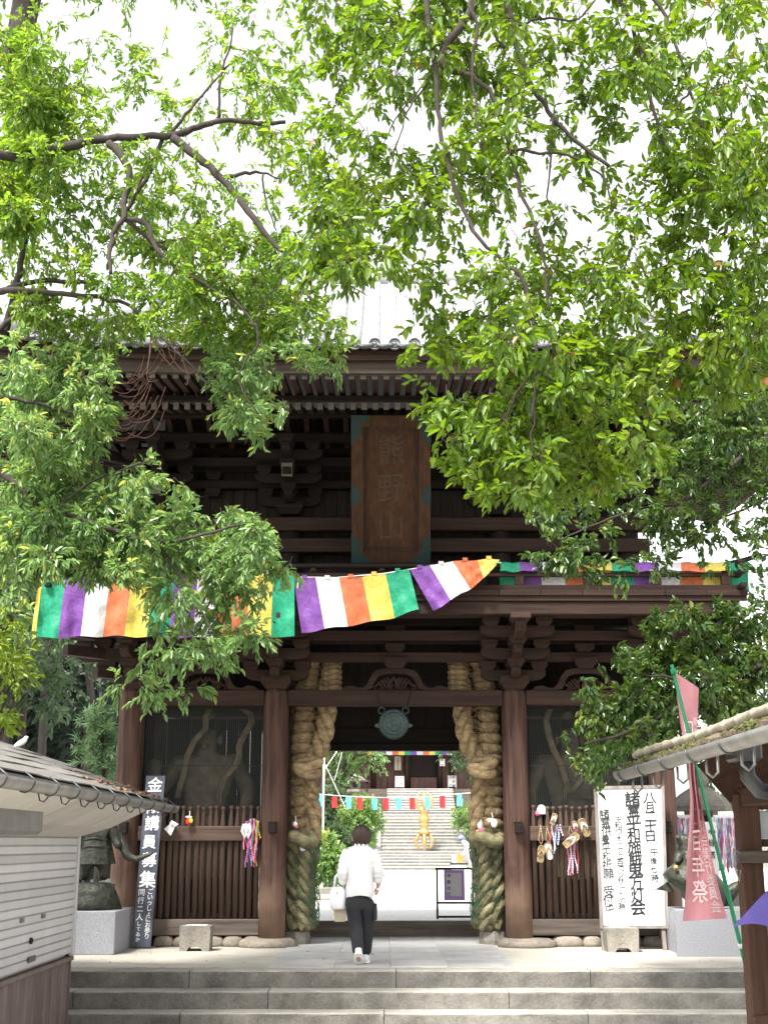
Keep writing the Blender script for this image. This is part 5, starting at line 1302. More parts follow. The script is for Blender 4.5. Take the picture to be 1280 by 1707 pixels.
shoe(V(-.016, .075, -.06), R(-34)); shoe(V(.062, .012, .24), R(0))
# bags hung on the left forearm
bagc = V(-.265, .79, .10); root = thing('shoulder_bag', 'white shoulder bag carried on the left arm of the walking person', 'bag', bagc + Vector((0, 0, -.17)))
q = MB(); rings = []
for (z, a_, d_) in ((-.17, .075, .10), (-.15, .095, .12), (-.05, .10, .125), (.04, .095, .115), (.085, .06, .08)):
    rings.append([bagc + Vector((a_ * abs(math.cos(t)) ** .6 * math.copysign(1, math.cos(t)) * (1 + .04 * math.sin(z * 60 + t)), d_ * abs(math.sin(t)) ** .6 * math.copysign(1, math.sin(t)), z)) for t in [2 * math.pi * j / 24 + .01 for j in range(24)]])
q.loft(rings); q.build('pouch', M['bag'], root, True)
q = MB(); q.tube([bagc + Vector((-.05, 0, .05)), bagc + Vector((-.035, .0, .2)), bagc + Vector((.03, -.02, .27)), bagc + Vector((.075, 0, .2)), bagc + Vector((.06, 0, .05))], .014, 7); q.build('strap', M['bag'], root, True)
q = MB(); q.lathe([(.012, 0), (.01, .01)], bagc + Vector((-.01, -.118, .02)), 8, 'y'); q.build('clasp', M['gold'], root)
root = thing('paper_carrier', 'small tan carrier bag hanging below the white shoulder bag', 'bag', bagc + Vector((.02, 0, -.28)))
q = MB(); c = bagc + Vector((.025, .02, -.235))
q.loft([[c + Vector((sx * a_, sy * .05, z)) for sx, sy in ((-1, -1), (1, -1), (1, 1), (-1, 1))] for z, a_ in ((-.075, .06), (.0, .07), (.075, .078))]); q.build('sack', M['tanbag'], root)
q = MB(); q.tube([c + Vector((-.05, 0, .07)), c + Vector((-.03, 0, .25)), c + Vector((.05, 0, .27)), c + Vector((.05, 0, .07))], .006, 5); q.build('handle', M['tanbag'], root)

q = MB(); rl = random.Random(14)
for k in range(70):
    x, y = rl.uniform(-3.6, 4), rl.uniform(EDGE - .6, GY - .3)
    z = .012 if y > EDGE else -RIS * math.ceil((EDGE - y) / TRD) + .006
    a = rl.uniform(0, 6.28); L = rl.uniform(.015, .04); u = Vector((math.cos(a), math.sin(a), rl.uniform(0, .25))) * L; v = Vector((-math.sin(a), math.cos(a), rl.uniform(0, .2))) * L * .4
    c = Vector((x, y, z)); q.add([c - u, c + v, c + u, c - v], [(0, 1, 2, 3)])
tag(q.build('fallen_leaves', M['deadleaf']), 'few dry leaves scattered over the steps and terrace', 'leaves', kind='stuff')
# ================================================================== COURTYARD BEHIND THE GATE
FY = flr(1450)                         # foot of the far stairs
far = thing('far_stairs', 'wide pale stone stairs rising to the hall seen through the gate', 'stairs', (W(700, 1450, FY).x, FY, 0))
xl, xr_ = W(622, 1450, FY).x, W(768, 1450, FY).x
M['farstone'] = mat('far_stone', (.20, .19, .17), .9, .15, 1, fine=6)  # grey stone of the far stairs and upper terrace
zz, yy = 0, FY
M['nosing'] = mat('step_edge_highlight', (.42, .41, .385), .9, .15, 1)  # highlight along each step edge put into a paler strip colour
n1 = 6; h1 = .155
for k in range(n1):
    q = MB(); q.bev(xl, xr_, yy, yy + 1.2, zz - .02 if k else 0, zz + h1 - .045, .01); q.mi = 1; q.bev(xl, xr_, yy - .03, yy + 1.2, zz + h1 - .044, zz + h1, .01); q.build('step', [M['farstone'], M['nosing']], far); zz += h1; yy += .38
zz0 = zz
q = MB(); q.box(xl - .5, xr_ + 1.0, yy, yy + 2.6, 0, zz - .002); q.build('landing', M['farstone'], far)
yy += 2.0; lY, lZ = yy, zz
ztop_ = W(700, 1353, yy + 4.2).z; n2 = 12; h2 = (ztop_ - zz) / n2
xl2, xr2 = W(634, 1400, yy).x, W(778, 1400, yy).x
for k in range(n2):
    q = MB(); q.bev(xl2, xr2, yy, yy + 1.2, zz - .02, zz + h2 - .045, .01); q.mi = 1; q.bev(xl2, xr2, yy - .03, yy + 1.2, zz + h2 - .044, zz + h2, .01); q.build('step', [M['farstone'], M['nosing']], far); zz += h2; yy += .36
q = MB(); q.box(xl2 - .3, xr2 + .3, yy, yy + 2.5, zz - .5, zz - .002); q.build('landing', M['farstone'], far); yy += 1.5
n3 = 9; zh = W(700, 1315, yy + 3.2).z; h3 = (zh - zz) / n3
for k in range(n3):
    q = MB(); q.bev(xl2 + .4, xr2 - .3, yy, yy + 1.2, zz - .02, zz + h3 - .045, .01); q.mi = 1; q.bev(xl2 + .4, xr2 - .3, yy - .03, yy + 1.2, zz + h3 - .044, zz + h3, .01); q.build('step', [M['farstone'], M['nosing']], far); zz += h3; yy += .36
for sx in (xl2 - .25, xr2 + .0):
    q = MB(); q.prism([(lY - .1, lZ - .9), (lY - .1, lZ + .3), (lY + 4.4, ztop_ + .25), (lY + 4.4, 0), (lY, 0)], (sx, 0, 0), (0, 1, 0), (0, 0, 1), (.28, 0, 0)); q.build('side_wall', M['farstone'], far)
# terrace of the hall
g_ = MB(); g_.box(-40, xl2 - .3, lY + 3.0, lY + 40, -.5, ztop_ - .2); struct(g_.build('upper_terrace', M['farstone']))
g_ = MB(); g_.box(xr2 + .32, 40, lY + 3.0, lY + 40, -.5, ztop_ - .2); struct(g_.build('upper_terrace', M['farstone']))
# the hall
HY = yy + 1.2; hz = zh
hall = thing('temple_hall', 'brown boarded temple hall with dark doorway at the head of the far stairs', 'building', (W(690, 1315, HY).x, HY, hz))
hx0, hx1 = W(540, 1300, HY).x - 3, W(800, 1300, HY).x + 5; ht = hz + 4.2
q = MB(); q.box(hx0, hx1, HY - 1.2, HY + 9, hz - 2.6, hz); q.build('veranda', M['wg'], hall)
dx0, dx1 = W(684, 1290, HY).x, W(728, 1290, HY).x
x = hx0
while x < hx1:
    x1 = min(x + .42, hx1)
    if not (x1 > dx0 and x < dx1): q = MB(); q.bev(x + .01, x1 - .01, HY, HY + .1, hz, ht, .01); q.build('wall_board', M['hallw'], hall)
    x += .42
for x in (dx0 - .35, dx1 + .1, W(620, 1290, HY).x, W(750, 1290, HY).x): q = MB(); q.lathe([(.17, hz), (.17, ht)], (x + .1, HY - .1, 0), 12); q.build('pillar', M['wrz'], hall, True)
q = MB(); q.box(hx0, hx1, HY + .3, HY + .4, hz, ht); q.build('inner_wall', M['wint'], hall)
q = MB(); q.bev(dx0, dx1, HY - .05, HY + .12, hz, W(700, 1296, HY).z, .02); q.build('door_panel', M['hallw'], hall)
q = MB(); q.box(hx0, hx1, HY - 2.0, HY + 9, ht, ht + .3); q.build('eave_slab', M['wint'], hall)
q = MB(); q.prism([(HY - 3.2, ht + .2), (HY + 4, ht + 4.2), (HY + 11, ht + .2)], (hx0 - 2, 0, 0), (0, 1, 0), (0, 0, 1), (hx1 - hx0 + 4, 0, 0)); q.build('roof', M['tile'], hall)
root = thing('far_curtain', 'small striped curtain along the eave of the hall, seen under the gate lintel', 'curtain', W(690, 1255, HY - 1.2))
for k in range(15):
    x = 613 + k * 10.2; a_, b_2 = W(x, 1246, HY - 1.2), W(x + 10.2, 1258.5, HY - 1.2)
    q = MB(); q.box(a_.x, b_2.x, HY - 1.2, HY - 1.19, b_2.z, a_.z); q.build('stripe', FL['YGPWO'[k % 5]], root)
def panel(px0, py0, px1, py1, Y, label, m_='paper', chars='', legs=False, zf=None, cat='sign', size=1.0):
    a_, b_2 = W(px0, py1, Y), W(px1, py0, Y); root = thing('notice_sign', label, cat, ((a_.x + b_2.x) / 2, Y, a_.z if not legs else zf))
    q = MB(); q.bev(a_.x, b_2.x, Y - .03, Y, a_.z, b_2.z, .01); q.build('panel', M[m_], root)
    q = MB(); w_ = b_2.x - a_.x
    for s0, s1, t0_, t1_ in ((a_.x - .04, a_.x, a_.z - .04, b_2.z + .04), (b_2.x, b_2.x + .04, a_.z - .04, b_2.z + .04)):
        q = MB(); q.box(s0, s1, Y - .05, Y, t0_, t1_); q.build('frame', M['frameg'], root)
    if chars:
        q = MB(); hgt = b_2.z - a_.z
        for c_, line in enumerate(chars):
            for k, ch in enumerate(line): q.text(ch, (b_2.x - w_ * (c_ + .8) / (len(chars) + .6), Y - .034, b_2.z - hgt * (.14 + .75 * k / max(1, len(line) - 1))), (1, 0, 0), (0, 0, 1), hgt * .82 / len(line) * size, .01)
        q.build('lettering', M['ink'], root)
    if legs:
        for x in (a_.x, b_2.x): q = MB(); q.bar((x, Y + .02, zf), (x, Y + .02, a_.z + .1), .06, .06); q.build('leg', M['frameg'], root)
panel(658, 1261, 668, 1284, HY - .3, 'narrow cream notice beside the doorway of the hall, left', 'tanbag', ['本尊薬師如来'])
panel(733, 1265, 741, 1277, HY - .3, 'small white notice beside the doorway of the hall, right', 'paper', ['お守'])
panel(659, 1294, 673, 1312, HY - 1.0, 'white standing notice left of the doorway of the hall', 'paper', ['参拝案内', '納経所'], True, hz)
panel(747, 1293, 760, 1312, HY - 1.0, 'grey standing notice right of the doorway of the hall', 'stonelt', ['御祈願', '十八'], True, hz)
# stone lantern and table by the hall
def lantern(px, py0, py1, Y, z0, label, mm='stone', chars=''):
    a_, b_2 = W(px, py1, Y), W(px, py0, Y); h = b_2.z - z0; root = thing('stone_lantern', label, 'lantern', (a_.x, Y, z0)); s = h
    for nm_, pr in (('base', [(.2, 0), (.2, .06), (.14, .1)]), ('shaft', [(.10, .1), (.09, .3), (.095, .45)]), ('platform', [(.11, .45), (.18, .50), (.18, .55)]), ('fire_box', [(.11, .55), (.115, .72)]), ('cap', [(.23, .72), (.24, .75), (.14, .83), (.06, .88)]), ('finial', [(.04, .88), (.065, .92), (.05, .97), (.01, 1.0)])):
        q = MB(); q.lathe([(r * s, z0 + z * s) for r, z in pr], (a_.x, Y, 0), 6 if nm_ not in ('shaft', 'finial') else 14); q.build(nm_, M[mm], root)
    q = MB(); q.box(a_.x - .05 * s, a_.x + .05 * s, Y - .12 * s, Y - .1 * s, z0 + .59 * s, z0 + .69 * s); q.build('window', M['wint'], root)
YL = lY + 4.6
lantern(592, 1281, 1322, YL + .6, ztop_ - .2, 'stone lantern beside the head of the far stairs, left')
root = thing('offering_table', 'low dark roofed table behind the far stone lantern', 'table', W(595, 1320, YL + 2))
a_ = W(573, 1303, YL + 2); b_2 = W(617, 1301, YL + 2); q = MB(); q.prism([(0, 0), (.2, .12), (b_2.x - a_.x - .2, .12), (b_2.x - a_.x, 0)], a_, (1, 0, 0), (0, 0, 1), (0, 1.2, 0)); q.build('top', M['hallw'], root)
for x in (a_.x + .2, b_2.x - .2): q = MB(); q.box(x - .05, x + .05, YL + 2.1, YL + 2.2, ztop_ - .2, a_.z); q.build('leg', M['wdz'], root)
# golden vajra on the landing
vy = lY - .9; vb, vt = W(707, 1413, vy), W(707, 1318, vy); s = vt.z - lZ; cx = vb.x
vj = thing('golden_vajra', 'tall golden ritual sceptre with prongs standing on the stair landing', 'sculpture', (cx, vy, lZ))
def vz(f): return lZ + s * f
q = MB(); q.lathe([(.06 * s, vz(.27)), (.10 * s, vz(.30)), (.075 * s, vz(.34)), (.055 * s, vz(.38)), (.075 * s, vz(.41)), (.085 * s, vz(.44)), (.06 * s, vz(.47)), (.085 * s, vz(.50)), (.09 * s, vz(.545)), (.06 * s, vz(.59)), (.07 * s, vz(.63)), (.095 * s, vz(.67)), (.09 * s, vz(.71)), (.04 * s, vz(.74))], (cx, vy, 0), 16); q.build('grip', M['gold'], vj, True)
for up in (1, -1):
    base = .70 if up > 0 else .29
    q = MB(); q.lathe([(.035 * s, vz(base)), (.045 * s, vz(base + up * .1)), (.03 * s, vz(base + up * .2)), (.006 * s, vz(1.0 if up > 0 else 0.0))][::up], (cx, vy, 0), 10); q.build('centre_prong', M['gold'], vj, True)
    for k in range(4):
        t = k * math.pi / 2; d = Vector((math.cos(t), math.sin(t), 0))
        q = MB(); q.tube([Vector((cx, vy, vz(base))) + d * (s * r_) + Vector((0, 0, up * s * h_)) for r_, h_ in ((.04, 0), (.10, .03), (.135, .10), (.125, .19), (.085, .25), (.06 if up > 0 else .105, .28))], [.02 * s, .028 * s, .028 * s, .025 * s, .016 * s, .006 * s], 8); q.build('prong', M['gold'], vj, True)
# red and blue bunting
YBt = 52.0; root = thing('bunting', 'string of red and blue flags across the far stairs', 'bunting', W(660, 1325, YBt))
def ly(x): return 1325 + 5.5 * (1 - ((x - 655) / 120) ** 2) - 1.5 * (x > 720)
q = MB(); q.tube([W(x, ly(x) - 1, YBt) for x in range(520, 801, 20)], .009, 5); q.build('string', M['white'], root)
for x, c_ in zip((536, 557.5, 581, 600, 624, 643, 664, 687, 712, 737, 765.5), 'brbrbrbrbrb'):
    q = MB(); P = [[W(x - 4.6 + 9.2 * i / 4 + .6 * j / 4, ly(x) + 19.5 * j / 4, YBt + .06 * math.sin(i * 2 + j + x)) for i in range(5)] for j in range(5)]; q.grid(P); q.build('flag', M['flagred' if c_ == 'r' else 'flagblue'], root, True)
# black frame with a mauve poster
a_, b_2 = G(729, 1532), G(789, 1532); Yq = a_.y; zt_ = W(730, 1448, Yq).z; z1_ = W(730, 1505, Yq).z
root = thing('poster_frame', 'black metal frame with a mauve poster just behind the gate', 'frame', (a_ + b_2) / 2)
for nm_, p, q2 in (('post', (a_.x, Yq, 0), (a_.x, Yq, zt_)), ('post', (b_2.x, Yq, 0), (b_2.x, Yq, zt_)), ('rail', (a_.x - .03, Yq, zt_), (b_2.x + .03, Yq, zt_)), ('rail', (a_.x, Yq, z1_), (b_2.x, Yq, z1_)), ('rail', (a_.x, Yq, .04), (b_2.x, Yq, .04))):
    q = MB(); q.bar(p, q2, .04, .04); q.build(nm_, M['iron'], root)
M['mauve'] = mat('mauve_poster', (.36, .22, .46), .7, .05, 3); M['greyp'] = mat('grey_print', (.42, .40, .40), .7, .05, 3)
c0, c1 = W(740, 1501, Yq - .03), W(774, 1450, Yq - .03)
q = MB(); q.box(c0.x, c1.x, Yq - .034, Yq - .03, c0.z, c1.z); q.build('poster', M['mauve'], root)
d0, d1 = W(744, 1494, Yq - .036), W(769, 1455, Yq - .036); q = MB(); q.box(d0.x, d1.x, Yq - .038, Yq - .036, d0.z, d1.z); q.build('print', M['greyp'], root)
q = MB()
for k, ch in enumerate('平和の灯'): q.text(ch, W(748, 1460 + k * 10.3, Yq - .042), (1, 0, 0), (0, 0, 1), .075, .015)
q.build('lettering', M['ink'], root)
# white-shirted helper by the stall on the right
YQ = 46.0; c = W(768, 1410, YQ)
root = thing('person', 'person in white shirt and blue-grey cap at the right edge of the passage', 'person', (c.x + .35, YQ, 0))
V = lambda x, z, dy=0: Vector((c.x + x, YQ + dy, z))
skin('body', [V(.42, .85), V(.38, 1.1), V(.25, 1.35), V(.12, 1.42), V(.02, 1.5), V(.25, 1.3, -.2), V(.1, 1.05, -.25), V(-.05, .95, -.25), V(.3, 1.3, .2), V(.2, 1.0, .25), V(.42, .45), V(.42, .06), V(.45, .45, .2), V(.45, .06, .25)],
     [(0, 1), (1, 2), (2, 3), (3, 4), (2, 5), (5, 6), (6, 7), (2, 8), (8, 9), (0, 10), (10, 11), (0, 12), (12, 13)], [.16, .17, .15, .07, .1, .07, .055, .05, .07, .05, .1, .07, .1, .07], M['shirt'], root)
q = MB(); M['cap'] = mat('blue_grey_cap', (.16, .18, .30), .8, .2, 8); q.lathe([(.13, -.02), (.135, .03), (.11, .09), (.03, .125)], V(.02, 1.53), 12); q.lathe([(.0, .0), (.16, 0), (.16, .015), (.0, .02)], V(-.06, 1.51), 12); q.build('cap', M['cap'], root, True)
root = thing('goods_stand', 'small stand with an orange and a white box in the courtyard', 'stand', (W(764, 1448, 42).x, 42, 0))
q = MB(); a_ = W(764, 1438, 42); q.bev(a_.x - .22, a_.x + .24, 41.8, 42.2, .0, a_.z, .02); q.build('cabinet', M['white'], root)
M['orange'] = mat('orange_box', (.72, .17, .04), .6, .1, 4)
q = MB(); q.bev(a_.x - .05, a_.x + .14, 41.9, 42.1, a_.z, a_.z + .26, .01); q.build('orange_box', M['orange'], root)
q = MB(); q.bev(a_.x - .2, a_.x - .06, 41.9, 42.1, a_.z, a_.z + .22, .01); q.build('white_box', M['paper'], root)
q = MB(); q.box(a_.x - .26, a_.x + .28, 41.75, 42.2, a_.z - .06, a_.z - .001); q.build('tray', M['iron'], root)
# white post, guy ropes and kerb stones on the left of the passage
root = thing('white_post', 'thin white post standing left in the courtyard', 'post', (W(538, 1440, 44).x, 44, 0))
p = W(538, 1440, 44); q = MB(); q.tube([(p.x, 44, 0), (p.x, 44, 5.2)], .032, 8); q.build('pole', M['paper'], root, True)
q = MB(); q.bev(p.x - .14, p.x + .10, 43.8, 43.95, 1.15, 1.55, .02); q.build('box', M['white'], root)
for (x0_, y0_, x1_, y1_) in ((541, 1272, 575, 1345), (536, 1290, 562, 1252), (570, 1255, 558, 1300)):
    q = MB(); q.tube([W(x0_, y0_, 45), W(x1_, y1_, 47)], .014, 6); tag(q.build('guy_rope', M['white']), {541: 'pale rope slanting down to the bushes left of the far stairs', 536: 'pale rope slanting up from the white post', 570: 'thin pale rope hanging in the tree left of the hall'}[x0_], 'rope')
for k, (x0_, x1_, y0_, y1_, Yk) in enumerate(((515, 562, 1480, 1494, 38), (515, 551, 1497, 1507, 34))):
    a_, b_2 = W(x0_, y1_, Yk), W(x1_, y0_, Yk); q = MB(); q.bev(a_.x - 3, b_2.x, Yk, Yk + .6, -.02, b_2.z, .03)
    root = thing('kerb_stone', ('long grey kerb stone below the leafy bush left of the passage', 'lower grey kerb stone nearest the gate left of the passage')[k], 'stone', (b_2.x, Yk, 0)); q.build('stone', M['stone'], root)
# stone lantern, paper crane racks and fence outside on the right
lantern(1174, 1282, 1460, 24.5, 0, 'large stone lantern right of the gate behind the pink banner')
for k, (x0_, x1_) in enumerate(((1131, 1158), (1192, 1232))):
    Yk = 23.2 + .3 * k; root = thing('paper_crane_rack', ('paper crane strings hanging left of the large stone lantern', 'paper crane strings hanging right of the large stone lantern')[k], 'garland', W((x0_ + x1_) / 2, 1450, Yk))
    a_, b_2 = W(x0_ - 4, 1362, Yk), W(x1_ + 4, 1362, Yk); q = MB(); q.bar(a_, b_2, .05, .07); q.build('rail', M['white'], root)
    for x in (a_.x, b_2.x): q = MB(); q.bar((x, Yk, 0), (x, Yk, a_.z), .05, .05); q.build('post', M['white'], root)
    n = int((x1_ - x0_) / 1.9)
    for j in range(n): beads(root, 'crane_string', x0_ + (x1_ - x0_) * j / n, 1366, 1450 + random.uniform(-12, 6), CR[(0, 6, 1, 3, 6, 2, 4)[(j * 3 + k) % 7]], Yk - .04, .02, .015)
root = thing('white_sign_pillar', 'white sign pillar with black characters behind the pink banner', 'sign', W(1180, 1470, 23.0))
a_, b_2 = W(1178, 1470, 22.9), W(1193, 1370, 22.9); q = MB(); q.bev(a_.x, b_2.x, 22.9, 23.0, .0, b_2.z, .01); q.build('pillar', M['paper'], root)
q = MB()
for k, ch in enumerate('心経塔'): q.text(ch, W(1186, 1385 + 20 * k, 22.89), (1, 0, 0), (0, 0, 1), .13, .01)
q.build('lettering', M['ink'], root)
root = thing('low_stone_wall', 'low grey stone wall beyond the right pedestal', 'wall', (W(1210, 1490, 21.5).x, 21.5, 0))
for k in range(5): q = MB(); x = W(1150, 1480, 21.5).x + .55 * k; q.bev(x + .01, x + .54, 21.5, 21.9, 0, .62 + .02 * (k % 2), .03); q.build('stone_block', M['stone'], root)

# ================================================================== VEGETATION
def leaves(name, parent, sprays, mat_, seed, ll=.09, lw=.036, per=10, slen=.22, droop=.5, open_=.9, fold=.25, curl=.25, twig=True, up=.6, young=0.0, brown=0.0, flat=0.0):
    """sprays: (n,7) origin, axis, shade; each spray is a twig with leaves set round it"""
    rg = np.random.default_rng(seed); S_ = np.asarray(sprays, float); n = len(S_)
    org = np.repeat(S_[:, :3], per, 0); ax = np.repeat(S_[:, 3:6], per, 0); shade = np.repeat(S_[:, 6], per)
    ax /= np.linalg.norm(ax, axis=1, keepdims=True)
    k = np.tile(np.arange(per), n); t = (k + .5) / per
    sl = np.repeat(slen * rg.uniform(.7, 1.25, n), per)
    pos = org + ax * (t * sl)[:, None]; pos[:, 2] -= droop * .35 * sl * t * t
    ref = rg.normal(size=(n * per, 3)); a = np.cross(ax, np.where(np.abs(ax[:, 2:3]) < .9, [[0., 0., 1.]], [[1., 0., 0.]])); a /= np.linalg.norm(a, axis=1, keepdims=True)
    b = np.cross(ax, a); th = k * 2.4 + np.repeat(rg.uniform(0, 6.28, n), per) + rg.normal(0, .3, n * per)
    rad = a * np.cos(th)[:, None] + b * np.sin(th)[:, None] * (1 - flat)
    op = open_ * (1.15 - .75 * t)
    d = ax * np.cos(op)[:, None] + rad * np.sin(op)[:, None] + rg.normal(0, .16, (n * per, 3)); d[:, 2] -= droop * rg.uniform(.4, 1.2, n * per)
    d /= np.linalg.norm(d, axis=1, keepdims=True)
    u = np.array([[0, 0, 1.]]) * up + rg.normal(0, .42, (n * per, 3)) + rad * .25
    s = np.cross(d, u); s /= (np.linalg.norm(s, axis=1, keepdims=True) + 1e-9); nn = np.cross(s, d)
    L = ll * rg.uniform(.5, 1.3, n * per) * (.75 + .35 * np.sin(np.pi * (.25 + .6 * t))); Wd = lw * L / ll * rg.uniform(.85, 1.15, n * per)
    L = L[:, None]; Wd = Wd[:, None]; cu = (curl * rg.uniform(.3, 1.5, n * per))[:, None] * L; fo = fold * Wd
    v = np.stack([pos, pos + d * L * .30 + s * Wd * .46 + nn * (fo - .05 * cu), pos + d * L * .68 + s * Wd * .40 + nn * (fo - .40 * cu), pos + d * L - nn * cu,
                  pos + d * L * .68 - s * Wd * .40 + nn * (fo - .40 * cu), pos + d * L * .30 - s * Wd * .46 + nn * (fo - .05 * cu)], 1)
    N = n * per; vv = v.reshape(-1, 3); base = (np.arange(N) * 6)[:, None]
    quads = np.concatenate([base + np.array([[0, 1, 2, 3]]), base + np.array([[0, 3, 4, 5]])], 1).reshape(-1)
    me = bpy.data.meshes.new(name); me.vertices.add(N * 6); me.loops.add(N * 8); me.polygons.add(N * 2)
    off = offset(parent); vv = vv - np.array([off.x, off.y, off.z])
    me.vertices.foreach_set('co', vv.astype(np.float32).ravel()); me.loops.foreach_set('vertex_index', quads.astype(np.int32))
    me.polygons.foreach_set('loop_start', (np.arange(N * 2) * 4).astype(np.int32))
    at_ = me.attributes.new('leafvar', 'FLOAT', 'POINT'); val = np.clip(shade + rg.normal(0, .17, N) + young * (t > .75) * rg.uniform(.3, 1, N), 0, .98)
    val = np.where(rg.uniform(0, 1, N) < brown, 1.0, val)
    at_.data.foreach_set('value', np.repeat(val, 6).astype(np.float32)); me.update(calc_edges=True); me.materials.append(mat_)
    o = bpy.data.objects.new(name, me); COL.objects.link(o); o.parent = parent; o['kind'] = 'stuff'
    if twig:
        m = n; e0 = S_[:, :3] - S_[:, 3:6] / np.linalg.norm(S_[:, 3:6], axis=1, keepdims=True) * .06; e1 = pos.reshape(n, per, 3)[:, -1]; em = pos.reshape(n, per, 3)[:, per // 2]
        offs = np.array([[1, 0, 0], [-.5, .87, 0], [-.5, -.87, .3]]) * .0036
        tv = np.stack([e0[:, None] + offs, em[:, None] + offs, e1[:, None] + offs * .5], 1).reshape(-1, 3) - np.array([off.x, off.y, off.z])
        bs = (np.arange(m) * 9)[:, None]; fq = []
        for r in (0, 3):
            for j in range(3): fq.append(bs + np.array([[r + j, r + (j + 1) % 3, r + 3 + (j + 1) % 3, r + 3 + j]]))
        fq = np.concatenate(fq, 1).reshape(-1); tm = bpy.data.meshes.new('twigs'); nf = m * 6
        tm.vertices.add(len(tv)); tm.loops.add(nf * 4); tm.polygons.add(nf); tm.vertices.foreach_set('co', tv.astype(np.float32).ravel()); tm.loops.foreach_set('vertex_index', fq.astype(np.int32))
        tm.polygons.foreach_set('loop_start', (np.arange(nf) * 4).astype(np.int32)); tm.update(calc_edges=True); tm.materials.append(M['twig'])
        to = bpy.data.objects.new('twigs', tm); COL.objects.link(to); to.parent = parent; to['kind'] = 'stuff'
    return o
def clumps_to_sprays(cl, rg, down=.35, outw=.8):
    """cl: (x,y,z,rx,rz,n,shade)"""
    out = []
    for (x, y, z, r, rz, n, sh) in cl:
        n = int(n + rg.uniform(0, 1))
        if n <= 0: continue
        p = rg.normal(size=(n, 3)); p /= np.linalg.norm(p, axis=1, keepdims=True); rr = rg.uniform(.15, 1, (n, 1)) ** .5
        q = p * rr; o = q * np.array([r, r, rz]) + np.array([x, y, z])
        ax = q * outw + rg.normal(0, .45, (n, 3)); ax[:, 2] -= down
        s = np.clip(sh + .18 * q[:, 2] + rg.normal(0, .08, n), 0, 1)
        out.append(np.concatenate([o, ax, s[:, None]], 1))
    return np.concatenate(out)
def branch(root, pts, r0, r1, name='branch', m_='trunk', n=8, wig=0.0):
    """pts in world; smooth curve through them"""
    pts = [Vector(p) for p in pts]; out = []; L = len(pts) - 1
    for i in range(L):
        p0, p1, p2, p3 = pts[max(i - 1, 0)], pts[i], pts[i + 1], pts[min(i + 2, L)]
        for j in range(4):
            f = j / 4; out.append(.5 * ((2 * p1) + (p2 - p0) * f + (2 * p0 - 5 * p1 + 4 * p2 - p3) * f * f + (3 * p1 - p0 - 3 * p2 + p3) * f ** 3))
    out.append(pts[-1]); K = len(out)
    out = [p + Vector((random.gauss(0, wig), random.gauss(0, wig), random.gauss(0, wig))) for p in out]
    q = MB(); q.tube(out, [(r0 + (r1 - r0) * k / (K - 1)) * random.uniform(.94, 1.06) for k in range(K)], n)
    return q.build(name, M[m_], root, True)
# density of foliage read off the photograph: 64-pixel cells, each becomes a few clumps at the depth of its tree
rows = {
 -1: [5,3,3,2,3,4,4,3,5,7, 7,7,5,6,5,5,6,5,4,5],
 0: [4,1,1,1,0,2,2,1,5,8, 8,8,6,6,2,3,6,3,2,4],
 1: [10,4,2,3,1,3,4,3,6,5, 5,7,6,3,5,4,7,5,2,2],
 2: [14,8,5,3,2,2,4,5,3,2, 3,4,5,5,3,6,5,4,6,5],
 3: [15,7,4,4,3,1,4,5,4,4, 2,4,5,5,3,4,1,5,6,7],
 4: [15,8,3,5,3,3,2,4,4,6, 4,6,6,3,2,1,3,7,7,8],
 5: [13,6,6,5,5,4,1,3,7,8, 5,5,3,2,3,1,4,6,4,7],
 6: [4,4,4,6,7,8,6,7,8,8, 6,2,2,1,1,2,6,6,4,7],
 7: [3,4,4,5,7,8,8,7,3,0, 1,4,6,7,7,7,7,5,6,8],
 8: [6,6,5,6,7,8,8,7,4,0, 1,5,7,7,6,7,5,8,8,9],
 9: [8,8,7,3,1,6,8,7,5,0, 2,8,8,8,8,8,7,8,9,8],
 10: [8,8,8,1,0,3,8,3,0,0, 0,6,8,8,8,7,8,8,7,7],
 11: [9,9,8,2,0,0,5,2,0,0, 0,5,9,9,9,9,9,8,8,7],
 12: [9,9,5,7,4,0,0,0,0,0, 0,1,7,8,8,7,5,7,7,7],
 13: [9,9,8,8,7,7,8,2,0,0, 0,0,0,2,6,6,3,7,7,3],
 14: [7,8,9,9,9,9,8,5,0,0, 0,0,0,0,6,5,2,4,2,1],
 15: [3,0,1,4,7,7,4,0,0,0, 0,0,0,0,0,0,0,0,0,1],
 16: [1,0,0,3,6,7,4,0,0,0, 0,0,0,0,0,0,2,7,8,8],
 17: [0,0,0,5,3,0,0,0,0,0, 0,0,0,0,0,3,8,9,8,8],
 18: [0,0,0,0,0,0,0,0,0,0, 0,0,0,0,0,6,9,9,7,6],
 19: [0,0,0,0,0,0,0,0,0,0, 0,0,0,0,1,7,7,2,0,0],
 20: [0,0,0,0,0,0,0,0,0,0, 0,0,0,0,0,2,1,0,0,0],
}
rg = np.random.default_rng(11)
def which(c, r):
    if r >= 15 and c >= 14: return 'D'
    if r >= 9 and c >= 16 and not (r <= 11 and c == 16) and not (r == 9 and c >= 17): return 'C'
    if r >= 13 and c >= 14: return 'C'
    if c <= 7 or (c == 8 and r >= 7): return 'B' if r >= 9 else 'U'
    return 'A'
CL = {k: [] for k in 'ABCDU'}
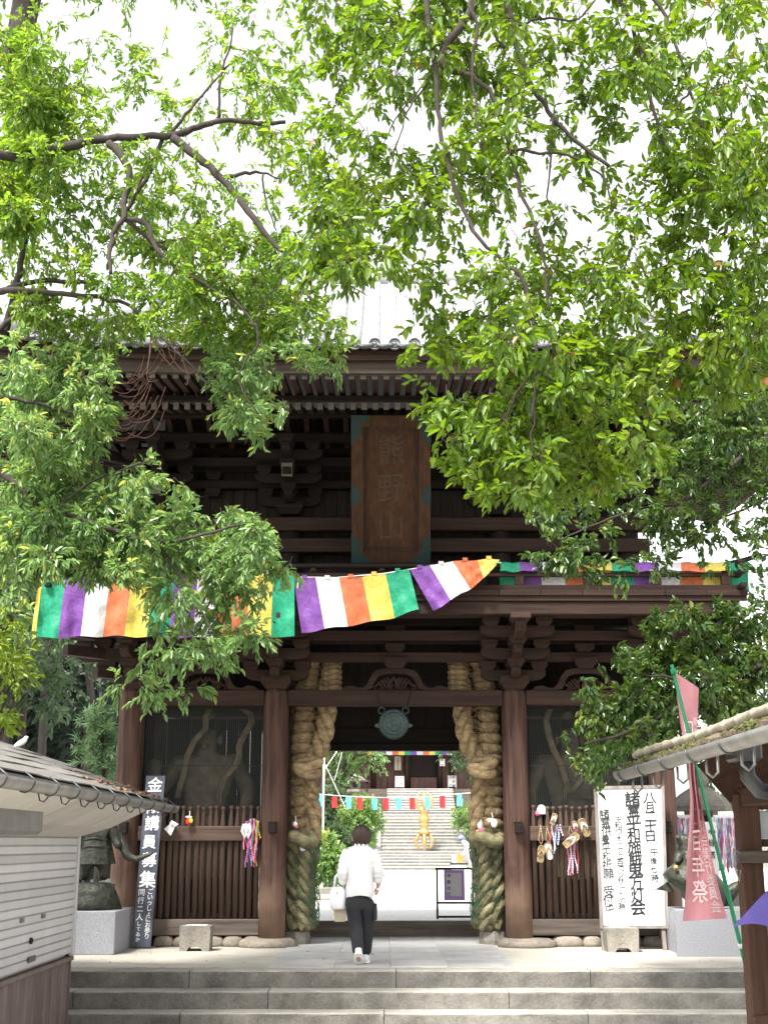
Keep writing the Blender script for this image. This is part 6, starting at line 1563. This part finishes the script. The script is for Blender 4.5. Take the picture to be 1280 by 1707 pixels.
for r, vals in rows.items():
    for c, d in enumerate(vals):
        if not d: continue
        k = which(c, r); nsub = 2 if d <= 4 else 3 if d <= 6 else 5
        Yb_, ys_, dens = {'A': (9.3, .5, 3.3 if r < 7 else 2.6), 'U': (12.9, .6, 5.0), 'B': (12.9, .42, 4.0), 'C': (13.8, .5, 4.0), 'D': (13.8, .4, 4.4)}[k]
        for s_ in range(nsub):
            px = (c + .5 + rg.uniform(-.48, .48)) * 64; py = (r + .5 + rg.uniform(-.48, .48)) * 64; Y = Yb_ + rg.normal(0, ys_)
            p = W(px, py, Y); rr = 27 * Y / F * rg.uniform(.75, 1.25)
            n = dens * d * 1.24 / nsub * (.8 if d < 4 else 1.05 if d < 7 else 1.5 if d < 8 else (1.5 if k == 'A' else 2.0))
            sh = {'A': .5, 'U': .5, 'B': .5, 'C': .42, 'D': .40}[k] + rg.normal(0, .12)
            CL[k].append((p.x, p.y, p.z, rr, rr * .8, n, sh))
# outline of the lower boughs: where the eaves of the gate stay open between them
def inside(px, py, poly):
    r = np.zeros(len(px), bool); n = len(poly)
    for i in range(n):
        (x0, y0), (x1, y1) = poly[i], poly[(i + 1) % n]
        r ^= ((y0 > py) != (y1 > py)) & (px < (x1 - x0) * (py - y0) / (y1 - y0 + 1e-9) + x0)
    return r
HB = [(200, 600), (240, 560), (325, 570), (340, 640), (365, 700), (430, 740), (475, 740), (475, 650), (440, 570), (480, 600), (545, 640), (590, 640), (590, 945), (465, 945), (455, 880), (430, 845), (385, 850), (350, 868), (325, 840), (300, 790), (262, 748), (230, 755), (205, 800), (170, 760), (200, 690)]
HA = [(540, 500), (655, 500), (655, 585), (675, 640), (700, 720), (750, 800), (815, 838), (905, 862), (1000, 838), (1085, 790), (1085, 980), (540, 980)]
HD = [(900, 930), (1050, 1040), (1010, 1100), (960, 1150), (935, 1260), (1000, 1312), (1110, 1300), (1180, 1240), (1300, 1200), (1300, 1420), (850, 1420), (850, 930)]
HB2 = [(55, 968), (225, 968), (245, 1000), (248, 1075), (55, 1075)]
HA2 = [(680, 598), (800, 612), (850, 640), (810, 668), (735, 655), (690, 640)]
def trim(S_, poly):
    ax = S_[:, 3:6] / np.linalg.norm(S_[:, 3:6], axis=1, keepdims=True); P_ = S_[:, :3] + ax * .12
    dz = P_[:, 2] - EYE; dp = P_[:, 1] * cp_ + dz * sp_
    px = 640 + F * P_[:, 0] / dp; py = 853.5 - F * (-P_[:, 1] * sp_ + dz * cp_) / dp
    return S_[~inside(px, py, poly)]
# canopy beyond the frame, so that the trees are whole
for _ in range(34):
    CL['A'].append((rg.uniform(0, 6.5), rg.uniform(7, 10), rg.uniform(8.8, 10.2), .5, .45, 8, .5))
for _ in range(45):
    CL['U'].append((rg.uniform(-8, -4.2), rg.uniform(12.5, 16.5), rg.uniform(4.5, 10), .55, .5, 14, .5))
for _ in range(40):
    CL['C'].append((rg.uniform(4.7, 7.5), rg.uniform(12.5, 16), rg.uniform(3.2, 7.5), .5, .45, 16, .45))

for _ in range(30):
    CL['A'].append((rg.uniform(3.6, 6.8), rg.uniform(8.2, 11), rg.uniform(4.8, 9), .5, .45, 9, .5))
# ---- left tree
tl_ = thing('camphor_tree', 'large bright green tree reaching in over the gate from the left', 'tree', (-5.6, 15.8, -.55))
tb = Vector((-5.6, 15.8, -.56))
branch(tl_, [tb, (-5.7, 15.7, 1.5), (-5.4, 15.4, 3.5), (-5.6, 15.1, 6), (-5.2, 14.6, 9), (-5.0, 14.2, 11)], .30, .09, 'trunk', n=14)
def T(pts, Y, r0, r1, start=None, root=tl_, dy=0.0, **k):
    P = [W(x, y, Y + dy * i) for i, (x, y) in enumerate(pts)]
    if start is not None: P = [Vector(start)] + P
    s = Y / F
    return branch(root, P, r0 * s * 1.2, r1 * s * 1.2, wig=.006, **k)
T([(-80, 300), (30, 262), (118, 245), (150, 233), (215, 229), (290, 226), (330, 212), (370, 202), (430, 205), (476, 204)], 12.3, 9, 3, (-5.5, 15.0, 6.5))
T([(288, 228), (330, 262), (372, 300), (405, 340), (440, 385), (470, 418), (520, 430), (560, 436), (610, 450)], 12.3, 7.5, 1.2, dy=-.06)
T([(372, 298), (400, 290), (435, 288), (470, 300)], 12.2, 4.5, 1)
T([(437, 290), (445, 340), (462, 385)], 12.1, 1.8, 1)
T([(180, 238), (205, 262), (217, 300), (207, 335), (208, 362), (192, 383), (183, 420), (185, 457)], 12.3, 6.5, 3, dy=-.03)
T([(213, 365), (245, 375), (262, 415), (300, 450), (350, 480), (400, 510), (425, 545)], 12.2, 4.5, 1.5, dy=-.03)
T([(210, 366), (265, 410), (330, 432), (365, 460), (415, 522)], 12.4, 3.2, 1)
T([(282, 225), (310, 190), (345, 150), (385, 105), (402, 100)], 12.3, 3, 1, dy=.05)
T([(366, 200), (367, 130), (385, 75), (390, 40)], 12.4, 2.6, .9)
T([(272, 232), (250, 290), (230, 320), (212, 352)], 12.35, 3.5, 3)
T([(262, 255), (243, 285), (225, 330), (214, 345)], 12.5, 2.2, 1.2)
T([(330, 300), (318, 340), (300, 380), (330, 395), (380, 370)], 12.5, 1.6, .8)
T([(250, 405), (290, 400), (345, 395), (400, 428)], 12.5, 1.7, .7)
T([(465, 420), (470, 470), (440, 500), (430, 540)], 12.2, 1.7, .8)
T([(520, 432), (518, 480), (515, 530)], 12.2, 1.6, .7)
T([(555, 437), (580, 470), (620, 497)], 12.2, 1.6, .7)
T([(-90, 520), (0, 487), (60, 469), (140, 470), (172, 470)], 12.8, 6, 2.5, (-5.4, 15.3, 4.6))
T([(0, 486), (30, 484), (100, 489), (170, 496), (220, 512), (255, 545)], 12.7, 6, 2, dy=-.03)
T([(-30, 580), (10, 540), (50, 511), (95, 494)], 12.8, 5, 2.5)
T([(8, 560), (20, 510), (35, 440), (45, 400), (58, 372)], 12.9, 7, 2.5)
T([(-60, 700), (0, 664), (60, 672), (120, 688), (190, 700)], 12.6, 4.5, 1.4, (-5.4, 15.3, 3.4))
T([(-60, 760), (0, 788), (35, 815), (90, 850), (180, 880), (260, 905), (340, 890), (420, 870)], 12.6, 6, 1.6, (-5.4, 15.3, 3.0), dy=-.03)
T([(260, 905), (300, 960), (330, 1010), (360, 1060)], 12.5, 2.4, .8)
T([(90, 850), (160, 800), (230, 775), (255, 765)], 12.6, 2.2, 1)
T([(425, 540), (430, 575), (410, 600), (400, 640), (430, 690)], 12.2, 2.2, .8)
T([(260, 555), (310, 600), (350, 640), (400, 660)], 12.5, 2, .8)
T([(60, -60), (45, 0), (35, 60), (20, 110)], 13.5, 22, 18, (-4.6, 14.2, 11))
# bare reddish twigs
rt = random.Random(21)
for k in range(22):
    x, y = rt.uniform(185, 215), rt.uniform(610, 735); L = rt.uniform(35, 75); s = rt.uniform(-.3, .35)
    pts = [(x + L * t, y + L * (s * t - 1.0 * t ** 3 * rt.uniform(.5, 1.1) + .35 * t * (1 - t))) for t in (0, .25, .5, .75, 1)]
    branch(tl_, [W(a, b_, 13.4 + rt.uniform(-.1, .1)) for a, b_ in pts], .007, .003, 'bare_twig', 'rtwig', 5)
for k in range(9):
    x, y = rt.uniform(235, 300), rt.uniform(540, 570); L = rt.uniform(40, 80)
    branch(tl_, [W(x + L * .4 * t + 12 * math.sin(t * 4 + k), y + L * math.sin(t * 1.9), 13.2) for t in (0, .25, .5, .75, 1)], .007, .003, 'bare_twig', 'rtwig', 5)
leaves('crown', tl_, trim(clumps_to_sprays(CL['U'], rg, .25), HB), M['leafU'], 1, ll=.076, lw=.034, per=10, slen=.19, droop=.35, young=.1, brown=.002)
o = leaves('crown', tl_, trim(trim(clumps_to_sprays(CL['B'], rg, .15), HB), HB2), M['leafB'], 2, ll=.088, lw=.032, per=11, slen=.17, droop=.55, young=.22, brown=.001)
# ---- right overhanging tree
ta = thing('oak_tree', 'broad leaved tree hanging in from above on the right with thin drooping branches', 'tree', (6.6, 9.0, -.55))
branch(ta, [(6.6, 9.0, -.56), (6.5, 9.0, 2), (6.2, 8.9, 5), (5.4, 8.8, 7.6), (4.0, 8.7, 9.2), (2.2, 8.7, 9.8), (.5, 8.8, 9.9)], .26, .06, 'trunk', n=14)
hub = [(4.2, 8.7, 9.1), (2.6, 8.7, 9.7), (1.4, 8.8, 9.9), (.6, 8.8, 9.9)]
T([(815, -90), (800, -40), (792, 0), (775, 35), (745, 75), (736, 100), (746, 120), (775, 122)], 8.8, 9.5, 5, hub[2], ta)
T([(714, -60), (715, 50), (727, 120), (733, 200), (745, 265), (765, 335), (800, 400), (845, 440), (875, 480), (890, 540), (893, 610), (888, 700)], 8.7, 4.5, 2.2, hub[3], ta)
T([(792, -30), (795, 40), (788, 110), (790, 160), (800, 230), (820, 300)], 8.6, 3.6, 1.2, hub[2], ta)
T([(840, -60), (848, 20), (865, 90), (890, 150), (920, 195), (960, 235), (1015, 278)], 8.9, 5.5, 3, hub[2], ta)
T([(1035, -60), (1050, 30), (1070, 100), (1085, 170), (1106, 242)], 9.0, 4.5, 2.5, hub[1], ta)
T([(1075, -60), (1110, 30), (1150, 150), (1170, 210), (1200, 250), (1260, 300)], 9.1, 3.5, 1.5, hub[1], ta)
T([(775, 122), (815, 150), (838, 205), (850, 250), (870, 320), (890, 370), (905, 420), (910, 470), (915, 520)], 8.75, 4.2, 1.8, None, ta)
T([(850, 248), (900, 255), (960, 262), (1005, 300), (1020, 345)], 8.7, 3, 1.2, None, ta)
T([(893, 612), (872, 640), (850, 680), (830, 730)], 8.7, 2.4, 1, None, ta)
T([(893, 620), (930, 640), (965, 662), (1000, 700)], 8.65, 2, .9, None, ta)
T([(890, 680), (885, 740), (890, 790)], 8.7, 1.6, .8, None, ta)
T([(800, 190), (850, 192), (900, 190)], 8.6, 2.2, 1.2, None, ta)
T([(745, 265), (780, 300), (808, 320)], 8.7, 1.6, .8, None, ta)
T([(920, 195), (918, 260), (912, 330), (930, 380)], 8.85, 2, 1, None, ta)
T([(1150, 150), (1120, 190), (1105, 220)], 9, 2.2, 1.2, None, ta)
T([(720, 130), (690, 170), (670, 210), (650, 290)], 8.8, 1.8, .8, None, ta)
T([(727, 110), (660, 200), (640, 240)], 8.8, 1.5, .8, None, ta)
T([(840, 80), (830, 60), (880, 35), (905, 30), (960, 32), (990, 0)], 9, 3, 1.5, None, ta)
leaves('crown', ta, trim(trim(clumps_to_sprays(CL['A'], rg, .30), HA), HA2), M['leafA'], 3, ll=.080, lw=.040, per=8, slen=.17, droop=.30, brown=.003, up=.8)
# ---- dark glossy tree on the right
tc_ = thing('camellia_tree', 'dark glossy leaved tree at the right edge above the bark roof', 'tree', (6.4, 15.0, -.55))
branch(tc_, [(6.4, 15.0, -.56), (6.3, 14.9, 1.2), (6.0, 14.6, 2.8), (5.7, 14.2, 4.6), (5.2, 14, 6.4)], .17, .06, 'trunk', n=12)
T([(1340, 690), (1280, 728), (1200, 790), (1130, 840), (1080, 862)], 13.6, 6, 2, (5.7, 14.2, 4.6), tc_)
T([(1330, 870), (1290, 830), (1240, 850), (1180, 870)], 13.6, 3, 1.2, None, tc_)
T([(1345, 1090), (1280, 1110), (1225, 1120), (1180, 1150), (1100, 1190), (1040, 1222), (980, 1240)], 13.5, 6.5, 1.5, (6.0, 14.6, 2.8), tc_)
T([(1180, 1150), (1120, 1130), (1060, 1125)], 13.4, 3, 1, None, tc_)
T([(1200, 1135), (1150, 1190), (1130, 1230)], 13.6, 2.2, 1, None, tc_)
T([(1130, 840), (1060, 850), (980, 880), (930, 900)], 13.5, 2, .8, None, tc_)
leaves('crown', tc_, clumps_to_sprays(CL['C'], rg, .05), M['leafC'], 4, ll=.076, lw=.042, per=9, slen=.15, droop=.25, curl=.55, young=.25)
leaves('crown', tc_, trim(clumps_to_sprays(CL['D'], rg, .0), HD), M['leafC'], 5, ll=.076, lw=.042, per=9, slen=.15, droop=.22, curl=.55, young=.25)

# ---- trees and forest behind
def bgtree(name, label, x, y, h, r, mat_, n, ll, seed, lean=0, cz=.68, zr=.42, group=None, trunk_r=None, z0=-.3, nclump=26, low=None):
    root = thing(name, label, 'tree', (x, y, z0), group); rr = np.random.default_rng(seed); random.seed(seed)
    tr = trunk_r or h * .018
    branch(root, [(x, y, z0), (x + lean * .2, y, z0 + h * .25), (x + lean * .5, y, z0 + h * .5), (x + lean, y, z0 + h * .9)], tr, tr * .3, 'trunk', n=10)
    cl = []
    for _ in range(nclump):
        p = rr.normal(size=3); p /= np.linalg.norm(p); p *= rr.uniform(.35, 1) ** .5
        c = (x + lean * .7 + p[0] * r, y + p[1] * r, z0 + h * cz + p[2] * h * zr)
        if low and c[2] < low: continue
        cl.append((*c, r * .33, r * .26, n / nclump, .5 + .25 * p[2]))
        branch(root, [(x + lean * .5, y, z0 + h * .5), ((x + lean * .5 + c[0]) / 2, (y + c[1]) / 2, (z0 + h * .55 + c[2]) / 2), c], tr * .4, tr * .1, 'limb', n=6)
    leaves('crown', root, clumps_to_sprays(cl, rr, .1), mat_, seed, ll=ll, lw=ll * .5, per=9, slen=ll * 2.4, droop=.3, twig=False)
    return root
sp = [(-13.6, 33, 9.0, 2.6, 'tall broad tree behind the left gate pillar, its crown above the hut'), (-10.9, 36, 10.5, 2.8, 'leaning tree with pale trunk left of the gate'), (-9.2, 31, 7.6, 2.0, 'middle sized tree touching the left gate pillar'),
      (-15.5, 40, 13, 3.6, 'dark tree deep in the wood at the far left'), (-12.2, 42, 13.5, 3.4, 'dark tree deep in the wood behind the leaning tree')]
for k, (x, y, h, r, lb) in enumerate(sp):
    bgtree('forest_tree', lb, x, y, h, r, M['leafF'], 700, .20, 40 + k, lean=(.2, 1.2, -.3, .3, -.5)[k], cz=.82, zr=.22, low=5.0, group='trees in the wood left of the gate', trunk_r=(.16, .15, .1, .2, .18)[k], nclump=30)
bgtree('maple_tree', 'sunny yellow green tree at the left edge above the hut roof', -7.45, 22.5, 6.0, 1.1, M['leafY'], 700, .12, 60, cz=.76, zr=.26, trunk_r=.09)
# young pine by the gate
pine = thing('young_pine', 'small fresh green pine just left of the gate pillar', 'tree', (W(165, 1300, 25).x, 25, -.1)); px0 = W(165, 1300, 25).x
branch(pine, [(px0, 25, -.1), (px0 + .1, 25, 2), (px0 - .05, 25, 4.2)], .06, .03, 'trunk', n=8)
cl = []
for (x, y, r) in ((150, 1195, 22), (172, 1215, 20), (180, 1235, 22), (150, 1240, 18), (165, 1265, 24), (182, 1275, 18)):
    p = W(x, y, 25); cl.append((p.x, p.y, p.z, r * 25 / F, r * 18 / F, 16, .5)); branch(pine, [(px0, 25, p.z - .4), p], .025, .01, 'limb', n=6)
leaves('crown', pine, clumps_to_sprays(cl, rg, -.3), M['leafP'], 70, ll=.16, lw=.014, per=26, slen=.22, droop=.05, twig=False)
# dark wood on the slope behind
hl = MB(); P = []
for j in range(9):
    y = 44 + j * 7; P.append([Vector((x, y, -.6 + max(0, (j - .5)) * 2.4 * (1 + .2 * math.sin(x * .3 + j)) * min(1, max(0, (-x - 9) / 6)))) for x in [-60 + k * 2 for k in range(31)]])
hl.grid(P); M['forestfloor'] = mat('forest_floor', (.035, .04, .022), 1, .5, 2, bump=.6, bscale=6)
struct(hl.build('hillside', M['forestfloor'], None, True))
cl = []; rw = np.random.default_rng(77)
for _ in range(480):
    x = rw.uniform(-34, -9); y = rw.uniform(45, 60); z = rw.uniform(.2, 19) ; cl.append((x, y, z, 1.6, 1.3, 13, .15))
far_w = thing('far_wood', 'dark dense wood on the slope behind the left trees', 'wood', (-20, 50, 0)); far_w['kind'] = 'stuff'
leaves('crown', far_w, clumps_to_sprays(cl, rw, .1), M['leafD'], 78, ll=.42, lw=.24, per=9, slen=1.0, droop=.3, twig=False)
rt = random.Random(5)
wt = MB()
for k in range(16):
    x = rt.uniform(-22, -9.5); y = rt.uniform(40, 46); wt.tube([(x, y, -.6), (x + rt.uniform(-.4, .4), y, 6), (x + rt.uniform(-1, 1), y, 13)], [.16, .13, .08], 7)
o = wt.build('trunks', M['trunk'], far_w, True); o['kind'] = 'stuff'
# trees on the right behind the gate
bgtree('garden_tree', 'bright tree seen right of the gate under the eave', 13.5, 34, 14.5, 3.4, M['leafF'], 900, .20, 81, cz=.74, zr=.22, trunk_r=.2)
bgtree('garden_tree', 'tree behind the large stone lantern at the right', 9.6, 30, 7.5, 2.4, M['leafF'], 900, .18, 82, cz=.58, zr=.4, trunk_r=.14)
bgtree('garden_tree', 'low green tree right of the far stone lantern', 11.8, 28, 5.5, 2.0, M['leafY'], 500, .16, 83, cz=.5, zr=.4, trunk_r=.1)
# courtyard shrubs
def bush(label, px, py, rx, ry, Y, mat_, n, ll, seed, z0=0):
    c = W(px, py, Y); rr = np.random.default_rng(seed); r = rx * Y / F; rz = ry * Y / F
    root = thing('shrub', label, 'shrub', (c.x, Y, z0)); cl = []
    for _ in range(18):
        p = rr.normal(size=3); p /= np.linalg.norm(p); p *= .75
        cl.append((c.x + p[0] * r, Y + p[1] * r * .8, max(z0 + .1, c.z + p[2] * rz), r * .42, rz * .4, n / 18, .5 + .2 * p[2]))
    q = MB()
    for k in range(6): q.tube([(c.x + .1 * math.cos(k), Y + .1 * math.sin(k), z0 - .05), (c.x + r * .5 * math.cos(k), Y + r * .4 * math.sin(k), c.z)], [.03, .012], 6)
    q.build('stems', M['twig'], root, True)
    leaves('foliage', root, clumps_to_sprays(cl, rr, -.1), mat_, seed, ll=ll, lw=ll * .45, per=9, slen=ll * 2, droop=.15, twig=False)
bush('leafy oleander bush in front at the left of the passage', 547, 1432, 24, 36, 40, M['leafB'], 260, .17, 90)
bush('tall clipped shrub left of the far stairs behind the head of the walking person', 598, 1378, 36, 42, 58, M['leafB'], 620, .16, 91)
bush('small round shrub low behind the white post', 560, 1400, 22, 22, 56, M['leafF'], 240, .16, 92)
bush('dark shrub behind the white post left of the stairs', 548, 1350, 26, 40, 60, M['leafF'], 420, .18, 93)
bush('clipped shrub right of the far stairs', 790, 1368, 30, 34, lY + .5, M['leafB'], 520, .16, 94)
bgtree('courtyard_tree', 'green tree left of the hall hanging into the passage view', W(566, 1270, 62).x, 62, 7.4, 1.9, M['leafB'], 380, .2, 95, cz=.80, zr=.2, trunk_r=.1, z0=0)
bgtree('courtyard_tree', 'green tree right of the hall at the edge of the passage view', W(800, 1270, 64).x, 64, 7.4, 1.5, M['leafF'], 400, .2, 96, cz=.80, zr=.22, trunk_r=.1, z0=0)
